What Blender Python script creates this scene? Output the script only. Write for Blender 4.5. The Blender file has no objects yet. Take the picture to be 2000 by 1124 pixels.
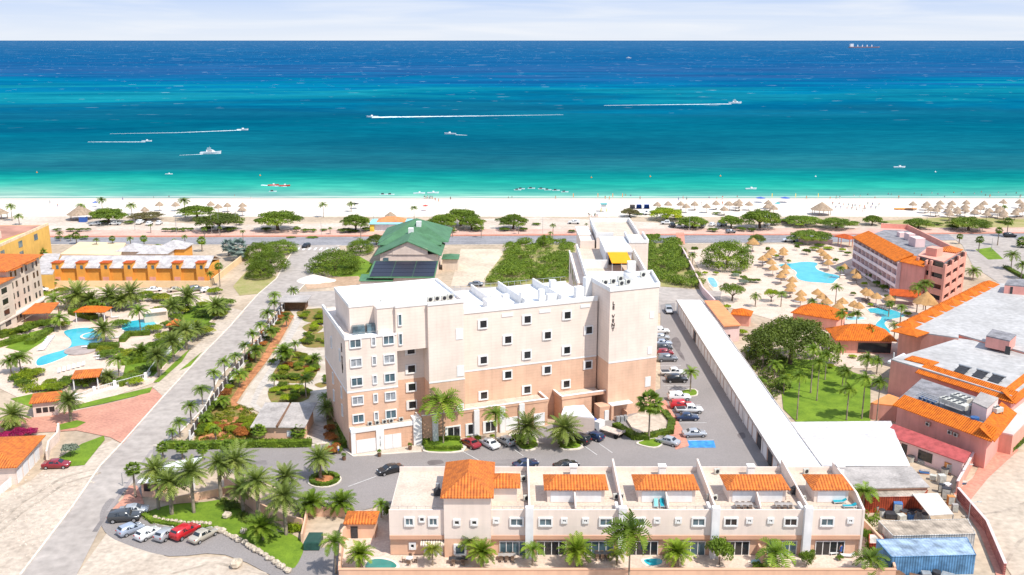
import bpy, math, random
from mathutils import Vector, Matrix
R = math.radians
SC = bpy.context.scene
COL = SC.collection
random.seed(7)
# ---------------------------------------------------------------- camera
FP = 1900.0; PITCH = math.atan(484 / FP); HC = 70.0
cam_d = bpy.data.cameras.new('camera'); cam = bpy.data.objects.new('camera', cam_d); COL.objects.link(cam)
cam.location = (0, 0, HC); cam.rotation_euler = (R(90) - PITCH, 0, 0)
cam_d.sensor_width = 36; cam_d.lens = 36 * FP / 2000; cam_d.clip_start = 1; cam_d.clip_end = 200000
SC.camera = cam
# ---------------------------------------------------------------- sky and sun
SUNV = Vector((0.50, -0.42, 1.0)).normalized()
elev = math.asin(SUNV.z); azim = math.atan2(SUNV.x, SUNV.y)
wd = bpy.data.worlds.new('World'); SC.world = wd; wd.use_nodes = True
nt = wd.node_tree; nt.nodes.clear()
wo = nt.nodes.new('ShaderNodeOutputWorld'); bg = nt.nodes.new('ShaderNodeBackground')
sky = nt.nodes.new('ShaderNodeTexSky'); sky.sky_type = 'NISHITA'; sky.sun_disc = False
sky.sun_elevation = elev; sky.sun_rotation = azim; sky.air_density = 1.0; sky.dust_density = 0.6; sky.ozone_density = 3.0
tc = nt.nodes.new('ShaderNodeTexCoord'); mp = nt.nodes.new('ShaderNodeMapping'); mp.inputs['Scale'].default_value = (1.6, 1.6, 22)
nz = nt.nodes.new('ShaderNodeTexNoise'); nz.inputs['Scale'].default_value = 3.2; nz.inputs['Detail'].default_value = 7; nz.inputs['Distortion'].default_value = .6
cr = nt.nodes.new('ShaderNodeValToRGB'); cr.color_ramp.elements[0].position = .42; cr.color_ramp.elements[1].position = .68
cr.color_ramp.elements[0].color = (0, 0, 0, 1); cr.color_ramp.elements[1].color = (.7, .7, .7, 1)
sz = nt.nodes.new('ShaderNodeSeparateXYZ'); gr_ = nt.nodes.new('ShaderNodeValToRGB'); mxc = nt.nodes.new('ShaderNodeMixRGB'); mxc.inputs['Color2'].default_value = (.90, .93, .99, 1)
for p_, c_ in ((0, (.80,.86,.96,1)), (.018, (.72,.81,.97,1)), (.042, (.54,.68,.97,1)), (.3, (.46,.64,1.0,1))):
    e_ = gr_.color_ramp.elements.new(p_); e_.color = c_
gr_.color_ramp.elements.remove(gr_.color_ramp.elements[0]); gr_.color_ramp.elements.remove(gr_.color_ramp.elements[-1])
mu = nt.nodes.new('ShaderNodeVectorMath'); mu.operation = 'SCALE'; mu.inputs['Scale'].default_value = 9.5
mx = nt.nodes.new('ShaderNodeMixRGB'); mx.inputs['Fac'].default_value = .93
l = nt.links.new
l(tc.outputs['Generated'], mp.inputs['Vector']); l(mp.outputs[0], nz.inputs['Vector']); l(nz.outputs['Fac'], cr.inputs[0])
l(tc.outputs['Generated'], sz.inputs[0]); l(sz.outputs[2], gr_.inputs[0]); l(gr_.outputs[0], mxc.inputs['Color1']); l(cr.outputs[0], mxc.inputs['Fac']); l(mxc.outputs[0], mu.inputs[0]); l(mu.outputs[0], mx.inputs['Color2']); l(sky.outputs[0], mx.inputs['Color1']); l(mx.outputs[0], bg.inputs[0]); l(bg.outputs[0], wo.inputs[0])
bg.inputs[1].default_value = 0.09
sd = bpy.data.lights.new('sun', 'SUN'); sun = bpy.data.objects.new('sun', sd); COL.objects.link(sun)
sd.energy = 4.4; sd.angle = R(.53); sd.color = (1, .955, .88)
sun.rotation_euler = SUNV.to_track_quat('Z', 'Y').to_euler(); sun.location = (0, 0, 200)
SC.view_settings.view_transform = 'Standard'; SC.view_settings.look = 'None'
SC.view_settings.exposure = 0.28; SC.view_settings.gamma = 1; SC.view_settings.use_curve_mapping = False
try:
    SC.cycles.max_bounces = 6; SC.cycles.diffuse_bounces = 3; SC.cycles.transparent_max_bounces = 6
except Exception: pass
# ---------------------------------------------------------------- helpers
_s, _c = math.sin(PITCH), math.cos(PITCH)
def W(px, py, z=0.0):                     # point of height z seen at a place of the photograph
    u = (px - 1000) / FP; v = -(py - 562) / FP
    t = (z - HC) / (-_s + v * _c)
    return (u * t, (_c + v * _s) * t)
def proj_y(y, z): 
    dz = z - HC
    return 562 - FP * (y * _s + dz * _c) / (y * _c - dz * _s)
def hgt(xy, py):                          # height above a ground point reaching picture row py
    lo, hi = -5.0, 69.0
    for _ in range(40):
        m = (lo + hi) / 2
        if proj_y(xy[1], m) > py: lo = m
        else: hi = m
    return lo
def ppm(py):                              # pixels per metre across at ground row py
    a = W(1000, py); b = W(1010, py); return 10 / (b[0] - a[0])
def lerp(a, b, t): return a + (b - a) * t
LOCALS = set()
def org(o):
    p = Vector((0, 0, 0)); q = o
    while q.parent is not None: q = q.parent
    if q.name in LOCALS: return p
    while o is not None: p = p + Vector(o.location); o = o.parent
    return p
class Frame:
    def __init__(s, ox=0, oy=0, a=0, oz=0): s.o = (ox, oy, oz); s.a = a; s.c = math.cos(a); s.s = math.sin(a)
    def __call__(s, u, v, z=0): return (s.o[0] + u * s.c - v * s.s, s.o[1] + u * s.s + v * s.c, s.o[2] + z)
    def inv(s, x, y): x -= s.o[0]; y -= s.o[1]; return (x * s.c + y * s.s, -x * s.s + y * s.c)
class MB:
    def __init__(s, fr=None): s.v = []; s.f = []; s.fr = fr
    def add(s, vs, fs):
        n = len(s.v)
        if s.fr: vs = [s.fr(*p) for p in vs]
        s.v += [tuple(p) for p in vs]; s.f += [tuple(i + n for i in f) for f in fs]; return s
    def box(s, x0, x1, y0, y1, z0, z1):
        if x0 > x1: x0, x1 = x1, x0
        if y0 > y1: y0, y1 = y1, y0
        return s.add([(x0,y0,z0),(x1,y0,z0),(x1,y1,z0),(x0,y1,z0),(x0,y0,z1),(x1,y0,z1),(x1,y1,z1),(x0,y1,z1)],
                     [(0,3,2,1),(4,5,6,7),(0,1,5,4),(1,2,6,5),(2,3,7,6),(3,0,4,7)])
    def obox(s, cx, cy, z0, sx, sy, sz, a=0):
        c, n = math.cos(a), math.sin(a); r = []
        for z in (z0, z0 + sz):
            for (u, v) in ((-.5,-.5),(.5,-.5),(.5,.5),(-.5,.5)): r.append((cx + u*sx*c - v*sy*n, cy + u*sx*n + v*sy*c, z))
        return s.add(r, [(0,3,2,1),(4,5,6,7),(0,1,5,4),(1,2,6,5),(2,3,7,6),(3,0,4,7)])
    def prism(s, poly, z0, z1, top=None):
        a = sum(poly[i][0]*poly[(i+1)%len(poly)][1]-poly[(i+1)%len(poly)][0]*poly[i][1] for i in range(len(poly)))
        if a < 0: poly = poly[::-1]; top = top[::-1] if top else None
        n = len(poly); tp = top or poly
        return s.add([(p[0],p[1],z0) for p in poly]+[(p[0],p[1],z1) for p in tp],
                     [tuple(range(n-1,-1,-1)), tuple(range(n,2*n))]+[(i,(i+1)%n,n+(i+1)%n,n+i) for i in range(n)])
    def sheet(s, poly, z):
        a = sum(poly[i][0]*poly[(i+1)%len(poly)][1]-poly[(i+1)%len(poly)][0]*poly[i][1] for i in range(len(poly)))
        if a < 0: poly = poly[::-1]
        return s.add([(p[0],p[1],z) for p in poly], [tuple(range(len(poly)))])
    def wall(s, pts, th, z0, z1, closed=False):
        n = len(pts)
        for i in range(n if closed else n - 1):
            a, b = pts[i], pts[(i+1) % n]; d = math.hypot(b[0]-a[0], b[1]-a[1])
            if d < .01: continue
            s.obox((a[0]+b[0])/2, (a[1]+b[1])/2, z0, d + th, th, z1 - z0 + .002 * (i % 3), math.atan2(b[1]-a[1], b[0]-a[0]))
        return s
    def tube(s, p0, p1, r0, r1=None, n=6, caps=True):
        r1 = r0 if r1 is None else r1; p0 = Vector(p0); p1 = Vector(p1); d = (p1 - p0).normalized()
        a = d.cross(Vector((0,0,1)) if abs(d.z) < .9 else Vector((1,0,0))).normalized(); b = d.cross(a)
        vs = [p + (a*math.cos(t)+b*math.sin(t))*r for p, r in ((p0,r0),(p1,r1)) for t in [2*math.pi*i/n for i in range(n)]]
        fs = [(i,(i+1)%n,n+(i+1)%n,n+i) for i in range(n)]
        if caps: fs += [tuple(range(n-1,-1,-1)), tuple(range(n,2*n))]
        return s.add(vs, fs)
    def cone(s, cx, cy, z0, r, h, n=12, r1=0.0):
        vs = [(cx+r*math.cos(2*math.pi*i/n), cy+r*math.sin(2*math.pi*i/n), z0) for i in range(n)]
        if r1 <= 0: return s.add(vs + [(cx,cy,z0+h)], [(i,(i+1)%n,n) for i in range(n)] + [tuple(range(n-1,-1,-1))])
        vs += [(cx+r1*math.cos(2*math.pi*i/n), cy+r1*math.sin(2*math.pi*i/n), z0+h) for i in range(n)]
        return s.add(vs, [(i,(i+1)%n,n+(i+1)%n,n+i) for i in range(n)] + [tuple(range(n-1,-1,-1)), tuple(range(n,2*n))])
    def hip(s, x0, x1, y0, y1, z, h, over=.5, th=.15, ridge=None):
        x0 -= over; x1 += over; y0 -= over; y1 += over; w, d = x1-x0, y1-y0
        if ridge is not None: r = ridge
        else: r = min(w, d) / 2
        if w >= d: a, b = (x0+r, (y0+y1)/2), (x1-r, (y0+y1)/2)
        else: a, b = ((x0+x1)/2, y0+r), ((x0+x1)/2, y1-r)
        v = [(x0,y0,z),(x1,y0,z),(x1,y1,z),(x0,y1,z),(x0,y0,z+th),(x1,y0,z+th),(x1,y1,z+th),(x0,y1,z+th),(a[0],a[1],z+th+h),(b[0],b[1],z+th+h)]
        f = [(0,3,2,1),(0,1,5,4),(1,2,6,5),(2,3,7,6),(3,0,4,7)]
        f += [(4,5,9,8),(5,6,9),(6,7,8,9),(7,4,8)] if w >= d else [(4,5,8),(5,6,9,8),(6,7,9),(7,4,8,9)]
        return s.add(v, f)
    def gable(s, x0, x1, y0, y1, z, h, over=.5, th=.15, along='x'):
        x0 -= over; x1 += over; y0 -= over; y1 += over
        if along == 'x':
            m = (y0+y1)/2; pr = [(y0,z),(y0,z+th),(m,z+th+h),(y1,z+th),(y1,z),(m,z+h)]
            v = [(x,p[0],p[1]) for x in (x0,x1) for p in pr]
        else:
            m = (x0+x1)/2; pr = [(x0,z),(x0,z+th),(m,z+th+h),(x1,z+th),(x1,z),(m,z+h)]
            v = [(p[0],y,p[1]) for y in (y0,y1) for p in pr]
        f = [(i,(i+1)%6,6+(i+1)%6,6+i) for i in range(6)] + [(0,5,2,1),(5,4,3,2),(6,7,8,11),(11,8,9,10)]
        return s.add(v, f)
    def ell(s, cx, cy, cz, rx, ry, rz, n=10, m=6):
        vs = [(cx,cy,cz-rz)]; fs = []
        for j in range(1, m):
            t = math.pi*j/m
            for i in range(n):
                a = 2*math.pi*i/n; vs.append((cx+rx*math.sin(t)*math.cos(a), cy+ry*math.sin(t)*math.sin(a), cz-rz*math.cos(t)))
        vs.append((cx,cy,cz+rz)); k = len(vs)-1
        for i in range(n):
            fs.append((0,1+(i+1)%n,1+i)); fs.append((k,1+(m-2)*n+i,1+(m-2)*n+(i+1)%n))
            for j in range(m-2): fs.append((1+j*n+i,1+j*n+(i+1)%n,1+(j+1)*n+(i+1)%n,1+(j+1)*n+i))
        return s.add(vs, fs)
    def mesh(s, name, mat):
        me = bpy.data.meshes.new(name); me.from_pydata(s.v, [], s.f); me.update()
        if mat: me.materials.append(mat)
        return me
    def build(s, name, mat, parent=None, smooth=False, label=None):
        if parent is not None:
            o = org(parent)
            if o.length > 0: s.v = [(p[0]-o.x, p[1]-o.y, p[2]-o.z) for p in s.v]
        me = s.mesh(name, mat)
        if smooth: me.polygons.foreach_set('use_smooth', [True]*len(me.polygons))
        ob = bpy.data.objects.new(name, me); COL.objects.link(ob)
        if parent is not None: ob.parent = parent
        if label: ob['label'] = label
        return ob
def parts(name, mat, parent, boxes, fr=None):
    for b in boxes: MB(fr).box(*b).build(name, mat, parent)
def tag(o, label=None, cat=None, group=None, kind=None):
    if label: o['label'] = label
    if cat: o['category'] = cat
    if group: o['group'] = group
    if kind: o['kind'] = kind
    return o
def thing(name, label, cat, loc=(0,0,0), group=None, rz=0, local=False):
    o = bpy.data.objects.new(name, None); COL.objects.link(o); o.empty_display_size = .5
    o.location = (loc[0], loc[1], loc[2] if len(loc) > 2 else 0); o.rotation_euler.z = rz
    if rz or local: LOCALS.add(o.name)
    return tag(o, label, cat, group)
def copy_tree(o, parent=None):
    c = o.copy(); COL.objects.link(c)
    if parent is not None: c.parent = parent; c.matrix_parent_inverse = o.matrix_parent_inverse.copy()
    for ch in KIDS.get(o.name, []) if o.name in KIDS else list(o.children): copy_tree(ch, c)
    return c
KIDS = {}
ORD = ['first','second','third','fourth','fifth','sixth','seventh','eighth','ninth','tenth','eleventh','twelfth','thirteenth','fourteenth','fifteenth','sixteenth','seventeenth','eighteenth','nineteenth','twentieth']
def ordn(i):
    if i < 20: return ORD[i]
    t = ['twenty','thirty','forty','fifty','sixty','seventy','eighty'][(i+1)//10 - 2]; u = (i+1) % 10
    return ({'twenty':'twentieth','thirty':'thirtieth','forty':'fortieth','fifty':'fiftieth','sixty':'sixtieth','seventy':'seventieth','eighty':'eightieth'}[t]) if u == 0 else t + '-' + ORD[u-1]
def ordlabels(objs, fmt, key=lambda o: o.location.x):
    for i, o in enumerate(sorted(objs, key=key)): o['label'] = fmt % ordn(i)
# ---------------------------------------------------------------- materials
def nodes(name):
    m = bpy.data.materials.new(name); m.use_nodes = True; n = m.node_tree; n.nodes.clear()
    o = n.nodes.new('ShaderNodeOutputMaterial'); b = n.nodes.new('ShaderNodeBsdfPrincipled'); n.links.new(b.outputs[0], o.inputs[0])
    return m, n, b
def M(name, col, rough=.8, var=.12, scale=.6, bump=0, spec=.25, metal=0, col2=None, lines=None, stain=0, coat=0, obj=True, fine=0, alpha=None):
    m, n, b = nodes(name); N = n.nodes.new; l = n.links.new
    b.inputs['Roughness'].default_value = rough; b.inputs['Specular IOR Level'].default_value = spec; b.inputs['Metallic'].default_value = metal
    b.inputs['Coat Weight'].default_value = coat
    t = N('ShaderNodeTexCoord'); z = N('ShaderNodeTexNoise'); z.inputs['Scale'].default_value = scale; z.inputs['Detail'].default_value = 6; z.inputs['Roughness'].default_value = .62
    l(t.outputs['Object'], z.inputs['Vector'])
    r = N('ShaderNodeValToRGB'); c2 = col2 or tuple(max(0, c * (1 - 2.2 * var)) for c in col); c1 = tuple(min(1, c * (1 + .5 * var)) for c in col) if col2 is None else col
    r.color_ramp.elements[0].position = .32; r.color_ramp.elements[1].position = .62
    r.color_ramp.elements[0].color = (*c2, 1); r.color_ramp.elements[1].color = (*c1, 1)
    l(z.outputs['Fac'], r.inputs[0]); out = r.outputs[0]
    h = z.outputs['Fac']
    if fine:
        z2 = N('ShaderNodeTexNoise'); z2.inputs['Scale'].default_value = fine; z2.inputs['Detail'].default_value = 4; l(t.outputs['Object'], z2.inputs['Vector'])
        x = N('ShaderNodeMixRGB'); x.blend_type = 'OVERLAY'; x.inputs['Fac'].default_value = .4; l(out, x.inputs['Color1']); l(z2.outputs['Fac'], x.inputs['Color2']); out = x.outputs[0]
    if stain:
        mp = N('ShaderNodeMapping'); mp.inputs['Scale'].default_value = (1.3, 1.3, .12); l(t.outputs['Object'], mp.inputs['Vector'])
        z3 = N('ShaderNodeTexNoise'); z3.inputs['Scale'].default_value = 1.1; z3.inputs['Detail'].default_value = 5; l(mp.outputs[0], z3.inputs['Vector'])
        r3 = N('ShaderNodeValToRGB'); r3.color_ramp.elements[0].position = .35; r3.color_ramp.elements[1].position = .6
        r3.color_ramp.elements[0].color = (1 - stain,) * 3 + (1,); r3.color_ramp.elements[1].color = (1, 1, 1, 1); l(z3.outputs['Fac'], r3.inputs[0])
        x = N('ShaderNodeMixRGB'); x.blend_type = 'MULTIPLY'; x.inputs['Fac'].default_value = 1; l(out, x.inputs['Color1']); l(r3.outputs[0], x.inputs['Color2']); out = x.outputs[0]
    if lines:                               # (axis, spacing m, darkness, width share)
        for (ax, sp, dk, wdt) in lines:
            sx = N('ShaderNodeSeparateXYZ'); l(t.outputs['Object'], sx.inputs[0])
            a = N('ShaderNodeMath'); a.operation = 'DIVIDE'; a.inputs[1].default_value = sp
            if isinstance(ax, str): l(sx.outputs['XYZ'.index(ax)], a.inputs[0])
            else:
                d = N('ShaderNodeVectorMath'); d.operation = 'DOT_PRODUCT'; d.inputs[1].default_value = (math.cos(ax), math.sin(ax), 0); l(t.outputs['Object'], d.inputs[0]); l(d.outputs['Value'], a.inputs[0])
            f = N('ShaderNodeMath'); f.operation = 'FRACT'; l(a.outputs[0], f.inputs[0])
            g = N('ShaderNodeMath'); g.operation = 'LESS_THAN'; g.inputs[1].default_value = wdt; l(f.outputs[0], g.inputs[0])
            x = N('ShaderNodeMixRGB'); x.blend_type = 'MULTIPLY'; q = 1 - dk; x.inputs['Color2'].default_value = (q, q, q, 1); l(g.outputs[0], x.inputs['Fac']); l(out, x.inputs['Color1']); out = x.outputs[0]
            h = g.outputs[0] if bump else h
    l(out, b.inputs['Base Color'])
    if bump:
        bp = N('ShaderNodeBump'); bp.inputs['Strength'].default_value = bump; bp.inputs['Distance'].default_value = .05; l(h, bp.inputs['Height']); l(bp.outputs[0], b.inputs['Normal'])
    return m
def tile_mat(name, col, ang=0.0, sp=.44):
    m, n, b = nodes(name); N = n.nodes.new; l = n.links.new
    b.inputs['Roughness'].default_value = .75; b.inputs['Specular IOR Level'].default_value = .15
    t = N('ShaderNodeTexCoord'); g = N('ShaderNodeNewGeometry')
    def dot(src, v):
        d = N('ShaderNodeVectorMath'); d.operation = 'DOT_PRODUCT'; d.inputs[1].default_value = v; l(src, d.inputs[0]); return d.outputs['Value']
    ax = (math.cos(ang), math.sin(ang), 0); ay = (-math.sin(ang), math.cos(ang), 0)
    def mth(op, a, b_=None):
        q = N('ShaderNodeMath'); q.operation = op
        for i, s_ in enumerate((a, b_)):
            if s_ is None: continue
            if isinstance(s_, (int, float)): q.inputs[i].default_value = s_
            else: l(s_, q.inputs[i])
        return q.outputs[0]
    nx = mth('ABSOLUTE', dot(g.outputs['Normal'], ax)); ny = mth('ABSOLUTE', dot(g.outputs['Normal'], ay)); sel = mth('GREATER_THAN', nx, ny)
    px, py = dot(t.outputs['Object'], ax), dot(t.outputs['Object'], ay)
    mixf = lambda a, b_, f: mth('ADD', mth('MULTIPLY', a, mth('SUBTRACT', 1.0, f)), mth('MULTIPLY', b_, f))
    co = mixf(px, py, sel); dn = mixf(py, px, sel)
    w1 = mth('SINE', mth('MULTIPLY', co, 2 * math.pi / sp)); w2 = mth('LESS_THAN', mth('FRACT', mth('DIVIDE', dn, .38)), .16)
    hgt_ = mth('SUBTRACT', w1, mth('MULTIPLY', w2, .6))
    z = N('ShaderNodeTexNoise'); z.inputs['Scale'].default_value = 1.3; z.inputs['Detail'].default_value = 7; l(t.outputs['Object'], z.inputs['Vector'])
    r = N('ShaderNodeValToRGB'); r.color_ramp.elements[0].position = .3; r.color_ramp.elements[1].position = .65
    r.color_ramp.elements[0].color = (col[0]*.62, col[1]*.60, col[2]*.9, 1); r.color_ramp.elements[1].color = (*col, 1); l(z.outputs['Fac'], r.inputs[0])
    x = N('ShaderNodeMixRGB'); x.blend_type = 'MULTIPLY'; x.inputs['Color2'].default_value = (.42, .30, .28, 1); l(r.outputs[0], x.inputs['Color1'])
    l(mth('MULTIPLY', mth('LESS_THAN', hgt_, -.45), .7), x.inputs['Fac']); l(x.outputs[0], b.inputs['Base Color'])
    bp = N('ShaderNodeBump'); bp.inputs['Strength'].default_value = .55; bp.inputs['Distance'].default_value = .06; l(hgt_, bp.inputs['Height']); l(bp.outputs[0], b.inputs['Normal'])
    return m
def leaf_mat(name, c1, c2, c3=None, rnd=.25, tr=.28):
    m = bpy.data.materials.new(name); m.use_nodes = True; n = m.node_tree; n.nodes.clear(); N = n.nodes.new; l = n.links.new
    o = N('ShaderNodeOutputMaterial'); d = N('ShaderNodeBsdfPrincipled'); d.inputs['Roughness'].default_value = .55; d.inputs['Specular IOR Level'].default_value = .25
    tl = N('ShaderNodeBsdfTranslucent'); ms = N('ShaderNodeMixShader'); ms.inputs[0].default_value = tr
    t = N('ShaderNodeTexCoord'); z = N('ShaderNodeTexNoise'); z.inputs['Scale'].default_value = .9; z.inputs['Detail'].default_value = 5; l(t.outputs['Object'], z.inputs['Vector'])
    r = N('ShaderNodeValToRGB'); e = r.color_ramp.elements; e[0].position = .33; e[1].position = .62; e[0].color = (*c1, 1); e[1].color = (*c2, 1)
    if c3: q = e.new(.72); q.color = (*c3, 1)
    l(z.outputs['Fac'], r.inputs[0])
    oi = N('ShaderNodeObjectInfo'); hs = N('ShaderNodeHueSaturation'); mr = N('ShaderNodeMapRange'); mr.inputs['To Min'].default_value = 1 - rnd; mr.inputs['To Max'].default_value = 1 + rnd
    l(oi.outputs['Random'], mr.inputs['Value']); l(mr.outputs[0], hs.inputs['Value']); l(r.outputs[0], hs.inputs['Color'])
    l(hs.outputs[0], d.inputs['Base Color']); l(hs.outputs[0], tl.inputs['Color']); l(d.outputs[0], ms.inputs[1]); l(tl.outputs[0], ms.inputs[2]); l(ms.outputs[0], o.inputs[0])
    return m
m_white = M('white_paint', (.80, .79, .78), .7, .05, .5, stain=.08)
m_whiteroof = M('white_roof_coating', (.80, .795, .80), .6, .06, .25, fine=2)
m_greyroof = M('grey_roof', (.42, .38, .35), .8, .15, .3, fine=3)
m_cream = M('cream_render', (.78, .63, .54), .85, .05, .3, lines=[('Z', .86, .13, .06)], bump=.2, stain=.06)
m_peach = M('peach_render', (.72, .43, .285), .85, .07, .3, lines=[('Z', .86, .16, .06)], bump=.2, stain=.08)
m_deck = M('roof_deck', (.60, .485, .39), .85, .08, .4, fine=3)
m_glass = M('window_glass', (.025, .027, .03), .08, .2, .5, spec=.6)
m_glassb = M('blue_window_glass', (.10, .17, .20), .08, .3, .5, spec=.7)
m_curtain = M('curtained_glass', (.36, .38, .40), .25, .2, 1.5, spec=.5)
m_metal = M('grey_metal', (.45, .46, .46), .45, .15, 2, metal=.4)
m_dark = M('dark_metal', (.05, .05, .055), .5, .2, 2)
m_tile = tile_mat('orange_roof_tiles', (.75, .225, .045))
m_tile2 = tile_mat('red_orange_roof_tiles', (.66, .13, .025))
m_wood = M('brown_wood', (.22, .12, .07), .7, .2, 2)
m_ac = M('air_conditioner_casing', (.55, .54, .48), .6, .15, 2)
m_trunk = M('palm_bark', (.36, .29, .22), .9, .25, 3, lines=[('Z', .25, .25, .25)])
m_bark = M('tree_bark', (.16, .115, .08), .9, .3, 3)
# ================================================================ ground and sea
def smooth_poly(pts, k=4):
    out = []; n = len(pts)
    for i in range(n):
        p0, p1, p2, p3 = pts[i-1], pts[i], pts[(i+1)%n], pts[(i+2)%n]
        for j in range(k):
            t = j / k
            out.append(tuple(.5*((2*p1[a])+(-p0[a]+p2[a])*t+(2*p0[a]-5*p1[a]+4*p2[a]-p3[a])*t*t+(-p0[a]+3*p1[a]-3*p2[a]+p3[a])*t**3) for a in (0, 1)))
    return out
def pw(pts, z=0): return [W(x, y, z) for x, y in pts]
LAY = [0.0]
def sheet(name, pts, mat, z, smooth=0, kind='structure', label=None, cat=None, world=False, group=None):
    p = pts if world else pw(pts)
    if smooth: p = smooth_poly(p, smooth)
    o = MB().sheet(p, z).build(name, mat)
    if kind: o['kind'] = kind
    if label: tag(o, label, cat, group)
    return o
def slab(name, pts, mat, z0, z1, smooth=0, kind='structure', label=None, cat=None, parent=None, world=False, group=None):
    p = pts if world else pw(pts)
    if smooth: p = smooth_poly(p, smooth)
    o = MB().prism(p, z0, z1).build(name, mat, parent)
    if kind and parent is None: o['kind'] = kind
    if label: tag(o, label, cat, group)
    return o
m_sandg = M('sandy_ground', (.52, .41, .30), .95, .2, .06, col2=(.36, .28, .20), fine=.8)
m_beach = M('beach_sand', (.74, .665, .58), .95, .06, .03, col2=(.65, .565, .475), fine=.5)
m_dirt = M('dry_dirt', (.50, .34, .23), .95, .2, .15, col2=(.36, .24, .15), fine=1)
m_asph = M('parking_asphalt', (.275, .245, .232), .9, .1, .07, col2=(.24, .215, .203), fine=7)
m_asph_old = M('weathered_asphalt', (.41, .36, .32), .9, .1, .1, col2=(.34, .295, .262), fine=.6)
m_road = M('road_asphalt', (.27, .26, .27), .9, .1, .1, fine=1)
m_conc = M('pale_concrete', (.54, .45, .36), .9, .1, .15, col2=(.43, .35, .275), fine=1.2)
m_conc2 = M('white_gravel', (.58, .50, .415), .95, .1, .22, col2=(.40, .33, .255), fine=6)
m_deckp = M('pool_deck', (.64, .50, .40), .9, .08, .3, fine=3)
m_pink = M('pink_pavers', (.60, .27, .19), .9, .12, .3, col2=(.50, .22, .16), fine=2)
m_brickg = M('brick_pavers', (.55, .27, .19), .9, .12, .2, col2=(.46, .215, .155), lines=[(.9, .8, .08, .12), (.9 + math.pi/2, .8, .08, .12)], fine=2)
m_grass = M('lawn_grass', (.17, .26, .02), .95, .3, .3, col2=(.09, .16, .012), fine=5)
m_drygrass = M('dry_grass', (.26, .26, .08), .95, .3, .25, col2=(.40, .32, .16), fine=3)
m_kerb = M('kerb_concrete', (.70, .62, .53), .9, .1, 1)
m_line = M('road_marking_paint', (.75, .73, .70), .8, .1, 2)
m_blue = M('blue_bay_paint', (.06, .28, .62), .8, .2, 1)
m_mulch = M('red_mulch', (.50, .21, .09), .95, .25, .6, fine=4)

gs = MB().box(-700, 700, 60, 432, -3, 0).build('ground', m_sandg); gs['kind'] = 'structure'
# beach: flat, then falls under the water
bm_ = MB(); ys = [392, 432, 441, 452, 480]; zs = [.02, .02, -.22, -.75, -3]
for i in range(4): bm_.add([(-700,ys[i],zs[i]),(700,ys[i],zs[i]),(700,ys[i+1],zs[i+1]),(-700,ys[i+1],zs[i+1])], [(0,1,2,3)])
bch = bm_.build('beach', m_beach); bch['kind'] = 'structure'
def wet_edge(m):
    n = m.node_tree; N = n.nodes.new; l = n.links.new; b = n.nodes['Principled BSDF']; src = b.inputs['Base Color'].links[0].from_socket
    g = N('ShaderNodeNewGeometry'); sx = N('ShaderNodeSeparateXYZ'); l(g.outputs['Position'], sx.inputs[0]); z = N('ShaderNodeTexNoise'); z.inputs['Scale'].default_value = .04; l(g.outputs['Position'], z.inputs['Vector'])
    a = N('ShaderNodeMath'); a.operation = 'MULTIPLY_ADD'; a.inputs[1].default_value = 8; l(z.outputs['Fac'], a.inputs[0]); l(sx.outputs[1], a.inputs[2])
    r = N('ShaderNodeMapRange'); r.inputs['From Min'].default_value = 438; r.inputs['From Max'].default_value = 443; l(a.outputs[0], r.inputs['Value'])
    x = N('ShaderNodeMixRGB'); x.inputs['Color2'].default_value = (.50, .45, .38, 1); l(r.outputs[0], x.inputs['Fac']); l(src, x.inputs['Color1']); l(x.outputs[0], b.inputs['Base Color'])
wet_edge(m_beach)
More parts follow.
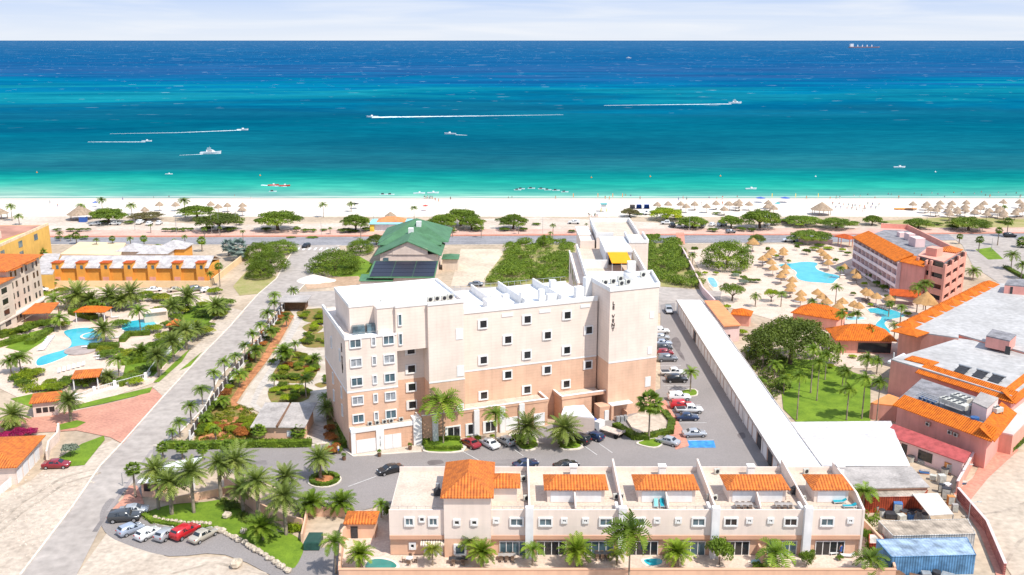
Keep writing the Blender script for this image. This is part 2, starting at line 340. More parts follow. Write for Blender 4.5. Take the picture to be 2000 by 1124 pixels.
# sea
def sea_mat():
    m, n, b = nodes('sea_water'); N = n.nodes.new; l = n.links.new
    g = N('ShaderNodeNewGeometry'); sx = N('ShaderNodeSeparateXYZ'); l(g.outputs['Position'], sx.inputs[0])
    def mth(op, a, b_=None, cl=False):
        q = N('ShaderNodeMath'); q.operation = op; q.use_clamp = cl
        for i, s_ in enumerate((a, b_)):
            if s_ is None: continue
            if isinstance(s_, (int, float)): q.inputs[i].default_value = s_
            else: l(s_, q.inputs[i])
        return q.outputs[0]
    def noise(vecscale, scale, det=5, dist=0):
        mp = N('ShaderNodeMapping'); mp.inputs['Scale'].default_value = vecscale; l(g.outputs['Position'], mp.inputs['Vector'])
        z = N('ShaderNodeTexNoise'); z.inputs['Scale'].default_value = scale; z.inputs['Detail'].default_value = det; z.inputs['Distortion'].default_value = dist; l(mp.outputs[0], z.inputs['Vector']); return z.outputs['Fac']
    # seabed depth: grows with the logarithm of the distance offshore, broken up by long shoals
    lg = mth('LOGARITHM', mth('DIVIDE', sx.outputs[1], 438.0), math.e)
    n1 = noise((.42, 1, 1), .0042, 7, 1.6); n2 = noise((.25, 1, 1), .0021, 6, 1.0)
    t = mth('ADD', mth('DIVIDE', lg, 4.4), mth('MULTIPLY', mth('SUBTRACT', n1, .5), mth('ADD', .04, mth('MULTIPLY', lg, .15))))
    r = N('ShaderNodeValToRGB'); l(t, r.inputs[0])
    def tgt(c): return tuple(max(.0006, (x/255 if x/255 < .04 else ((x/255+.055)/1.055)**2.4) / 2.05) for x in c)
    st = [(p, tgt(c)) for p, c in ((0,(206,234,214)),(.0076,(150,226,204)),(.0136,(95,211,190)),(.0227,(58,196,178)),(.0314,(36,180,168)),(.046,(14,156,158)),(.06,(6,136,152)),(.085,(2,128,150)),(.14,(0,119,147)),
          (.194,(2,121,153)),(.215,(0,124,164)),(.238,(2,158,180)),(.258,(4,166,186)),(.285,(0,140,182)),(.325,(2,120,176)),(.377,(10,114,172)),(.46,(26,114,172)),(.61,(44,118,172)),(.85,(66,126,176)))]
    e = r.color_ramp.elements; e[0].position = 0; e[0].color = (*st[0][1], 1); e[1].position = .85; e[1].color = (*st[-1][1], 1)
    for p, c in st[1:-1]: q = e.new(p); q.color = (*c, 1)
    # sand bank patches reach into the dark water, sea grass patches into the bank
    r2 = N('ShaderNodeValToRGB'); r2.color_ramp.elements[0].position = .44; r2.color_ramp.elements[1].position = .60; l(n2, r2.inputs[0])
    band = mth('SUBTRACT', 1.0, mth('ABSOLUTE', mth('DIVIDE', mth('SUBTRACT', t, .252), .034)), True)
    sh = N('ShaderNodeMixRGB'); sh.inputs['Color2'].default_value = (.0006, .075, .155, 1); l(mth('MULTIPLY', band, r2.outputs[0]), sh.inputs['Fac']); l(r.outputs[0], sh.inputs['Color1'])
    # large soft darker patches
    n3 = noise((.3, 1, 1), .0085, 6, 1.2); r3 = N('ShaderNodeValToRGB'); r3.color_ramp.elements[0].position = .36; r3.color_ramp.elements[1].position = .68
    r3.color_ramp.elements[0].color = (.62, .76, .84, 1); r3.color_ramp.elements[1].color = (1.2, 1.22, 1.14, 1); l(n3, r3.inputs[0])
    mm = N('ShaderNodeMixRGB'); mm.blend_type = 'MULTIPLY'; mm.inputs['Fac'].default_value = .9; l(sh.outputs[0], mm.inputs['Color1']); l(r3.outputs[0], mm.inputs['Color2'])
    # wind ripples and chop seen as fine light streaks
    n4 = noise((.35, 1, 1), .16, 4, .3); r4 = N('ShaderNodeValToRGB'); r4.color_ramp.elements[0].position = .4; r4.color_ramp.elements[1].position = .66
    r4.color_ramp.elements[0].color = (.84, .9, .93, 1); r4.color_ramp.elements[1].color = (1.25, 1.16, 1.12, 1); l(n4, r4.inputs[0])
    m2 = N('ShaderNodeMixRGB'); m2.blend_type = 'MULTIPLY'; m2.inputs['Fac'].default_value = .9; l(mm.outputs[0], m2.inputs['Color1']); l(r4.outputs[0], m2.inputs['Color2'])
    # whitecaps on open water
    n5 = noise((.5, 1, 1), .06, 6, .2); r5 = N('ShaderNodeValToRGB'); r5.color_ramp.elements[0].position = .675; r5.color_ramp.elements[1].position = .71; l(n5, r5.inputs[0])
    cap = mth('MULTIPLY', r5.outputs[0], mth('MULTIPLY', mth('SUBTRACT', t, .13), 3.0, True))
    n6 = noise((.6, 1, 1), .011, 6, .3); r6 = N('ShaderNodeValToRGB'); r6.color_ramp.elements[0].position = .665; r6.color_ramp.elements[1].position = .71; l(n6, r6.inputs[0])
    cap = mth('ADD', cap, mth('MULTIPLY', r6.outputs[0], mth('MULTIPLY', mth('SUBTRACT', t, .3), 2.5, True)), True)
    m3 = N('ShaderNodeMixRGB'); m3.inputs['Color2'].default_value = (.62, .70, .74, 1); l(mth('MULTIPLY', cap, .75), m3.inputs['Fac']); l(m2.outputs[0], m3.inputs['Color1'])
    # swash line at the sand
    wv = mth('ADD', sx.outputs[1], mth('MULTIPLY', mth('SUBTRACT', noise((1, 1, 1), .03, 3), .5), 7.0))
    foam = mth('SUBTRACT', 1.0, mth('ABSOLUTE', mth('DIVIDE', mth('SUBTRACT', wv, 446.0), 1.6)), True)
    m4 = N('ShaderNodeMixRGB'); m4.inputs['Color2'].default_value = (.76, .75, .70, 1); l(mth('MULTIPLY', foam, .55), m4.inputs['Fac']); l(m3.outputs[0], m4.inputs['Color1'])
    l(m4.outputs[0], b.inputs['Base Color'])
    b.inputs['Roughness'].default_value = .5; b.inputs['Specular IOR Level'].default_value = 0
    bp = N('ShaderNodeBump'); bp.inputs['Strength'].default_value = .35; bp.inputs['Distance'].default_value = .5; l(n4, bp.inputs['Height']); l(bp.outputs[0], b.inputs['Normal'])
    return m
mb = MB(); mb.add([(-60000,437,-.28),(60000,437,-.28),(60000,3000,-.28),(-60000,3000,-.28),(60000,90000,-.28),(-60000,90000,-.28)], [(0,1,2,3),(3,2,4,5)])
se = mb.build('sea', sea_mat()); se['kind'] = 'structure'

# inland strip layers (z steps keep sheets apart)
sheet('beach_verge', [(-300,424),(150,423),(420,440),(700,436),(1050,425),(1300,436),(1600,444),(1800,440),(2300,428),(2300,456),(-300,462)], M('verge_sand', (.60,.51,.43), .95, .15, .08, col2=(.46,.37,.29), fine=.8), .045)
sheet('promenade', [(-300,452),(2300,444),(2300,452),(1600,459),(1100,458),(600,462),(-300,464)], M('promenade_pavers', (.62,.40,.32), .9, .1, .2, fine=2), .065)
slab('promenade_kerb', [(-300,462.5),(600,461.5),(1100,458.5),(1600,458.5),(2300,452.5),(2300,454),(1600,460.3),(1100,460.5),(600,463),(-300,464.5)], m_pink, 0, .3)
sheet('coastal_road', [(-300,465),(600,464),(1100,461),(1600,460),(1850,456),(2300,455),(2300,468),(1850,470),(1600,474),(1100,476),(700,480),(430,478),(-300,476)], m_road, .075)
sheet('left_street', [(578,480),(668,479),(640,497),(608,540),(572,580),(530,615),(470,690),(423,744),(399,797),(348,848),(320,870),(260,944),(219,987),(150,1124),(90,1240),(-150,1240),(40,1124),(143,989),(196,911),(239,866),(319,776),(398,691),(450,638),(476,607),(505,575),(540,545),(565,505)], m_asph_old, .085)
sheet('cross_lane', [(560,572),(700,567),(1000,560),(1300,562),(1410,570),(1400,606),(1290,612),(700,600),(545,602)], m_asph_old, .08)
sheet('car_park', [(262,940),(296,905),(300,872),(600,873),(655,868),(690,893),(800,883),(900,885),(1180,800),(1290,760),(1290,596),(1318,592),(1318,604),(1500,905),(1500,985),(760,985),(700,1000),(590,1004),(560,960),(480,930),(400,915),(330,930),(262,985)], m_asph, .095)
sheet('visitor_bay', [(215,975),(240,985),(300,1015),(440,1040),(520,1075),(600,1124),(640,1160),(640,1240),(560,1240),(560,1150),(440,1085),(330,1088),(240,1062),(205,1040),(195,1005)], m_asph, .095, smooth=3)
sheet('bin_lane', [(560,1075),(655,1070),(670,1124),(680,1240),(520,1240),(545,1124)], m_asph, .1)
sheet('left_street_shoulder', [(150,1124),(240,1000),(300,1075),(330,1092),(440,1088),(520,1120),(620,1240),(90,1240)], m_conc, .09)
sheet('vacant_lot', [(-400,985),(60,960),(120,905),(200,905),(143,989),(40,1124),(-100,1240),(-400,1240)], m_conc2, .06)
sheet('forecourt', [(-60,1000),(60,940),(100,905),(150,895),(220,860),(237,868),(196,911),(140,992),(40,1124),(-60,1240),(-300,1240)], m_conc, .07)
sheet('brick_apron', [(240,868),(319,776),(298,758),(262,778),(150,803),(60,817),(-60,830),(-60,850),(100,845),(150,842),(215,855)], m_brickg, .1)
sheet('verge_path', [(478,609),(398,691),(319,776),(298,757),(350,705),(390,670),(420,630),(445,600)], m_conc, .088)
sheet('lawn_verge', [(140,795),(190,782),(298,757),(293,768),(200,790),(135,803)], m_grass, .12, kind='stuff', label='narrow mown lawn strip between white fence and brick apron', cat='lawn')
sheet('right_road', [(1860,960),(1900,930),(1960,890),(2200,850),(2200,1240),(2000,1240),(1975,1124),(1920,1040),(1870,985)], M('pale_road', (.52,.43,.335), .9, .08, .15, fine=1), .09)
sheet('hotel_street', [(1850,456),(1880,480),(1900,520),(1960,560),(2060,600),(2300,640),(2300,520),(2000,480),(1980,466)], m_asph_old, .082)
sheet('white_sand_lot', [(900,487),(985,487),(960,560),(880,560)], M('gravel_lot', (.62,.50,.38), .95, .1, .1, fine=1), .05)
sheet('pool_terrace', [(1345,490),(1440,478),(1650,478),(1700,560),(1880,590),(1760,700),(1700,720),(1640,720),(1560,640),(1420,600),(1385,560)], m_deckp, .06)
sheet('hotel_lawn', [(1520,700),(1600,705),(1700,740),(1700,830),(1560,830),(1530,800)], m_grass, .12, kind='stuff', label='bright green palm lawn beside the long white garage roof', cat='lawn')
sheet('garden_path', [(560,600),(660,600),(690,870),(600,868),(560,800),(520,812),(467,790),(487,756),(523,710),(549,671),(575,625)], m_conc2, .105)

# kerbs, lane marks, stains
def strip(name, pts, w, mat, z, h=.008, group=None):
    p = pw(pts); m = MB()
    for i, (a, b) in enumerate(zip(p, p[1:])): m.obox((a[0]+b[0])/2, (a[1]+b[1])/2, z, math.hypot(b[0]-a[0], b[1]-a[1]) + w*.5, w, h + .002*(i % 2), math.atan2(b[1]-a[1], b[0]-a[0]))
    o = m.build(name, mat); o['kind'] = 'structure'; return o
strip('street_kerb', [(576,484),(563,505),(540,545),(505,575),(476,607),(450,638),(398,691),(319,776),(239,866),(196,911),(143,989),(40,1124)], .3, m_kerb, .05, .14)
strip('street_kerb', [(606,545),(573,580),(532,614),(472,689),(425,743),(401,796),(350,847),(312,872)], .3, m_kerb, .05, .14)
strip('drive_kerb', [(300,872),(600,873),(640,866),(655,868),(690,893),(822,884)], .3, m_kerb, .05, .18)
strip('lawn_kerb', [(262,985),(278,1012),(300,1024),(345,1034),(400,1038),(425,1040)], .25, m_kerb, .05, .18)
strip('verge_kerb', [(-300,478),(430,480),(572,482)], .4, m_kerb, .05, .16); strip('verge_kerb', [(660,481),(1110,478)], .4, m_kerb, .05, .16); strip('verge_kerb', [(1340,477),(1610,476)], .4, m_kerb, .05, .16)
strip('lane_line', [(-300,471),(600,472),(1110,469),(1600,467),(1850,463),(2300,461)], .14, m_line, .09)
m_stain = M('asphalt_stain', (.17,.145,.14), .8, .15, .4); m_patch = M('asphalt_patch', (.245,.218,.208), .9, .12, .4)
for pts in ([(1312,664),(1322,660),(1330,672),(1328,684),(1334,694),(1338,706),(1330,700),(1322,688),(1314,676)], [(1340,712),(1348,716),(1350,726),(1342,720)], [(1440,850),(1452,846),(1456,856),(1446,858)], [(836,902),(860,900),(866,906),(840,910)]): sheet('asphalt_stain', pts, m_stain, .115, smooth=3)
for pts in ([(420,905),(520,900),(524,914),(424,920)], [(960,900),(1040,897),(1046,906),(962,910)]): sheet('asphalt_patch', pts, m_patch, .113)
for pts in ( [(208,1000),(216,1000),(300,880),(294,880)], [(180,1040),(190,1040),(208,1010),(202,1008)]): sheet('street_patch', pts, m_patch if pts[0][0] < 190 else M('street_seal%d' % pts[0][0], (.33,.29,.275), .9, .1, .3), .1)
m_trk = M('tyre_track', (.46,.38,.30), .95, .2, .5)
for pts in ([(-20,1040),(40,985),(120,935),(190,915)], [(-20,1056),(46,1000),(128,945),(196,925)], [(330,1124),(420,1100),(520,1124)], [(1880,1010),(1960,1000),(2060,960)], [(1950,1124),(1990,1060),(2060,1020)]): strip('tyre_track', pts, .5, m_trk, .098, .006)
rg = random.Random(6); gsp = MB()
for _ in range(900):
    x, y = rg.uniform(-40, 330), rg.uniform(925, 1120)
    if x > 200 - (y - 925) * .9 and not (x > 330): continue
    p = W(x, y); q = rg.uniform(.06, .3); gsp.cone(p[0], p[1], .07, q, q * .5, 5, q * .5)
tag(gsp.build('loose_stones', m_conc2), 'loose pale stones scattered over the vacant lot at bottom left', 'stones', None, 'stuff')
# ================================================================ main building
A0 = R(20.7); FV = Frame(-28.4, 158.0, A0)
m_creamL = M('cream_siding', (.84,.70,.595), .85, .05, .25, lines=[('Z', .57, .13, .07), (A0, 2.3, .10, .015)], stain=.05)
m_peachL = M('peach_siding', (.78,.50,.345), .85, .07, .25, lines=[('Z', .57, .15, .07), (A0, 2.3, .14, .018)], stain=.07)
m_wtrim = M('white_trim', (.82,.80,.77), .8, .04, .8, stain=.05)
def text_part(txt, parent, loc, rot, size, mat, name='lettering', thick=.04):
    c = bpy.data.curves.new('t', 'FONT'); c.body = txt; c.size = size; c.extrude = thick; c.offset = size * .012; c.align_x = 'CENTER'; c.align_y = 'CENTER'
    t = bpy.data.objects.new('t', c); COL.objects.link(t); bpy.context.view_layer.update()
    me = bpy.data.meshes.new_from_object(t.evaluated_get(bpy.context.evaluated_depsgraph_get())); bpy.data.objects.remove(t)
    me.materials.clear(); me.materials.append(mat)
    o = bpy.data.objects.new(name, me); COL.objects.link(o); o.parent = parent
    p = org(parent); o.location = (loc[0]-p.x, loc[1]-p.y, loc[2]-p.z); o.rotation_euler = rot; return o
def window(parent, fr, u, v, z, w, h, glass, fw=.18, panes=2, name='window', extra_left=0, sill=True, side=0):
    """framed window on a wall that faces -v; u centre, z centre"""
    m = MB(fr); d = .17
    m.box(u-w/2-fw-extra_left, u-w/2, v-d, v+.05, z-h/2-fw, z+h/2+fw); m.box(u+w/2, u+w/2+fw, v-d, v+.05, z-h/2-fw, z+h/2+fw)
    m.box(u-w/2, u+w/2, v-d, v+.05, z+h/2, z+h/2+fw); m.box(u-w/2, u+w/2, v-d-.05, v+.05, z-h/2-fw, z-h/2)
    for i in range(1, panes): x = u-w/2+w*i/panes; m.box(x-.05, x+.05, v-.05, v+.04, z-h/2, z+h/2)
    f = m.build(name, m_wtrim, parent)
    MB(fr).box(u-w/2, u+w/2, v-.02, v+.03, z-h/2, z+h/2).build('pane', glass, f); return f
def rwindow(parent, fr, u, v, z, w, h, glass, panes=1, fw=.15, name='window'):
    """window on a wall that faces +u or -u: given as frame turned a quarter"""
    return window(parent, fr, u, v, z, w, h, glass, fw, panes, name)
def aircon(parent_or_none, x, y, z, a, s=.9, label=None, group=None):
    t = thing('air_conditioner', label, 'air conditioner', (x, y, z), group, a)
    m = MB().box(-.45*s,.45*s,-.18*s,.18*s,.08,.85*s); m.build('casing', m_ac, t)
    MB().tube((0,-.19*s,.46*s), (0,-.2*s,.46*s), .3*s, n=12).build('fan_grille', m_dark, t)
    return t
hb = thing('apartment_building', 'long peach and cream seven storey building with tower and white flat roofs', 'building', FV(0,0))
T = [W(1192.5,562,25.7), W(1288.5,552,25.7), W(1273,528,25.7), W(1155,541,25.7)]
T = [(18.15,173.9), (27.75,177.7), (27.75,188.0), (15.1,182.6)]
lo = MB(FV); lo.box(.0,9.0,0,21.4,0,11); lo.box(9,14.6,3.2,19,0,11); lo.box(14.6,21.2,-.25,17.4,0,11); lo.box(21.2,49.0,3.3,18.4,0,11)
lo.fr = None; lo.prism(T, 0, 11); lo.build('lower_wall', m_peachL, hb)
up = MB(FV); up.box(.0,9.0,0,21.4,11,20.5); up.box(9,14.6,3.2,19,11,17.4); up.box(9,14.6,.4,16.5,17.4,25.2); up.box(5.9,9,1.0,16.5,20.52,25.2); up.box(1.6,5.9,3.4,16.5,20.52,25.2)
up.box(14.6,21.2,-.25,16.5,11,25.2); up.box(21.2,49.0,3.3,18.4,11,22.0); up.fr = None; up.prism(T, 11, 24.9)
up.build('upper_wall', m_creamL, hb)
# sea wing
wg = MB(); wg.box(15.3,27.7,188.02,226,0,22.0); wg.box(13.6,15.28,196,226,0,21.0)
wg.box(26.6,30.9,216,226,0,25.4); wg.box(20.0,30.0,226.02,246,0,24.6); wg.build('sea_wing', m_creamL, hb)
band = MB(FV); b_ = .06
band.box(-.06,9.0,-.06,0,10.9,11.15); band.box(-.06,0,-.06,21.4,10.9,11.15); band.box(14.54,21.26,-.31,-.25,10.9,11.15); band.box(21.26,49,3.24,3.3,10.9,11.15)
band.build('string_course', m_wtrim, hb)
# parapets and roof surfaces
pp = MB(FV)
pp.box(-.12,.25,-.12,21.5,20.5,21.35); pp.box(.25,9.0,-.12,.25,20.5,20.8); pp.box(9,14.7,.3,.45,25.2,25.75)
pp.box(5.8,9,.88,1.2,25.2,25.75); pp.box(1.5,1.8,3.3,16.6,25.2,25.75); pp.box(1.8,5.8,3.3,3.6,25.2,25.75); pp.box(9,14.6,.45,.7,25.2,25.74)
pp.box(14.6,21.3,-.37,0,25.2,25.75); pp.box(20.9,21.3,0,16.6,25.2,25.75); pp.box(1.8,20.9,16.3,16.6,25.2,25.75)
pp.box(21.3,49.0,3.18,3.5,22.0,22.9)
for u in (34.2, 41.6): pp.box(u,u+.3,3.52,18.2,22.0,23.6)
pp.box(21.3,49,18.1,18.4,22.0,22.35); pp.box(28.5,28.8,6.5,18.08,22,23.5)
pp.build('parapet', m_wtrim, hb)
tp = MB(); n = 4
for i in range(4): 
    a, b = T[i], T[(i+1)%4]; tp.obox((a[0]+b[0])/2, (a[1]+b[1])/2, 24.9, math.hypot(b[0]-a[0],b[1]-a[1])+.25, .3, .8+.003*i, math.atan2(b[1]-a[1],b[0]-a[0]))
tp.build('tower_parapet', m_wtrim, hb)
rf = MB(FV); rf.box(1.8,20.9,3.6,16.3,25.21,25.3); rf.box(.25,9,.25,3.38,20.505,20.55); rf.box(21.4,48.9,3.5,18.1,22.005,22.06)
rf.fr = None; rf.prism([(18.5,174.5),(27.5,178.1),(27.5,187.6),(15.5,182.6)], 24.9, 24.96); rf.build('roof_surface', m_whiteroof, hb)
rw = MB(); rw.box(15.5,27.5,188.2,225.8,22.0,22.05); rw.box(20.3,29.8,226.3,245.8,24.6,24.66); rw.build('terrace_floor', m_deck, hb)
wp = MB()   # parapets of the sea wing
wp.box(15.2,15.5,188.1,226,22,23.1); wp.box(27.5,27.8,188.1,216,22,23.9); wp.box(13.5,13.75,195.9,226,21,21.6); wp.box(15.5,20.6,205.0,205.3,22.05,23.9); wp.box(15.5,26.0,193,193.25,22.05,24.2)
wp.box(26.5,26.8,216,226,25.4,26.1); wp.box(30.7,31.0,216,226,25.4,26.1); wp.box(26.8,30.7,215.9,216.2,25.4,26.1)
wp.box(19.9,20.2,226,246,24.6,25.8); wp.box(29.8,30.1,226,246,24.6,25.8); wp.box(20.2,29.8,245.8,246,24.6,25.8); wp.box(20.2,24.0,226,226.3,24.6,25.8)
wp.box(24.2,25.9,198.0,199.6,22.05,25.0); wp.box(16.0,19.2,232,242,24.0,24.3)
wp.build('terrace_parapet', m_wtrim, hb)
MB().box(16.2,19.6,226.1,240,0,23.9).build('lift_house', m_creamL, hb)
pen = MB(); pen.box(20.6,26.2,208.5,224,22.05,24.9); pen.box(20.4,26.4,208.2,224.2,24.9,25.25); pen.build('penthouse', m_white, hb)
aw = MB(); aw.add([(20.9,208.2,24.95),(25.2,208.2,24.95),(25.4,200.4,24.3),(21.1,200.4,24.3),(20.9,208.2,24.85),(25.2,208.2,24.85),(25.4,200.4,24.2),(21.1,200.4,24.2)],[(3,2,1,0),(4,5,6,7),(0,1,5,4),(1,2,6,5),(2,3,7,6),(3,0,4,7)])
aw.build('awning', M('orange_awning_cloth', (.85,.36,.01), .8, .05, 1), hb)
[MB().tube((x,200.6,22.05),(x,200.6,24.2),.06).build('awning_post', m_white, hb) for x in (21.2,23.2,25.3)]
MB().box(21.2,25.6,208.35,208.48,22.1,24.3).build('terrace_door', m_glass, hb)
parts('balcony_opening', m_glass, hb, [(13.55,13.6,y,y+2.2,17.6,20) for y in (200, 206, 212, 218)])
# chimneys and roof boxes on the middle part
for (u, v, w, d, h) in ((27.2,4.5,3.6,2.6,1.5),(31.0,6.2,1.2,1.2,1.9),(34.0,5.0,.9,.9,2.4),(38.2,6.0,1.0,1.0,2.3),(39.6,5.2,2.6,1.2,1.4),(42.0,9.5,1.1,1.1,3.0),(45.6,5.6,1.6,1.4,2.2),(48.0,6.6,1.5,1.4,3.6)): MB(FV).box(u,u+w,v,v+d,22.06,22.06+h).build('roof_box', m_wtrim, hb)
gl = MB(FV)
for u in [21.5 + 1.25*i for i in range(22)]: gl.box(u,u+.05,18.2,18.25,22.35,23.3)
gl.box(21.5,48.9,18.2,18.25,23.28,23.34); gl.build('glass_rail', m_metal, hb)
rl = MB(FV); rl.box(.3,5.8,.0,.06,21.5,21.56)
for u in (.4,2.2,4.0,5.7): rl.box(u,u+.06,0,.06,20.8,21.56)
rl.build('terrace_rail', m_metal, hb)
parts('terrace_door', m_glassb, hb, [(1.9,4.0,2.4,3.3,20.56,22.0),(4.4,5.8,2.4,3.3,20.56,22.1)], FV)
# windows of the front
for zc, g in ((19.75, m_glassb), (16.3, m_curtain), (12.85, m_glassb), (9.4, m_curtain), (6.05, m_glassb)):
    window(hb, FV, 1.75, 0, zc, 1.75, 1.35, g); window(hb, FV, 7.55, 0, zc, 1.7, 1.4, g if zc != 16.3 else m_curtain)
    window(hb, FV, 4.9, 0, zc, .5, 1.35, m_curtain, panes=1)
for zc in (23.0, 19.5): window(hb, FV, 9.75, .4, zc, .48, 1.9, m_glassb, fw=.14, panes=1)
for u, zs in ((26.0,(19.75,12.85,5.95)), (34.65,(19.75,12.85,5.95)), (42.75,(19.75,12.85,6.05)), (30.8,(16.25,9.4)), (38.75,(16.25,9.4)), (47.3,(16.35,9.4))):
    for zc in zs: window(hb, FV, u, 3.3, zc, 1.25, 1.35, m_glass, fw=.22, panes=1, extra_left=.25)
for zc in (16.4, 12.85, 9.4, 6.0): window(hb, FV, 12.3, 3.2, zc, 1.3, 1.35, m_glass, fw=.2, panes=1, extra_left=.3)
parts('white_louvre', m_wtrim, hb, [(u-.65,u+.65,-.33,-.23,z-1,z+1) for u, z in ((20.3,19.5),(20.4,12.6),(20.3,5.4))] + [(29.6,31.8,3.2,3.3,20.7,21.3),(37.0,39.3,3.2,3.3,20.7,21.3),(45.4,47.4,3.2,3.3,20.9,21.5)], FV)
FT = Frame(T[0][0], T[0][1], math.atan2(T[1][1]-T[0][1], T[1][0]-T[0][0]))
parts('white_louvre', m_wtrim, hb, [(8.5,9.4,-.08,.02,18.9,20.2),(8.3,9.2,-.08,.02,11.8,13.2),(8.0,9.2,-.08,.02,5.2,7.2)], FT)
MB(FT).box(0,10.3,-.06,0,10.9,11.15).build('string_course', m_wtrim, hb)
# left side windows (wall faces away from the sun)
FL = Frame(-28.4, 158.0, A0 - math.pi/2)
for yv in (5.0, 13.0):
    for zc in (16.3, 9.4, 6.0): window(hb, FL, -yv, 0, zc, .7, 1.9, m_glassb, fw=.15, panes=1)
# lettering
m_let = M('dark_letter', (.03,.018,.012), .6, .1, 2)
y0 = 22.6
for i, ch in enumerate('LE VENT'):
    if ch != ' ':
        p = FT(.75, -.06, y0 - i*.84); text_part(ch, hb, p, (R(90),0,FT.a), .92, m_let, thick=.05)
for i, ch in enumerate('LE VENT'):
    if ch != ' ':
        p = FL(-3.2, -.06, 18.6 - i*.78); text_part(ch, hb, p, (R(90),0,FL.a), 1.05, m_let, thick=.05)
# ground floor podiums
po = MB(FV); po.box(.2,11.2,-1.1,-.01,0,3.9); po.box(13.0,37.2,-.75,3.29,0,4.7); po.box(40.2,46.3,-.6,3.2,0,4.6)
po.fr = None
po.build('podium_wall', m_peach, hb)
pf = MB(FV)
pf.box(.1,11.3,-1.25,-.02,3.9,4.6); pf.box(.1,.9,-1.2,-1.1,0,3.9); pf.box(4.5,5.9,-1.3,-1.1,0,3.9); pf.box(11.2,12.7,-1.5,.6,0,5.1); pf.box(12.7,13.1,.2,3.1,0,4.6)
pf.box(12.9,37.3,-.9,-.5,5.2,5.32); pf.box(36.9,37.3,-.5,3.2,5.2,5.32); pf.box(40.0,49.2,-.8,-.3,5.2,5.32); pf.box(39.9,40.3,-.3,3.2,5.2,5.32)
parts('terrace_wall', m_peach, hb, [(12.95,37.25,-.85,-.55,4.7,5.199),(36.95,37.25,-.55,3.2,4.7,5.199),(40.05,49.1,-.75,-.35,4.6,5.199),(39.95,40.25,-.35,3.2,4.6,5.199)], FV)
for u in (14.8, 22.6, 27.6, 31.4): pf.box(u,u+1.0,-1.25,-.74,0,5.0)
pf.build('podium_frame', m_wtrim, hb)
MB(FV).box(13.3,36.8,-.5,3.2,4.7,4.76).box(.9,11.1,-.9,-.05,4.6,4.65).box(40.4,48.6,-.3,3.2,4.6,4.66).build('terrace_floor', m_deck, hb)
parts('garage_door', M('white_garage_door', (.80,.79,.78), .6, .03, 1, lines=[('Z', .5, .12, .08)]), hb, [(1.0,4.4,-1.16,-1.09,.05,2.5),(6.0,7.42,-1.16,-1.09,.05,2.7),(7.47,9.0,-1.16,-1.09,.05,2.7),(28.8,31.2,-.82,-.74,.05,2.6),(34.4,36.6,-.82,-.74,.05,2.6)], FV)
for u, w in ((18.8,2.2),(22.0,.9),(25.9,2.0)): window(hb, FV, u, -.75, 1.35, w, 1.9, m_glass, fw=.22, panes=2 if w > 1 else 1, extra_left=.3, name='glass_door')
MB(FT).box(-1.2,-.3,-1.35,-1.2,0,2.1).build('door', m_wtrim, hb)
for i, ch in enumerate('LE VENT'):
    if ch != ' ': text_part(ch, hb, FV(5.2, -1.34, 2.7-i*.3), (R(90),0,A0), .32, m_metal, thick=.02)
MB(FT).box(-2.2,0,-1.2,1.2,0,2.9).build('service_room', m_peach, hb)
cp = MB(FT); cp.box(.1,4.6,-1.6,-.02,2.9,3.05); cp.build('door_canopy', m_white, hb)
MB(FT).box(.02,.5,-1.7,-.02,0,2.9).box(3.2,3.4,-2.0,-.02,0,1.5).box(.5,3.2,-2.2,-2.0,0,.9).build('bin_wall', m_peach, hb)
# equipment standing on the roofs
acs = []
for (u, v, z, s) in ((15.6,1.6,25.3,1),(16.9,1.8,25.3,1),(18.2,1.7,25.3,1),(19.4,1.9,25.3,1.1)): p = FV(u,v,z); acs.append(aircon(None,*p,A0,s*1.15,group='air conditioners along the high roof edge'))
ordlabels(acs, 'air conditioner on the high white roof edge, %s from the left')
acs = []
for i, u in enumerate((3.6,4.9,6.2,7.4,9.2)): p = FV(u,-.55,4.65); acs.append(aircon(None,*p,A0,.9,group='air conditioners above the garage doors'))
ordlabels(acs, 'cream air conditioner on the ledge above the white garage doors, %s from the left')
acs = []
for (x, y) in ((17.6,178.6),(19.2,179.6),(20.8,181.6),(20.6,178.0),(22.0,179.2),(25.6,184.9)): acs.append(aircon(None,x,y,24.96,A0,1.25,group='air conditioners on the tower roof'))
ordlabels(acs, 'green grey air conditioner on the lettered tower roof, %s from the left')
acs = []
for (x, y) in ((22.5,236),(25,234),(27.2,232),(24.2,229)): acs.append(aircon(None,x,y,24.67,0,1.2,group='air conditioners on the far wing roof'))
ordlabels(acs, 'air conditioner on the far roof behind the orange awning, %s from the left')
for (u, v, z, lab) in ((7.0,2.6,25.3,'small satellite dish on the white roof near its left end'),(29.6,9.5,22.1,'small satellite dish on the middle roof beside the white box')):
    p = FV(u,v,z); t = thing('satellite_dish', lab, 'satellite dish', p, local=True)
    MB().tube((0,0,0),(0,0,1.0),.05).build('mast', m_metal, t); MB().cone(0,-.15,.8,.08,.22,12,.42).build('dish', m_ac, t)
p = W(1215,541,25); 
tk = thing('water_tank', 'white vent hood and tank cluster on the lettered tower roof', 'tank', (22.9,183.6,24.96), local=True)
MB().cone(0,0,0,1.3,1.5,14,1.25).cone(0,0,1.5,1.25,.4,14,.3).build('tank', m_white, tk, True); MB().tube((1.5,.6,.4),(3.2,1.6,.4),.12).build('pipe', m_metal, tk)
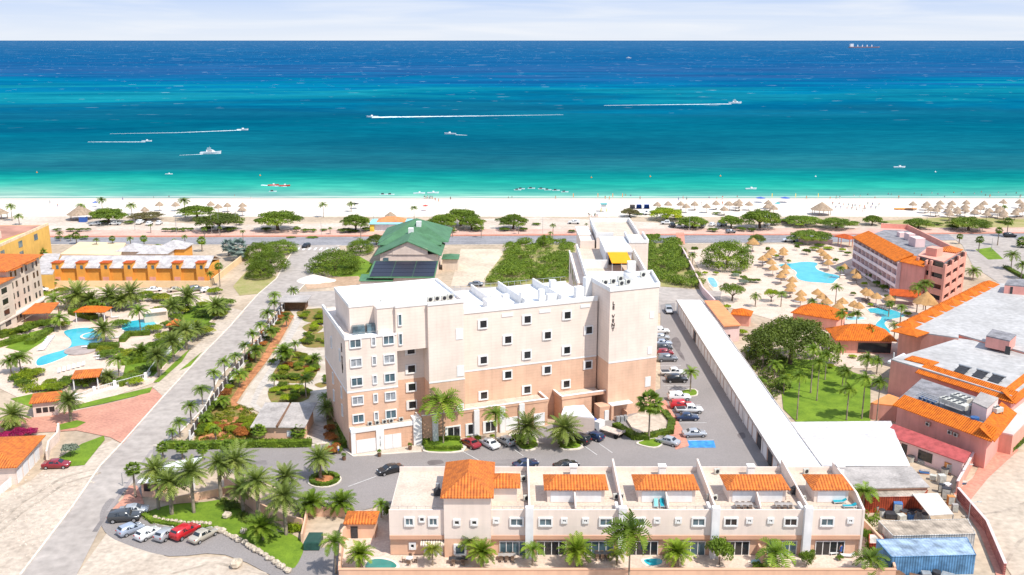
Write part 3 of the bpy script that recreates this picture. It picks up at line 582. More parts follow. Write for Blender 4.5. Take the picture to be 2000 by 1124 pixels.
# ================================================================ roundish car port tent beside the lane
tt = thing('carport_tent', 'white canvas car port between date palm and blue umbrella', 'canopy', (*W(1133,830,0),0))
c0 = [W(1102,800,3.0), W(1161,817,3.0), W(1143,793,3.0), W(1108,792,3.0)]
MB().prism([W(1096,812,2.9), W(1161,818,2.9), W(1140,793,2.9), W(1102,795,2.9)], 2.9, 3.1).build('canvas_roof', m_white, tt)
pb = [W(1100,813,2.9), W(1159,818,2.9)]
MB().wall([W(1161,818,2.9), W(1096,812,2.9)], .06, .1, 2.9).build('canvas_side', m_cream, tt)
[MB().tube((*W(x,y,2.9),0),(*W(x,y,2.9),2.9),.06).build('post', m_metal, tt) for x,y in ((1160,817),(1140,794))]
# ================================================================ town houses in the foreground
m_creamT = M('cream_house_render', (.82,.69,.60), .85, .04, .2, stain=.07, lines=[('Z', 1.15, .07, .03)])
m_peachT = M('peach_house_render', (.76,.48,.33), .85, .06, .2, stain=.07)
m_tanT = M('tan_house_render', (.66,.38,.25), .85, .06, .2)
YF, YB = 122.8, 136.0
GT = 'orange roofed terrace houses in the foreground row'
def house_shell(t, x0, x1, z1=6.6):
    MB().box(x0,x1,YF,YB,0,2.7).build('lower_wall', m_peachT, t)
    MB().box(x0,x1,YF-.35,YB,3.3,z1).build('upper_wall', m_creamT, t)
    MB().box(x0,x1,YF-.45,YB,2.7,3.3).build('floor_band', m_tanT, t)
    MB().box(x0+.1,x1-.1,YF,YB-.1,z1,z1+.05).build('terrace_floor', m_deck, t)
    parts('parapet', m_creamT, t, [(x0,x1,YF-.35,YF-.12,z1,z1+.55),(x0,x1,YB-.2,YB,z1,z1+.8)])
    r = MB(); n = max(2, int((x1-x0)/1.15))
    for i in range(n+1): x = lerp(x0+.1, x1-.1, i/n); r.tube((x,YF-.22,z1+.55),(x,YF-.22,z1+1.05),.025,n=4)
    r.box(x0,x1,YF-.24,YF-.2,z1+1.03,z1+1.07); r.build('terrace_rail', m_metal, t)
FH = Frame(0,0,0)
def sliding(t, x, w=4.0, n=4):
    m = MB(); m.box(x-w/2-.08,x+w/2+.08,YF-.12,YF,2.15,2.25); m.box(x-w/2-.08,x+w/2+.08,YF-.1,YF,.02,.1)
    for i in range(n+1): q = x-w/2+w*i/n; m.box(q-.05,q+.05,YF-.11,YF,.1,2.15)
    f = m.build('sliding_door', m_wtrim, t); MB().box(x-w/2,x+w/2,YF-.05,YF-.01,.1,2.15).build('pane', m_glass if int(x*7)%3 else m_glassb, f)
def bigwin(t, x, g=None): window(t, FH, x, YF-.35, 5.35, 1.55, .95, g or m_glassb, fw=.22)
def smallwin(t, x): window(t, FH, x, YF-.35, 5.55, .4, .3, m_glass, fw=.26, panes=2)
def penthouse(t, x0, x1, y0=125.3, y1=130.2, z=6.65, e=8.7, doors=True):
    MB().box(x0+.45,x1-.45,y0+.45,y1-.4,z,e).build('penthouse', m_creamT, t)
    MB().hip(x0,x1,y0,y1,e,1.15,over=.05,th=.14,ridge=1.9).build('tiled_roof', m_tile, t)
    if doors: MB().box(x0+.9,x1-.9,y0+.38,y0+.44,z+.05,e-.35).build('folding_door', m_white, t)
def fin(t, x, pillar=True):
    m = MB(); m.add([(x-.13,YF-.3,0),(x+.13,YF-.3,0),(x+.13,YB+.2,0),(x-.13,YB+.2,0),(x-.13,YF-.3,7.7),(x+.13,YF-.3,7.7),(x+.13,YB+.2,8.6),(x-.13,YB+.2,8.6)],[(0,3,2,1),(4,5,6,7),(0,1,5,4),(1,2,6,5),(2,3,7,6),(3,0,4,7)])
    m.build('party_wall', m_creamT, t)
    if pillar: MB().box(x-.55,x+.55,YF-1.1,YF-.31,0,7.8).build('white_pillar', m_white, t)
xs = [2.4, 15.25, 28.05, 40.8]
# end house with the tall tiled roof
e0 = thing('terrace_house', 'end terrace house with tall orange hipped roof and flat left wing', 'house', (-10,129,0), GT)
house_shell(e0, -17.0, -9.4); MB().box(-16.9,-9.4,YF-.5,YF-.36,0,.01).build('step', m_deck, e0)
MB().box(-9.38,-2.9,YF-.75,130.6,0,3.0).build('stair_tower_base', m_peachT, e0); MB().box(-9.38,-2.9,YF-.77,130.6,3.0,9.3).build('stair_tower', m_creamT, e0)
MB().hip(-9.3,-3.0,YF-.75,132.6,9.3,2.1,over=.5,th=.16).build('tiled_roof', m_tile, e0)
MB().box(-2.88,2.25,YF,YB,0,2.7).build('lower_wall', m_peachT, e0); MB().box(-2.88,2.25,YF-.35,YB,3.3,6.6).build('upper_wall', m_creamT, e0); MB().box(-2.88,2.25,YF-.45,YB,2.7,3.3).build('floor_band', m_tanT, e0)
MB().box(-2.88,2.25,YF,YB-.1,6.6,6.65).build('terrace_floor', m_deck, e0); parts('parapet', m_creamT, e0, [(-2.88,2.25,YF-.35,YF-.12,6.6,7.15),(-2.88,2.25,YB-.2,YB,6.6,7.4)])
r = MB(); [r.tube((x,YF-.22,7.1),(x,YF-.22,7.6),.025,n=4) for x in (-2.5,-1.3,-.1,1.1,2.1)]; r.box(-2.88,2.25,YF-.24,YF-.2,7.58,7.62); r.build('terrace_rail', m_metal, e0)
penthouse(e0, -3.4, 1.15, 125.5, 130.0, e=8.9, doors=False)
for x in (-14.2, -10.9): window(e0, FH, x, YF-.35, 5.4, .95, .95, m_glassb, fw=.25)
window(e0, FH, -12.45, YF-.35, 5.75, .5, .5, m_glass, fw=.2, panes=1); window(e0, FH, -13.9, YF, 1.5, .4, .5, m_glass, fw=.3, panes=1)
for x in (-7.6, -5.2): window(e0, FH, x, YF-.77, 5.5, .55, .5, m_glass, fw=.25, panes=1)
window(e0, FH, -7.2, YF-.75, 1.3, 1.2, 1.2, m_glassb, fw=.3, panes=1)
smallwin(e0, -2.2); bigwin(e0, .65); sliding(e0, .1, 3.6)
MB().box(-12.3,-9.6,YF-.09,YF-.01,.05,1.9).build('roller_door', m_white, e0)
aw_ = MB().add([(-12.7,YF,2.5),(-9.4,YF,2.5),(-9.4,YF-1,2.15),(-12.7,YF-1,2.15),(-12.7,YF-1,1.95),(-9.4,YF-1,1.95)],[(0,3,2,1),(3,4,5,2)]); aw_.build('striped_awning', M('striped_awning_cloth', (.78,.66,.52), .9, .03, 1, lines=[('X', .36, .6, .4)]), e0)
fin(e0, xs[0])
# middle double houses
labs = ['terrace house second from the left, two planters on its bare roof terrace', 'terrace house with two turquoise sun loungers on its roof terrace', 'terrace house with cane sofas and dining tables on its roof terrace']
for i in range(3):
    x0, x1 = xs[i] + .14, xs[i+1] - .14
    t = thing('terrace_house', labs[i], 'house', ((x0+x1)/2, 129, 0), GT)
    house_shell(t, x0, x1); penthouse(t, x0 + 2.0, x1 - 1.6)
    xm = (x0 + x1)/2
    m = MB(); m.add([(xm-.1,YF-.1,6.6),(xm+.1,YF-.1,6.6),(xm+.1,125.7,6.6),(xm-.1,125.7,6.6),(xm-.1,YF-.1,7.3),(xm+.1,YF-.1,7.3),(xm+.1,125.7,8.6),(xm-.1,125.7,8.6)],[(0,3,2,1),(4,5,6,7),(0,1,5,4),(1,2,6,5),(2,3,7,6),(3,0,4,7)])
    m.build('terrace_divider', m_creamT, t)
    bigwin(t, x0 + 2.1, m_glass if i == 2 else None); bigwin(t, x1 - 2.1, m_glass if i == 2 else m_glassb); smallwin(t, xm - 1.6); smallwin(t, xm + 1.35)
    sliding(t, xm - 3.3); sliding(t, xm + 3.3); fin(t, xs[i+1])
    MB().box(xm-.15,xm+.15,119.5,YF-.02,0,1.9).build('yard_divider', m_peachT, t)
    MB().box(xs[i+1]-.9,xs[i+1]-.5,YF,124.5,6.65,7.4).build('stair_gate', m_wtrim, t)
t = thing('terrace_house', 'right end terrace house with turquoise cushions and curved side wall', 'house', (44.7,129,0), GT)
house_shell(t, 40.94, 48.4); penthouse(t, 42.2, 47.9)
m = MB(); m.add([(48.4,YF-.4,0),(48.7,YF-.4,0),(48.7,YB,0),(48.4,YB,0),(48.4,YF-.4,7.2),(48.7,YF-.4,7.2),(48.7,125.7,8.2),(48.4,125.7,8.2),(48.7,YB,8.2),(48.4,YB,8.2)],[(0,3,2,1),(4,5,6,7),(0,1,5,4),(1,2,8,6,5),(2,3,9,8),(3,0,4,7,9),(7,6,8,9)]); m.build('side_wall', m_creamT, t)
bigwin(t, 43.6); smallwin(t, 46.8); sliding(t, 44.4)
# front garden wall, courtyards
gw = thing('garden_wall', 'low peach wall running along the front gardens of the terrace houses', 'wall', (15,116,0))
MB().box(-23.0,51,115.9,116.3,0,1.75).build('wall', m_peachT, gw); MB().box(-23.1,51.1,115.85,116.35,1.75,1.85).build('coping', m_tanT, gw)
cw = thing('courtyard_wall', 'peach wall on the left side of the courtyard pool', 'wall', (-23,124,0))
MB().wall([(-23.0,116.4),(-24.3,126),(-23.0,131.5)], .3, 0, 2.2).build('wall', m_peachT, cw)
sd_ = thing('boundary_wall', 'peach boundary wall between the end house and the container yard', 'wall', (52,125,0))
MB().wall([(51,116.4),(52.2,122),(51.0,134)], .3, 0, 2.1).build('wall', m_peachT, sd_)
sheet('courtyard', [(-23,116.3),(48.5,116.3),(51,116.3),(51.5,134),(48.6,134),(48.4,122.7),(-17,122.7),(-17,136),(-24,136),(-24,126)], m_deckp, .11, world=True)
gh = thing('gate_house', 'small orange tiled gate house at the left of the courtyard pool', 'gate house', (*W(705,1030,0),0))
gx0, gx1 = W(676,1010,2.6)[0], W(737,1010,2.6)[0]; gy = W(700,1023,2.6)[1]
MB().box(gx0+.2,gx1-.2,gy+.3,gy+3.4,0,2.5).build('wall', m_peachT, gh); MB().hip(gx0,gx1,gy,gy+3.7,2.5,.9,over=.1).build('tiled_roof', m_tile, gh); MB().box(gx0+.9,gx0+1.9,gy+.22,gy+.29,0,2).build('gate', m_dark, gh)
# ================================================================ long garage row
m_gw = M('garage_wall', (.56,.34,.24), .85, .08, .5)
gr = thing('garage_row', 'very long row of garages under a white coated flat roof', 'garage', (46.5,196,0))
MB().box(43.7,49.5,143.6,247.6,0,3.2).build('wall', m_gw, gr)
rr = MB(); ys = [143.4,158.0,171.5,188.0,203.5,220,234,247.9]
for i in range(7): rr.box(43.35,49.9,ys[i],ys[i+1]-.12,3.2 + .06*(i%2),3.5 + .06*(i%2))
rr.build('flat_roof', m_whiteroof, gr)
MB().box(43.3,43.42,143.4,247.9,3.1,3.62).box(49.8,49.95,143.4,247.9,3.2,3.7).build('roof_edge', M('roof_edge', (.55,.5,.46), .8, .1, 1), gr)
y = 144.6; k = 0
while y < 246:
    d = 2.5; g = MB().box(43.6,43.7,y,y+d,.05,2.55).build('garage_door', m_glass if k in (2, 4, 22) else m_white, gr); k += 1
    if k % 4 == 0: MB().box(43.5,43.7,y+d+.2,y+d+.75,0,3.1).build('pier', m_wtrim, gr); y += .8
    y += d + .8
# workshops behind the terrace houses
ws = thing('workshop', 'broad low building with white coated roof behind the town houses', 'building', (57,150,0))
def wq(pts, z): return [(max(50.05, W(x, y, z)[0]), W(x, y, z)[1]) for x, y in pts]
MB().prism(wq([(1552,828),(1738,826),(1774,908),(1600,910)], 3.3), 0, 3.299).build('wall', m_cream, ws); MB().prism(wq([(1568,860),(1753,859),(1777,911),(1600,911)], 3.3), 3.3, 3.5).build('white_roof', m_whiteroof, ws)
MB().prism(wq([(1545,826),(1740,824),(1752.5,857.5),(1568,858.5)], 3.3), 3.3, 3.45).build('pale_roof', M('pale_roof_felt', (.60,.57,.57), .8, .1, .3, fine=2), ws)
w2 = thing('shed', 'grey felt roofed shed between white workshop roof and rusty container', 'shed', (57,138,0))
MB().prism(wq([(1625,918),(1778,917),(1812,951),(1640,955)], 3.1), 0, 3.099).build('wall', m_peach, w2); MB().prism(wq([(1622,914),(1780,913),(1816,953),(1640,957)], 3.1), 3.1, 3.25).build('roof', m_greyroof, w2)
# ================================================================ plant kit
m_lfr = leaf_mat('palm_leaf', (.07,.13,.01), (.20,.29,.025), (.36,.36,.06))
m_lfd = leaf_mat('date_palm_leaf', (.09,.14,.02), (.25,.30,.06), (.42,.40,.13))
m_lfy = leaf_mat('yellow_green_leaf', (.12,.17,.01), (.32,.34,.02), (.45,.40,.04))
m_lft = leaf_mat('mesquite_leaf', (.085,.14,.012), (.20,.285,.025), (.32,.37,.05), rnd=.18)
m_lfo = leaf_mat('dark_tree_leaf', (.075,.11,.014), (.18,.24,.03), (.27,.31,.05), rnd=.15)
m_lfh = leaf_mat('hedge_leaf', (.07,.12,.01), (.17,.25,.02), (.26,.32,.03))
m_lfb = leaf_mat('bright_shrub_leaf', (.16,.24,.01), (.36,.44,.015), (.50,.50,.03))
m_lfs = leaf_mat('silver_shrub_leaf', (.22,.27,.19), (.38,.43,.33), (.46,.50,.42))
m_lfm = leaf_mat('magenta_flower', (.22,.01,.07), (.48,.02,.12), (.10,.10,.02))
m_lfg = leaf_mat('blue_green_palm_leaf', (.12,.17,.14), (.25,.32,.28), (.36,.42,.38))
m_lfr2 = leaf_mat('red_shrub_leaf', (.25,.08,.02), (.48,.18,.04), (.18,.20,.02))
def frond(m, a, el, L, droop, n=11, wl=.5, thick=1.0, rnd=random, tilt=-.35, wind=(0, 0)):
    """one feather leaf: rachis bending under its weight with narrow leaflets on both sides"""
    p = Vector((0,0,0)); d = Vector((math.cos(a)*math.cos(el), math.sin(a)*math.cos(el), math.sin(el)))
    pts = [p.copy()]; st = L / n
    for i in range(n):
        d = (d + Vector((wind[0], wind[1], -droop)) / n).normalized(); p = p + d * st; pts.append(p.copy())
    side = Vector((-math.sin(a), math.cos(a), 0))
    for i in range(1, n + 1):
        t = i / n; q = pts[i]; dd = (pts[i] - pts[i-1]).normalized(); up = side.cross(dd).normalized()
        w = wl * L * (math.sin(math.pi * min(1, t * .88 + .13)) ** .7) * .5
        for s_ in (-1, 1):
            tip = q + side * s_ * w * rnd.uniform(.85, 1.1) + dd * w * .65 + up * w * tilt * rnd.uniform(.6, 1.5)
            b0 = q - dd * st * .42 * thick; b1 = q + dd * st * .42 * thick
            m.add([b0, b1, tip + dd * .03, tip - dd * st * .18 * thick], [(0, 1, 2, 3)])
    for i in range(n): 
        w = .035 * L * (1 - i / n) * .5 + .01
        m.add([pts[i] - side * w, pts[i] + side * w, pts[i+1] + side * w * .8, pts[i+1] - side * w * .8], [(0, 1, 2, 3)])
def crown(kind, seed):
    r = random.Random(seed); m = MB(); wind = (0, 0)
    if kind == 'royal': n, dr, wl, L0, els = 19, 1.45, .42, 1.0, (1.2, -.05)
    elif kind == 'coco': n, dr, wl, L0, els = 24, 1.5, .44, 1.0, (1.3, -.35); wind = (-.9, .3)
    elif kind == 'date': n, dr, wl, L0, els = 54, .75, .30, 1.0, (1.4, -.55)
    elif kind == 'sago': n, dr, wl, L0, els = 46, .9, .34, 1.0, (1.45, -.2)
    for i in range(n):
        t = (i + .5) / n; el = lerp(els[0], els[1], t ** .8) + r.uniform(-.1, .1); a = i * 2.399963 + r.uniform(-.2, .2)
        frond(m, a, el, L0 * r.uniform(.85, 1.08) * (1 if t > .12 else .75), dr * r.uniform(.8, 1.25), 12 if kind != 'date' else 11, wl, .85 if kind == 'date' else 1.0, r, -.4 if kind != 'date' else .25, wind)
    if kind == 'date':
        m.ell(0, 0, -.05, .11, .11, .16, 8, 5)
    return m
def fan_crown(seed, n=32):
    r = random.Random(seed); m = MB()
    for i in range(n):
        t = (i + .5) / n; el = lerp(1.35, -.75, t ** .85); a = i * 2.399963
        d = Vector((math.cos(a)*math.cos(el), math.sin(a)*math.cos(el), math.sin(el))); side = Vector((-math.sin(a), math.cos(a), 0)); up = side.cross(d)
        c = d * r.uniform(.36, .52); m.add([Vector((0,0,0)) - side*.012, Vector((0,0,0)) + side*.012, c + side*.012, c - side*.012], [(0,1,2,3)])
        k = 12
        for j in range(k):
            b = lerp(-1.35, 1.35, j/(k-1)); e1 = (d*math.cos(b) + side*math.sin(b)); L = .48 * (1 - .12*abs(b)); w = .05
            tip = c + e1 * L + Vector((0,0,-.12)) * abs(b) + Vector((0,0,-.1)); sd = (side*math.cos(b) - d*math.sin(b)); q = c + e1 * L * .55 + up*.03
            m.add([c, q + sd*w, tip, q - sd*w], [(0,1,2,3)])
    return m
def palm_trunk(kind, seed):
    r = random.Random(seed); m = MB(); n = 9; k = 8; bend = {'royal': .01, 'coco': .10, 'date': .015, 'fan': .02, 'sago': 0}[kind]
    ring = []
    for i in range(n + 1):
        t = i / n
        w = {'royal': 1.15 - .35*t + (.12 if i == 0 else 0), 'coco': 1.0 - .35*t + (.35 if i == 0 else 0), 'date': 1.15 - .1*t, 'fan': 1.2 - .45*t + (.2 if i == 0 else 0), 'sago': 1}[kind]
        w *= r.uniform(.94, 1.06); cx = bend * (t*t - t) * 4 * .6 ; ring.append([(cx + w*math.cos(2*math.pi*j/k), w*math.sin(2*math.pi*j/k), t) for j in range(k)])
    vs = [p for q in ring for p in q]; fs = [(i*k+j, i*k+(j+1)%k, (i+1)*k+(j+1)%k, (i+1)*k+j) for i in range(n) for j in range(k)] + [tuple(n*k+j for j in range(k))]
    return m.add(vs, fs)
PAL = {}
for kind, mt, nv in (('royal', m_lfr, 3), ('coco', m_lfr, 3), ('date', m_lfd, 3), ('sago', m_lfr, 1)):
    PAL[kind] = ([crown(kind, 10*i+3).mesh(kind + '_crown', mt) for i in range(nv)], palm_trunk(kind, 5).mesh('palm_trunk', m_trunk))
PAL['fan'] = ([fan_crown(3).mesh('fan_crown', m_lfr), fan_crown(8).mesh('fan_crown', m_lfr)], palm_trunk('fan', 6).mesh('palm_trunk', m_trunk))
PAL['bluefan'] = ([fan_crown(5).mesh('fan_crown', m_lfg)], PAL['fan'][1])
PAL['ygreen'] = ([crown('royal', 91).mesh('royal_crown', m_lfy)], PAL['royal'][1])
m_lfa = leaf_mat('areca_leaf', (.12,.20,.015), (.30,.40,.03), (.48,.48,.06))
PAL['areca'] = ([crown('sago', 77).mesh('areca_crown', m_lfa)], palm_trunk('sago', 5).mesh('palm_trunk', m_trunk))
PRAD = {'areca': .3, 'royal': .13, 'coco': .13, 'date': .24, 'fan': .17, 'bluefan': .2, 'sago': .2, 'ygreen': .12}
PSC = {'areca': 1.08, 'royal': 1.14, 'coco': 1.1, 'date': 1.25, 'fan': 1.2, 'bluefan': 1.25, 'sago': 1.25, 'ygreen': 1.4}
PNAME = {'areca': 'areca_palm', 'royal': 'palm_tree', 'coco': 'coconut_palm', 'date': 'date_palm', 'fan': 'fan_palm', 'bluefan': 'fan_palm', 'sago': 'cycad', 'ygreen': 'palm_tree'}
_pk = [0]
def palm(kind, bx, by, ty, w, label, group=None, trunk_r=None, world=None):
    """base pixel, crown centre pixel row, crown width in pixels"""
    p = world or W(bx, by); h = max(.3, hgt(p, ty)) if not world else ty; cw = w / ppm(by) / 2 if not world else w
    _pk[0] += 1; k = _pk[0]
    t = thing(PNAME[kind], label, 'palm' if kind != 'sago' else 'cycad', (*p, 0), group, (k * 1.7) % 6.28 if kind != 'coco' else ((k * 1.7) % .8 - .4))
    cs, tm = PAL[kind]
    o = bpy.data.objects.new('trunk', tm); COL.objects.link(o); o.parent = t; r = (trunk_r or PRAD[kind]) * (1 + .1 * math.sin(k * 3)); o.scale = (r, r, h)
    c = bpy.data.objects.new('crown', cs[k % len(cs)]); COL.objects.link(c); c.parent = t; c.location = (0, 0, h - .02); c.scale = (cw * PSC[kind], cw * PSC[kind], cw * PSC[kind] * .95)
    return t
def leaf_cloud(m, blobs, n, size, r, shell=.55, flat=.6):
    """n small leaf cards spread through a set of ellipsoids (cx,cy,cz,rx,ry,rz)"""
    tot = sum(b[3]*b[4] for b in blobs)
    for b in blobs:
        for _ in range(max(4, int(n * b[3]*b[4] / tot))):
            u = Vector((r.gauss(0,1), r.gauss(0,1), r.gauss(0,1))).normalized() * (r.uniform(shell, 1.0) ** .8) 
            if u.z < -.35: u.z *= -.6
            c = Vector((b[0] + u.x*b[3], b[1] + u.y*b[4], b[2] + u.z*b[5]))
            nn = (u + Vector((r.gauss(0,.55), r.gauss(0,.55), r.gauss(.35,.5)))).normalized(); s = size * r.uniform(.6, 1.35)
            a = nn.cross(Vector((r.gauss(0,1), r.gauss(0,1), r.gauss(0,1)))).normalized(); e = nn.cross(a); q = r.uniform(.45, .8)
            m.add([c - a*s - e*s*q*.3, c + e*s*q, c + a*s + e*s*q*.2, c - e*s*q], [(0,1,2,3)])
def tree_proto(name, kind, seed, mt):
    r = random.Random(seed); root = thing(name, None, 'tree'); tk = MB(); cb = []
    # unit tree: height 1, crown radius 1 (x, y)
    if kind == 'flat':      # wind swept umbrella crown
        forks = 5; base = Vector((0, 0, 0)); mid = Vector((.03, 0, .28))
        tk.tube(base, mid, .075, .055, 7)
        for i in range(forks):
            a = i * 2 * math.pi / forks + r.uniform(-.3, .3); R1 = r.uniform(.35, .6); e = Vector((R1*math.cos(a), R1*math.sin(a), r.uniform(.55, .68)))
            k = mid.lerp(e, .5) + Vector((0, 0, .05)); tk.tube(mid, k, .045, .03, 5); tk.tube(k, e, .03, .014, 5)
            for j in range(2): tk.tube(k.lerp(e, .5), e + Vector((r.uniform(-.25,.25), r.uniform(-.25,.25), .14)), .016, .006, 4)
        for i in range(34):
            a = i * 2.4; R1 = math.sqrt((i + .5) / 34) * .80 * r.uniform(.85, 1.12); cb.append((R1*math.cos(a), R1*math.sin(a), .76 - .36*R1*R1 + r.uniform(-.14,.06), r.uniform(.17,.29), r.uniform(.17,.29), r.uniform(.11,.20)))
        for i in range(14):
            a = i * 2.4 + .5; R1 = r.uniform(.45, .8); cb.append((R1*math.cos(a), R1*math.sin(a), r.uniform(.40,.55), .18, .18, .12))
        n, sz = 10500, .028
    elif kind == 'round':
        tk.tube((0,0,0), (.02,0,.35), .06, .045, 7)
        for i in range(5):
            a = i*1.3; tk.tube((.02,0,.3), (.45*math.cos(a), .45*math.sin(a), .62), .035, .012, 5)
        for i in range(24):
            a = i * 2.4; t = (i+.5)/24; R1 = math.sqrt(t) * .72; cb.append((R1*math.cos(a), R1*math.sin(a), .40 + .42*math.sqrt(max(0,1-R1*R1)) + r.uniform(-.1,.08), r.uniform(.22,.33), r.uniform(.22,.33), r.uniform(.12,.18)))
        n, sz = 5200, .027
    elif kind == 'dome':    # full crown that hangs nearly to the ground
        tk.tube((0,0,0), (.02,0,.4), .05, .04, 7)
        for i in range(6):
            a = i*1.1; tk.tube((.02,0,.3), (.6*math.cos(a), .6*math.sin(a), .6), .03, .01, 5)
        for i in range(46):
            a = i * 2.4; R1 = math.sqrt((i+.5)/46) * .86; cb.append((R1*math.cos(a), R1*math.sin(a), .12 + .66*(1-R1**2.6) + r.uniform(-.1,.08), r.uniform(.17,.27), r.uniform(.17,.27), r.uniform(.12,.20)))
        for i in range(26 if seed in (25, 26) else 0):
            a = i * 2.4; R1 = r.uniform(.6, .86); cb.append((R1*math.cos(a), R1*math.sin(a), .16, .2, .2, .17))
        n, sz = 12000, .023
    else:                   # bush: leaves to the ground
        tk.tube((0,0,0), (0,0,.4), .04, .02, 5)
        for i in range(14):
            a = i * 2.4; R1 = math.sqrt((i+.5)/14) * .68; cb.append((R1*math.cos(a), R1*math.sin(a), .30 + .38*math.sqrt(max(0,1-R1*R1)) + r.uniform(-.08,.1), r.uniform(.24,.36), r.uniform(.24,.36), r.uniform(.22,.32)))
        n, sz = 2200, .055
    cm = MB(); leaf_cloud(cm, cb, n, sz, r)
    return cm.mesh(name + '_crown', mt), tk.mesh(name + '_trunk', m_bark), root
TREE = {}
def protos(key, kind, mt, seeds):
    L_ = []
    for s_ in seeds:
        c, t, root = tree_proto(key, kind, s_, mt); bpy.data.objects.remove(root); L_.append((c, t))
    TREE[key] = L_
protos('divi', 'flat', m_lft, (1, 2, 3)); protos('darkdivi', 'flat', m_lfo, (5,)); protos('round', 'round', m_lft, (11, 12)); protos('dark', 'dome', m_lfo, (21, 22)); protos('dome', 'dome', m_lft, (25, 26)); protos('yround', 'round', m_lfb, (31,))
protos('bush', 'bush', m_lfh, (41, 42)); protos('brightbush', 'bush', m_lfb, (51,)); protos('silverbush', 'bush', m_lfs, (61,)); protos('flowerbush', 'bush', m_lfm, (71,)); protos('redbush', 'bush', m_lfr2, (81,)); protos('drybush', 'bush', m_lfy, (91,))
_tk = [0]
def tree(kind, bx, by, ty, w, label, group=None, name=None, cat=None, sy=1.0, rz=None):
    p = W(bx, by); h = max(.5, hgt(p, ty) - 0); cw = w / ppm(by) / 2; _tk[0] += 1; k = _tk[0]
    # the top of a broad crown is seen over its back: take the depth out of the height
    if 'bush' not in kind: h = max(1.5, h - cw * .13)
    else: h = max(.4, h - cw * .35)
    isb = 'bush' in kind
    t = thing(name or ('shrub' if isb else 'shade_tree'), label, cat or ('shrub' if isb else 'tree'), (*p, 0), group, (k * 1.9) % 6.28 if rz is None else rz)
    cm, tm = TREE[kind][k % len(TREE[kind])]
    o = bpy.data.objects.new('trunk', tm); COL.objects.link(o); o.parent = t; o.scale = (cw, cw, h) if not isb else (cw, cw, h*.9)
    c = bpy.data.objects.new('crown' if not isb else 'foliage', cm); COL.objects.link(c); c.parent = t; c.scale = (cw, cw * sy, h)
    return t
def hedge(pts, h, w, label, mt=None, smooth=0, world=False, closed=False, name='hedge', group=None, leafsz=.16, dens=16, z0=0):
    """clipped hedge along a pixel path: a knobbly core covered with leaf cards"""
    p = pts if world else pw(pts)
    if smooth: p = smooth_poly(p, smooth) if closed else p
    mt = mt or m_lfh; r = random.Random(len(pts) * 7 + int(abs(p[0][0]))); m = MB(); lf = MB()
    n = len(p)
    for i in range(n if closed else n - 1):
        a, b = p[i], p[(i+1) % n]; L = math.hypot(b[0]-a[0], b[1]-a[1])
        if L < .05: continue
        dx, dy = (b[0]-a[0])/L, (b[1]-a[1])/L
        m.obox((a[0]+b[0])/2, (a[1]+b[1])/2, z0, L + w*.8, w*.86, h*.92 + .004*(i%3), math.atan2(dy, dx))
        for _ in range(int(L * (w + 2*h) * dens)):
            t = r.uniform(-.1, 1.1) * L; q = r.uniform(-h - w/2, h + w/2)
            if abs(q) < w/2: z = h * r.uniform(.9, 1.06); s_ = q; nn = Vector((0,0,1))
            else: z = h - (abs(q) - w/2); s_ = math.copysign(w/2 * r.uniform(.9,1.08), q); nn = Vector((-dy, dx, 0)) * (1 if q > 0 else -1)
            c = Vector((a[0] + dx*t - dy*s_, a[1] + dy*t + dx*s_, z0 + max(.03, z))); nn = (nn + Vector((r.gauss(0,.5), r.gauss(0,.5), r.gauss(0,.5)))).normalized()
            e = nn.cross(Vector((r.gauss(0,1), r.gauss(0,1), r.gauss(0,1)))).normalized(); f = nn.cross(e); k = leafsz * r.uniform(.6,1.3)
            lf.add([c - e*k, c + f*k*.6, c + e*k, c - f*k*.6], [(0,1,2,3)])
    t = thing(name, label, 'hedge', (*p[0], 0), group)
    m.build('core', mt, t); lf.build('foliage', mt, t); return t
def bed(pts, z, mat, label, cat='flower bed', smooth=3, name='planting_bed'):
    p = smooth_poly(pw(pts), smooth); o = MB().prism(p, 0, z).build(name, mat); return tag(o, label, cat)
def plants_stuff(pts, n, size, h, mt, label, name='ground_cover', cat='plants', seed=1):
    """uncountable low planting inside a pixel outline"""
    p = pw(pts); r = random.Random(seed); x0, x1 = min(a[0] for a in p), max(a[0] for a in p); y0, y1 = min(a[1] for a in p), max(a[1] for a in p)
    def inside(x, y):
        c = False; j = len(p)-1
        for i in range(len(p)):
            if (p[i][1] > y) != (p[j][1] > y) and x < (p[j][0]-p[i][0])*(y-p[i][1])/(p[j][1]-p[i][1]) + p[i][0]: c = not c
            j = i
        return c
    m = MB(); k = 0
    while k < n:
        x, y = r.uniform(x0, x1), r.uniform(y0, y1); k += 1
        if not inside(x, y): continue
        R1 = size * r.uniform(.5, 1.2); leaf_cloud(m, [(x, y, h*.4, R1, R1, h * r.uniform(.4, 1.0))], 60, R1*.22, r)
    o = m.build(name, mt); return tag(o, label, cat, None, 'stuff')
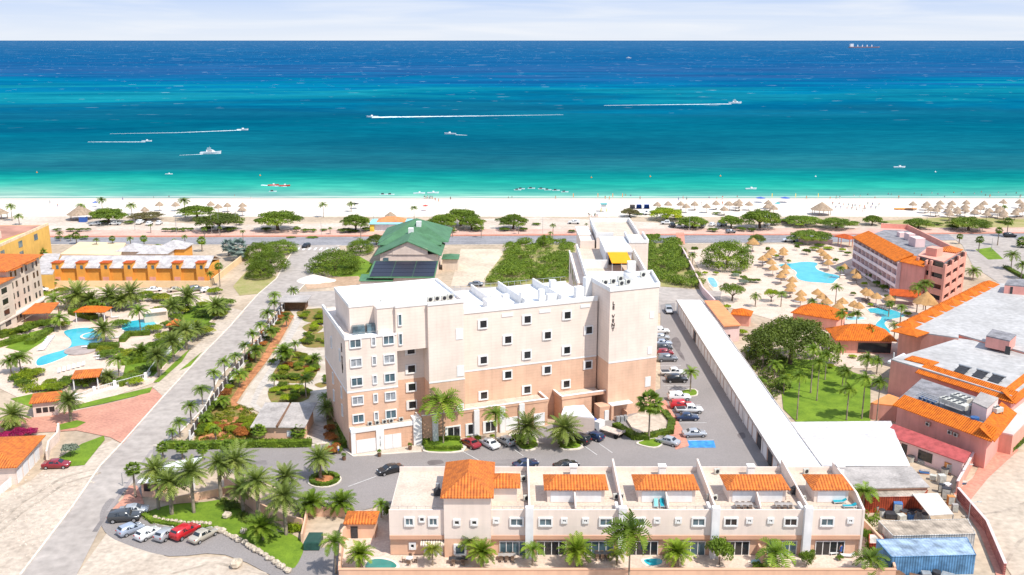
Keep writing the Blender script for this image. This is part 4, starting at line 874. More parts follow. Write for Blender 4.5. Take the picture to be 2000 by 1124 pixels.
# ================================================================ vehicle kit
def paint(name, col, metal=0): return M(name, col, .28, .03, 3, spec=.5, metal=metal, coat=.6)
PAINT = {'white': paint('white_car_paint', (.78,.78,.77)), 'black': paint('black_car_paint', (.012,.013,.016)), 'navy': paint('navy_car_paint', (.012,.03,.085)), 'blue': paint('blue_car_paint', (.03,.10,.26)),
    'silver': paint('silver_car_paint', (.48,.49,.50), .35), 'grey': paint('grey_car_paint', (.20,.215,.235), .3), 'darkgrey': paint('dark_grey_car_paint', (.06,.065,.07), .2), 'red': paint('red_car_paint', (.50,.015,.02)),
    'maroon': paint('maroon_car_paint', (.26,.012,.022)), 'beige': paint('beige_car_paint', (.52,.47,.38), .25), 'lightblue': paint('pale_blue_car_paint', (.42,.47,.56), .3)}
m_tyre = M('tyre_rubber', (.018,.018,.018), .85, .1, 5); m_rim = M('wheel_rim', (.55,.55,.56), .35, .1, 5, metal=.7); m_lamp = M('lamp_glass', (.75,.76,.78), .15, .05, 5, spec=.7); m_tail = M('tail_lamp', (.45,.01,.01), .25, .05, 5)
m_carglass = M('car_glass', (.02,.025,.03), .06, .1, 2, spec=.8)
PROF = {  # x station: (half width, sill z, belt z, roof half width, roof z)
 'sedan': [(-2.25,.78,.35,.80,.70,.80),(-2.05,.86,.22,.92,.74,.92),(-1.45,.90,.20,.95,.78,.97),(-.95,.90,.20,.95,.60,1.40),(.15,.90,.20,.95,.62,1.44),(.45,.90,.20,.94,.61,1.40),(1.15,.90,.20,.92,.76,.94),(1.9,.84,.24,.80,.72,.80),(2.2,.70,.35,.66,.6,.66)],
 'hatch': [(-1.9,.76,.40,.90,.66,.92),(-1.8,.84,.24,.98,.62,1.10),(-1.45,.86,.20,.97,.60,1.46),(.1,.86,.20,.95,.62,1.50),(.45,.86,.20,.94,.61,1.44),(1.05,.86,.20,.92,.74,.95),(1.65,.80,.24,.82,.68,.82),(1.9,.66,.36,.68,.56,.68)],
 'suv': [(-2.3,.84,.45,1.05,.74,1.08),(-2.2,.92,.32,1.10,.70,1.30),(-1.95,.94,.28,1.10,.70,1.68),(.2,.94,.28,1.08,.72,1.74),(.55,.94,.28,1.06,.70,1.66),(1.1,.94,.28,1.06,.84,1.08),(2.0,.88,.32,.98,.78,.98),(2.3,.76,.45,.80,.68,.80)],
 'pickup': [(-2.6,.86,.55,1.0,.84,1.0),(-.75,.92,.40,1.02,.88,1.03),(-.70,.92,.38,1.05,.70,1.05),(-.55,.92,.36,1.08,.70,1.70),(.6,.92,.34,1.08,.71,1.74),(.95,.92,.34,1.06,.70,1.66),(1.45,.92,.34,1.06,.84,1.08),(2.3,.88,.38,.98,.78,.98),(2.6,.76,.5,.82,.68,.82)],
}
def car_body(kind):
    pr = PROF[kind]; m = MB(); vs = []; n = len(pr)
    for (x, w, zs, zb, wr, zr) in pr: vs += [(x,-w*.92,zs),(x,-w,lerp(zs,zb,.55)),(x,-w*.985,zb),(x,-wr,zr-.03),(x,-wr*.8,zr),(x,wr*.8,zr),(x,wr,zr-.03),(x,w*.985,zb),(x,w,lerp(zs,zb,.55)),(x,w*.92,zs)]
    fs = []
    for i in range(n-1):
        for j in range(9): fs.append((i*10+j, (i+1)*10+j, (i+1)*10+j+1, i*10+j+1))
        fs.append((i*10+9, (i+1)*10+9, (i+1)*10, i*10))
    fs += [tuple(range(10)), tuple((n-1)*10 + 9 - j for j in range(10))]
    m.add(vs, fs); return m
CAR = {}
def car_meshes(kind):
    pr = PROF[kind]; d = {'body': car_body(kind)}
    cab = [s_ for s_ in pr if s_[5] > 1.38]
    f, r_ = cab[-1], cab[0]; fi, ri = pr.index(f), pr.index(r_); nf, nr = pr[fi+1], pr[ri-1]
    def off(p, q, t): return tuple(lerp(p[i], q[i], t) for i in range(6))
    def quad(a, b, w=.86, o=.012, sgn=1):
        return MB().add([(a[0]+sgn*o,-a[4]*w,a[5]+.012),(a[0]+sgn*o,a[4]*w,a[5]+.012),(b[0]+sgn*o,b[4]*w,b[5]+.012),(b[0]+sgn*o,-b[4]*w,b[5]+.012)], [(0,1,2,3) if sgn > 0 else (3,2,1,0)])
    d['windscreen'] = quad(off(f,nf,.06), off(f,nf,.92), .9)
    d['rear_window'] = quad(off(r_,nr,.08), off(r_,nr,.85), .86, .012, -1)
    sides = []
    for sg in (-1, 1):
        m = MB(); x0, x1 = r_[0] + (-.15 if kind in ('hatch','suv') else .1), f[0] + .1; xm = (x0+x1)/2
        for (a, b) in ((x0, xm-.04), (xm+.04, x1)):
            def at(x, t):
                for i in range(len(pr)-1):
                    if pr[i][0] <= x <= pr[i+1][0]: q = off(pr[i], pr[i+1], (x-pr[i][0])/(pr[i+1][0]-pr[i][0])); break
                yb, zb, yr, zr = q[1]*.985, q[3], q[4], q[5]-.03; return (x, sg*(lerp(yb,yr,t)+.014), lerp(zb,zr,t))
            sh = .12
            m.add([at(a - (.1 if a == x0 else 0),.12), at(b + (.22 if b == x1 else 0),.12), at(b,.88), at(a,.88)], [(0,1,2,3) if sg < 0 else (3,2,1,0)])
        d['side_window' + ('' if sg < 0 else '_')] = m
    wr = .31 if kind in ('sedan','hatch') else .37; wb = pr[-1][0]-.78, pr[0][0]+.82
    d['wheels'] = [(x, sg * (pr[3][1]-.1), wr) for x in wb for sg in (-1, 1)]
    fx, bx = pr[-2], pr[1]
    d['lamps'] = [(fx[0]+.12, sg*fx[1]*.68, fx[3]-.1) for sg in (-1,1)]; d['tails'] = [(bx[0]-.1, sg*bx[1]*.74, bx[3]-.12) for sg in (-1,1)]
    return d
def make_car(kind, detail=True):
    key = (kind, detail)
    if key not in CAR:
        d = car_meshes(kind); q = {'d': d}
        me = d['body'].mesh('car_body', None); me.materials.append(PAINT['white']); me.polygons.foreach_set('use_smooth', [True]*len(me.polygons)); q['body'] = me
        for k in ('windscreen','rear_window','side_window','side_window_'): q[k] = d[k].mesh(k.rstrip('_'), m_carglass)
        wm = MB(); wm.tube((0,-.11,0),(0,.11,0), 1, 1, 14); q['tyre'] = wm.mesh('tyre', m_tyre)
        rm = MB(); rm.tube((0,-.125,0),(0,.125,0), .62, .62, 10); q['rim'] = rm.mesh('rim', m_rim)
        q['lamp'] = MB().ell(0,0,0,.12,.2,.08,8,4).mesh('headlight', m_lamp); q['tail'] = MB().ell(0,0,0,.07,.16,.12,8,4).mesh('taillight', m_tail)
        if kind == 'pickup': q['bed'] = MB().box(-2.5,-.85,-.74,.74,1.0,1.045).mesh('load_bed', m_dark)
        CAR[key] = q
    return CAR[key]
def car(kind, color, x, y, ang, label, group=None, detail=True, world=None, cat='car'):
    p = world or W(x, y); q = make_car(kind, detail)
    t = thing('parked_' + {'sedan':'car','hatch':'car','suv':'car','pickup':'pickup_truck'}[kind], label, 'pickup truck' if kind == 'pickup' else cat, (*p, .1), group, R(ang))
    def ch(nm, me, par=None, loc=(0,0,0), sc=None):
        o = bpy.data.objects.new(nm, me); COL.objects.link(o); o.parent = par or t; o.location = loc
        if sc: o.scale = sc
        return o
    b = ch('body', q['body']); b.material_slots[0].link = 'OBJECT'; b.material_slots[0].material = PAINT[color]
    for k in ('windscreen','rear_window','side_window','side_window_'): ch(k.rstrip('_'), q[k])
    if kind == 'pickup': ch('load_bed', q['bed'])
    for (wx, wy, wr) in q['d']['wheels']:
        w = ch('wheel', q['tyre'], None, (wx, wy, wr-.02), (wr, 1, wr))
        if detail: ch('rim', q['rim'], w)
    if detail:
        for l_ in q['d']['lamps']: ch('headlight', q['lamp'], None, l_)
        for l_ in q['d']['tails']: ch('taillight', q['tail'], None, l_)
    return t
# ---------------------------------------------------------------- people: one skinned surface each
m_skin = M('skin', (.42,.24,.16), .6, .05, 5)
def person_mesh(pose, seed=0):
    J = {'pelvis': (0,0,.95), 'chest': (0,.01,1.30), 'neck': (0,0,1.47), 'head': (0,.02,1.62), 'top': (0,.01,1.73)}
    if pose == 'walk': L_ = {'hl': (-.10,0,.90), 'kl': (-.11,-.20,.50), 'fl': (-.11,-.28,.07), 'tl': (-.11,-.45,.03), 'hr': (.10,0,.90), 'kr': (.11,.14,.50), 'fr': (.11,.36,.12), 'tr': (.11,.26,.03)}; A_ = {'sl': (-.19,0,1.42), 'el': (-.26,.14,1.15), 'wl': (-.24,-.02,.92), 'sr': (.19,0,1.42), 'er': (.26,-.14,1.15), 'wr': (.24,-.28,.95)}
    else: L_ = {'hl': (-.10,0,.90), 'kl': (-.12,-.03,.49), 'fl': (-.13,0,.07), 'tl': (-.14,-.17,.03), 'hr': (.10,0,.90), 'kr': (.12,-.03,.49), 'fr': (.13,0,.07), 'tr': (.14,-.17,.03)}; A_ = {'sl': (-.19,0,1.42), 'el': (-.27,.03,1.15), 'wl': (-.28,-.08,.90), 'sr': (.19,0,1.42), 'er': (.27,.03,1.15), 'wr': (.28,-.08,.90)}
    J.update(L_); J.update(A_); names = list(J); E_ = [('pelvis','chest'),('chest','neck'),('neck','head'),('head','top')]
    for s_ in 'lr': E_ += [('pelvis','h'+s_),('h'+s_,'k'+s_),('k'+s_,'f'+s_),('f'+s_,'t'+s_),('chest','s'+s_),('s'+s_,'e'+s_),('e'+s_,'w'+s_)]
    rad = {'pelvis': .14, 'chest': .15, 'neck': .06, 'head': .10, 'top': .07, 'h': .09, 'k': .06, 'f': .04, 't': .035, 's': .06, 'e': .042, 'w': .032}
    me = bpy.data.meshes.new('p'); me.from_pydata([J[n] for n in names], [(names.index(a), names.index(b)) for a, b in E_], []); o = bpy.data.objects.new('p', me); COL.objects.link(o)
    o.modifiers.new('s', 'SKIN'); sub = o.modifiers.new('u', 'SUBSURF'); sub.levels = 1
    for i, n_ in enumerate(names): r = rad.get(n_, rad.get(n_[0])); me.skin_vertices[0].data[i].radius = (r, r); me.skin_vertices[0].data[i].use_root = (n_ == 'pelvis')
    bpy.context.view_layer.update(); out = bpy.data.meshes.new_from_object(o.evaluated_get(bpy.context.evaluated_depsgraph_get())); bpy.data.objects.remove(o)
    out.materials.clear(); out.materials.append(m_skin); out.polygons.foreach_set('use_smooth', [True]*len(out.polygons)); return out
PM = {'walk': person_mesh('walk'), 'stand': person_mesh('stand')}
PSH = MB().cone(0,0,.98,.185,.42,8,.20).mesh('shirt', None); PTR = MB().cone(0,0,.62,.19,.36,8,.17).mesh('shorts', None); PHR = MB().ell(0,.03,1.68,.11,.12,.09,8,5).mesh('hair', M('dark_hair', (.03,.02,.015), .7, .1, 5))
for q_ in (PSH, PTR): q_.materials.append(m_white)
CLOTH = {k: M(k + '_cloth', c, .9, .08, 4) for k, c in (('red',(.55,.05,.04)),('blue',(.05,.12,.4)),('white',(.78,.76,.74)),('black',(.03,.03,.035)),('orange',(.7,.25,.04)),('teal',(.04,.35,.36)))}
def person(x, y, pose, top, bottom, rz, label, group=None, z=.03, world=None):
    p = world or W(x, y); t = thing('person', label, 'person', (*p, z), group, rz)
    b = bpy.data.objects.new('body', PM[pose]); COL.objects.link(b); b.parent = t
    for nm, me, c in (('shirt', PSH, top), ('shorts', PTR, bottom)):
        if c:
            o = bpy.data.objects.new(nm, me); COL.objects.link(o); o.parent = t; o.material_slots[0].link = 'OBJECT'; o.material_slots[0].material = CLOTH[c]
    o = bpy.data.objects.new('hair', PHR); COL.objects.link(o); o.parent = t
    return t
# ---------------------------------------------------------------- umbrellas, loungers, lamps
m_thatch = M('dry_thatch', (.40,.30,.215), .95, .2, 1.2, col2=(.24,.175,.12), fine=9); m_thatch2 = M('golden_thatch', (.50,.29,.12), .95, .2, 1.2, col2=(.33,.18,.07), fine=9); m_pole = M('wooden_pole', (.28,.19,.12), .9, .2, 3)
def parasol_mesh(seed, mt):
    r = random.Random(seed); m = MB(); n = 18
    for (z0, r0, z1, r1, jag) in ((2.0, 1.6, 2.8, .8, .18), (2.6, 1.0, 3.45, .05, .12)):
        lo = [((r0 + r.uniform(-jag,jag))*math.cos(2*math.pi*i/n), (r0 + r.uniform(-jag,jag))*math.sin(2*math.pi*i/n), z0 + r.uniform(-.1,.06)) for i in range(n)]
        hi = [(r1*math.cos(2*math.pi*i/n), r1*math.sin(2*math.pi*i/n), z1) for i in range(n)]; inn = [(x*.9, y*.9, z-.06) for x, y, z in lo]
        m.add(lo + hi + inn, [(i,(i+1)%n,n+(i+1)%n,n+i) for i in range(n)] + [tuple(range(n,2*n))] + [(2*n+i,2*n+(i+1)%n,(i+1)%n,i) for i in range(n)] + [tuple(range(3*n-1,2*n-1,-1))])
    return m.mesh('thatch_roof', mt)
PARA = {'grey': [parasol_mesh(1, m_thatch), parasol_mesh(2, m_thatch)], 'gold': [parasol_mesh(3, m_thatch2), parasol_mesh(4, m_thatch2)]}
PPOLE = MB().tube((0,0,0),(0,0,2.3),.07,.06,7).mesh('pole', m_pole)
_uk = [0]
def parasol(x, y, kind, label, group, s=1.0, lounge=0, world=None, lgroup=None, llabel=None):
    """x, y: pixel of the roof's middle"""
    p = world or W(x, y, 2.3*s); _uk[0] += 1; k = _uk[0]
    t = thing('thatched_parasol', label, 'parasol', (*p, .06), group, k * 1.3); t.scale = (s, s, s)
    a = bpy.data.objects.new('thatch_roof', PARA[kind][k % 2]); COL.objects.link(a); a.parent = t
    b = bpy.data.objects.new('pole', PPOLE); COL.objects.link(b); b.parent = t
    return t
def lounger_meshes(cm, fm_):
    f = MB(); f.box(-.95,.95,-.33,-.28,.26,.31).box(-.95,.95,.28,.33,.26,.31).box(-.95,-.9,-.28,.28,.26,.31).box(.9,.95,-.28,.28,.26,.31)
    c = MB(); c.box(-.93,.35,-.27,.27,.3,.37); c.add([(.35,-.27,.3),(.35,.27,.3),(.35,-.27,.37),(.35,.27,.37),(.95,-.27,.62),(.95,.27,.62),(.9,-.27,.69),(.9,.27,.69)],[(0,1,5,4),(2,6,7,3),(0,4,6,2),(1,3,7,5),(4,5,7,6)])
    return f.mesh('frame', fm_), c.mesh('cushion', cm), MB().box(-.03,.03,-.03,.03,0,.27).mesh('leg', fm_)
LNG = {'white': lounger_meshes(m_white, m_white), 'grey': lounger_meshes(M('grey_mesh_fabric', (.20,.18,.175), .9, .1, 3), m_pole), 'turq': lounger_meshes(M('turquoise_cushion', (.02,.36,.44), .9, .1, 3), m_white), 'beige': lounger_meshes(M('beige_mesh_fabric', (.62,.54,.46), .9, .1, 3), m_white), 'paleturq': lounger_meshes(M('pale_turquoise_cushion', (.25,.56,.55), .9, .1, 3), m_white)}
def lounger(x, y, kind, rz, label, group=None, z=.07, world=None, zpix=0):
    p = world or W(x, y, zpix); f, c, lg = LNG[kind]; t = thing('sun_lounger', label, 'sun lounger', (*p, z), group, rz)
    for nm, me in (('frame', f), ('cushion', c)): o = bpy.data.objects.new(nm, me); COL.objects.link(o); o.parent = t
    for lx, ly in ((-.85,-.3),(-.85,.3),(.85,-.3),(.85,.3)): o = bpy.data.objects.new('leg', lg); COL.objects.link(o); o.parent = t; o.location = (lx, ly, 0)
    return t
LP = (MB().tube((0,0,0),(0,0,1),.09,.05,6).mesh('lamp_post', m_metal), MB().tube((0,0,0),(1.3,0,.25),.04,.04,5).mesh('arm', m_metal), MB().box(-.3,.3,-.12,.12,-.06,.06).mesh('lamp_head', m_ac))
def lamp(x, y, ty, label, group, arm=True, rz=0):
    p = W(x, y); h = hgt(p, ty); t = thing('street_lamp', label, 'street lamp', (*p, 0), group, rz)
    o = bpy.data.objects.new('post', LP[0]); COL.objects.link(o); o.parent = t; o.scale = (1,1,h)
    if arm:
        o = bpy.data.objects.new('arm', LP[1]); COL.objects.link(o); o.parent = t; o.location = (0,0,h-.02)
        o = bpy.data.objects.new('lamp_head', LP[2]); COL.objects.link(o); o.parent = t; o.location = (1.3,0,h+.22)
    return t
# ================================================================ other buildings
m_pinkw = M('pink_render', (.78,.36,.30), .85, .07, .25, stain=.1); m_pinkd = M('coral_render', (.78,.37,.28), .85, .07, .25, stain=.1); m_pinkl = M('pale_pink_render', (.80,.58,.55), .85, .06, .3, stain=.06)
m_yel = M('yellow_render', (.78,.47,.12), .85, .07, .3, stain=.08); m_yel2 = M('orange_yellow_render', (.80,.36,.07), .85, .07, .3, stain=.06); m_beige = M('beige_render', (.72,.59,.47), .85, .06, .3, stain=.08)
m_flat = M('flat_roof_membrane', (.46,.445,.43), .8, .12, .12, col2=(.37,.355,.34), fine=.9, spec=.2); m_gravel = M('grey_gravel_roof', (.26,.25,.26), .9, .2, .5, fine=3)
m_grn = M('green_metal_roof', (.085,.20,.10), .6, .12, .3, lines=[('X', .5, .18, .1)], bump=.2); m_shing = M('grey_shingles', (.50,.47,.46), .85, .15, .5, lines=[('X', .9, .06, .05)], fine=3)
def polyb(name, label, cat, pts, z, mat, roofmat=None, over=0.0, z0=0, group=None, par=None, wall='wall', roof='flat_roof', rt=.25):
    """block whose roof corners are given as picture points at height z"""
    p = pw(pts, z); cx, cy = sum(a[0] for a in p)/len(p), sum(a[1] for a in p)/len(p)
    t = par or thing(name, label, cat, (cx, cy, 0), group)
    MB().prism(p, z0, z - .001).build(wall, mat, t)
    if roofmat:
        q = [(cx+(a[0]-cx)*(1+over/20), cy+(a[1]-cy)*(1+over/20)) for a in p]; MB().prism(q, z, z + rt).build(roof, roofmat, t)
    return t, p
def tilestrip(t, a, b, z, w, drop, inward, mat=None, ha=0, hb_=0):
    """sloping tiled edge between two ground points at height z; rises towards the inside"""
    d = Vector((b[0]-a[0], b[1]-a[1], 0)); L = d.length; d.normalize(); n = Vector((-d.y, d.x, 0)) * (1 if inward else -1)
    A, B = Vector((a[0], a[1], z-drop)) - n*.9 - d*(.9 if ha > .5 else 0), Vector((b[0], b[1], z-drop)) - n*.9 + d*(.9 if hb_ > .5 else 0); w += .9; A2, B2 = A + n*w + d*ha + Vector((0,0,drop+.6)), B + n*w - d*hb_ + Vector((0,0,drop+.6)); dn = Vector((0,0,-.14))
    MB().add([A, B, B2, A2, A+dn, B+dn, B2+dn, A2+dn], [(0,1,2,3),(7,6,5,4),(4,5,1,0),(5,6,2,1),(6,7,3,2),(7,4,0,3)]).build('tiled_edge', mat or m_tile, t)
# ---- pink flat roofed complex at the right
m_tileR = tile_mat('orange_edge_tiles', (.82,.21,.02), R(-57), .4)
pa = [(1757,640),(1800,652),(1872,662),(1872,655),(2060,706),(2060,560),(1985,560),(1932,552)]
A_, p_ = polyb('hotel_hall', 'big pink hall with white flat roof and saw tooth orange tiles', 'building', pa, 7.5, m_pinkd, m_flat)
a, b = W(1757,637,7.9), W(1932,550,7.9)
for i in range(9):   # saw tooth of little hipped roofs along the pool side
    f0, f1 = i/9, (i+.92)/9; q = (lerp(a[0],b[0],(f0+f1)/2), lerp(a[1],b[1],(f0+f1)/2)); MB(Frame(q[0],q[1],math.atan2(b[1]-a[1],b[0]-a[0]))).hip(-2.6,2.6,-3.0,1.2,7.7,1.1,over=0,th=.1).build('tiled_dormer', m_tileR, A_)
q = W(1777,648,7.9); MB(Frame(q[0],q[1],R(-50))).hip(-2.8,2.8,-2.4,2.4,7.76,1.0,over=.3).build('tiled_roof', m_tileR, A_)
rh, _ = polyb('roof_hut', 'pink hut with grey roof and dark door on the white hall roof', 'hut', [(1926,658),(1972,668),(1985,656),(1938,645)], 10.0, m_pinkw, m_gravel, z0=7.76)
q = W(1966,692,7.8); MB(Frame(q[0],q[1]-.25,R(-45))).box(-.5,.5,-.1,.1,7.76,9.5).build('door', m_glass, rh)
rh, _ = polyb('roof_hut', 'pink block with grey roof at the far right behind the hall', 'hut', [(1962,558),(2060,566),(2060,545),(1968,548)], 9.8, m_pinkw, m_gravel)
q = W(1977,573,7.9); MB(Frame(q[0],q[1]-.2,R(-10))).box(-.7,.7,-.15,.1,7.76,9.6).build('door', m_glass, rh)
B_, p_ = polyb('hotel_hall', 'pink hall with white flat roof, three solar heaters and orange tiled front', 'building', [(1740,704),(1800,722),(1976,776),(2060,712),(2060,692),(1872,663)], 7.0, m_pinkw, m_flat)
tilestrip(B_, W(1793,724,6.6), W(1976,782,6.6), 7.3, 1.9, .9, True, m_tileR, .3, 1.0); tilestrip(B_, W(1976,782,6.6), W(2070,706,6.6), 7.3, 1.9, .9, True, tile_mat('orange_side_tiles', (.82,.21,.02), R(45), .4), 1.0, 0)
q = W(1800,705,7.4); MB(Frame(q[0],q[1],R(-48))).hip(-2.6,2.6,-1.5,1.5,7.3,.6,over=.2).build('tiled_roof', m_tileR, B_)
pc, _ = polyb('porch', 'white roofed porch on the pool side of the pink hall', 'porch', [(1733,708),(1795,729),(1808,722),(1765,692)], 5.4, m_white, m_whiteroof, z0=5.2)
for x, y in ((1763,742),(1780,748),(1740,735)): p = W(x,y); MB().tube((p[0]+.3,p[1]+.3,0),(p[0]+.3,p[1]+.3,5.2),.14).build('post', m_white, pc)
MB().prism(pw([(1742,738),(1790,752),(1800,738),(1760,725)]),.0,3.9).build('shop_front', m_glass, pc)
C_, p_ = polyb('plant_building', 'pink plant building with orange tiled edge and cooling machines on top', 'building', [(1754,782),(1930,850),(1972,800),(1800,742)], 6.2, m_pinkw, m_gravel)
tilestrip(C_, W(1750,787,6.2), W(1934,855,6.2), 6.9, 1.8, .9, True, m_tileR, .2, 1.0); tilestrip(C_, W(1934,855,6.2), W(1976,803,6.2), 6.9, 1.8, .9, True, m_tileR, 1.0, 0)
lt, _ = polyb('stair_house', 'small pink block with grey roof beside the cooling machines', 'block', [(1899,787),(1928,800),(1950,780),(1915,768)], 8.8, m_pinkl, m_greyroof, z0=6.45)
FC = Frame(*W(1754,782,6.2), math.atan2(W(1930,850,6.2)[1]-W(1754,782,6.2)[1], W(1930,850,6.2)[0]-W(1754,782,6.2)[0]))
def chiller(u, v, w, label):
    p = FC(u, v, 6.46); t = thing('cooling_machine', label, 'cooling machine', p, 'cooling machines on the plant roof', FC.a)
    MB().box(-w/2,w/2,-.9,.9,.9,1.7).build('casing', m_ac, t)
    for i in range(int(w/1.1)):
        for s_ in (-.42,.42): x = -w/2 + .6 + i*1.1; MB().tube((x,s_,1.7),(x,s_,1.74),.34,n=12).build('fan', m_dark, t)
    for x in (-w/2+.1, w/2-.1):
        for s_ in (-.8,.8): MB().tube((x,s_,0),(x,s_,.9),.06,n=5).build('leg', m_dark, t)
    return t
chiller(7.5,7.4,3.4,'cooling machine with four fans nearest the white hall roof'); chiller(8.6,4.2,5.4,'long dark framed cooling machine in the middle of the plant roof'); chiller(12.9,8.0,3.6,'cooling machine beside the small pink roof block')
t = thing('pump_set', 'blue pumps and pipes on the near left of the plant roof', 'pump set', FC(3.6,3.4,6.46), None, FC.a)
for i in range(4): MB().tube((-1.4+i*.9,-.4,.35),(-1.4+i*.9,.5,.45),.26,n=9).build('pump', M('blue_enamel', (.04,.12,.3), .4) if i == 0 else bpy.data.materials['blue_enamel'], t)
for i in range(4): MB().tube((-2,-.8+i*.5,.8+.1*i),(2.4,-.8+i*.45,.8+.12*i),.08).build('pipe', m_metal, t)
t = thing('water_tank', 'blue round tank beside the small pink block', 'tank', FC(14.6,1.5,6.46), local=True); MB().tube((0,0,.2),(0,0,1.3),.7,n=14).build('tank', bpy.data.materials['blue_enamel'], t)
for i in range(3):
    p = W((1878,1913,1944)[i], (727,736,745)[i], 7.3); t = thing('solar_heater', ['left','middle','right'][i] + ' solar water heater of three above the orange tiled edge', 'solar heater', (*p, 7.26), 'solar heaters on the flat roof', R(-56))
    MB().add([(-1.1,-.9,.1),(1.1,-.9,.1),(1.1,.9,.9),(-1.1,.9,.9),(-1.1,-.9,.02),(1.1,-.9,.02),(1.1,.9,.8),(-1.1,.9,.8)],[(0,1,2,3),(7,6,5,4),(4,5,1,0),(5,6,2,1),(6,7,3,2),(7,4,0,3)]).build('panel', m_dark, t); MB().tube((-1.3,1.1,1.0),(1.3,1.1,1.0),.22,n=8).build('tank', m_metal, t)
# front wall details of the plant building
lo_, _ = polyb('lean_to', 'pink lean-to with curved red roof in front of the plant building', 'lean-to', [(1730,848),(1880,902),(1893,885),(1745,830)], 2.9, m_pinkl, None)
rp = [W(1727,849,2.9), W(1884,905,2.9), W(1897,884,3.8), W(1745,828,3.8)]; MB().add([(*rp[0],2.92),(*rp[1],2.92),(*rp[2],3.8),(*rp[3],3.8),(*rp[0],2.8),(*rp[1],2.8),(*rp[2],3.65),(*rp[3],3.65)],[(0,1,2,3),(7,6,5,4),(4,5,1,0),(5,6,2,1),(6,7,3,2),(7,4,0,3)]).build('red_roof', M('red_sheet_roof', (.44,.09,.085), .7, .15, 1), lo_)
fl_ = Frame(*W(1730,848,2.9), math.atan2(W(1880,902,2.9)[1]-W(1730,848,2.9)[1], W(1880,902,2.9)[0]-W(1730,848,2.9)[0]))
parts('doorway', m_glass, lo_, [(3.2,4.3,-.06,.02,0,2.3),(6.4,9.0,-.06,.02,.6,2.3)], fl_)
acs = []
for u, z in ((7.0,3.7),(11.5,3.8),(12.7,3.8)): p = FC(u,-.35,z); acs.append(aircon(None,*p,FC.a,.9,group='air conditioners on the pink plant wall'))
ordlabels(acs, 'wall air conditioner above the curved red roof, %s from the left')
an, _ = polyb('annex', 'coral orange low annex with terrace beside the plant building', 'annex', [(1700,790),(1752,795),(1758,780),(1735,772)], 3.0, m_pinkd, M('orange_flat_roof', (.78,.28,.10), .85, .08, .5))
w_, _ = polyb('hotel_wing', 'pale pink balcony wing at the right edge behind the plant building', 'building', [(1946,845),(1978,852),(2070,760),(2070,712),(2030,742)], 3.6, m_pinkd, m_pinkl)
# ---- pink hotel with balconies
hz = 11.2; P1 = W(1762,504,hz); P0 = W(1676,457,hz); P2 = W(1808,514,hz); P3 = W(1866,489,hz); P4 = W(1772,443,hz); P5 = W(1722,441,hz)
m_hface = M('pale_balcony_render', (.88,.72,.71), .85, .05, .4)
ht = thing('balcony_hotel', 'long pink hotel block with balconies, orange tiled edge and grey roof', 'building', (P1[0]+10, P1[1]+15, 0))
ins = lambda p, k: (lerp(p[0], 119, k), lerp(p[1], 285, k))
poly = [P0,P1,P2,P3,P4,P5]
MB().prism(poly, 0, 10.4).build('wall', m_pinkw, ht); MB().prism([ins(p,.12) for p in poly], 10.4, 10.5).build('flat_roof', m_gravel, ht)
for a, b in ((P2,P3),(P3,P4),(P4,P5)): MB().wall([a,b], .4, 10.4, 11.9).build('parapet', m_pinkd, ht)
fa = math.atan2(P0[1]-P1[1], P0[0]-P1[0]); FF = Frame(P1[0], P1[1], fa); Lf = math.hypot(P0[0]-P1[0], P0[1]-P1[1])   # u runs away from the camera, +v to the pool
rt_ = MB(FF); rt_.add([(0,1.8,10.2),(Lf,1.8,10.2),(Lf,-3.2,12.2),(0,-3.2,12.2),(0,1.8,10.0),(Lf,1.8,10.0),(Lf,-3.2,12.0),(0,-3.2,12.0)],[(3,2,1,0),(4,5,6,7),(0,1,5,4),(1,2,6,5),(2,3,7,6),(3,0,4,7)]); rt_.build('tiled_edge', tile_mat('hotel_edge_tiles', (.82,.22,.02), fa, .4), ht)
tilestrip(ht, P1, P2, 11.2, 3.0, .9, True, m_tileR)
nb = 10; bw_ = Lf / nb
MB(FF).box(.2,Lf-.2,-.05,.02,.05,10.2).build('balcony_face', m_hface, ht)
for f in range(4):
    z = .2 + f * 2.55
    if f: MB(FF).box(0,Lf,0,1.15,z-.12,z+.06).build('balcony_slab', m_hface, ht)
    MB(FF).box(0,Lf,1.03,1.17,z+.06,z+.8).build('balcony_wall', m_hface, ht)
    for i in range(nb): MB(FF).box(i*bw_+.7,(i+1)*bw_-1.4,0,.05,z+.1,z+2.0).build('balcony_door', m_curtain, ht)
for i in range(nb + 1): MB(FF).box(i*bw_-.09,i*bw_+.09,.06,1.12,0,10.0).build('balcony_divider', m_pinkl, ht)
for (x, y, w, d, h) in ((1790,480,3,4,2.6),(1776,468,2,3,2),(1760,462,2,2,1.4)): p = W(x,y,10.6); MB().obox(p[0],p[1],10.51,w,d,h,.1).build('roof_box', m_pinkl, ht)
st = thing('stair_tower', 'coral stair tower with open galleries at the end of the pink hotel', 'building', (115,252,0))
Sa, Sb, Sc = W(1793,508,hz), W(1846,522,hz), W(1884,498,hz); Sd = (Sa[0]+8, Sa[1]+12)
MB().prism([ins(q,.06) for q in (Sa,Sb,Sc,Sd)], 0, 12.2).build('wall', m_pinkd, st)
for f in range(4):
    z = 1.0 + f*3.0; MB().wall([Sa,Sb,Sc], .35, z-.95, z+.75).build('gallery_wall', m_pinkd, st)
    MB().wall([ins(Sa,.03),ins(Sb,.03),ins(Sc,.03)], .25, z+.75, z+2.05).build('dark_opening', m_glass, st)
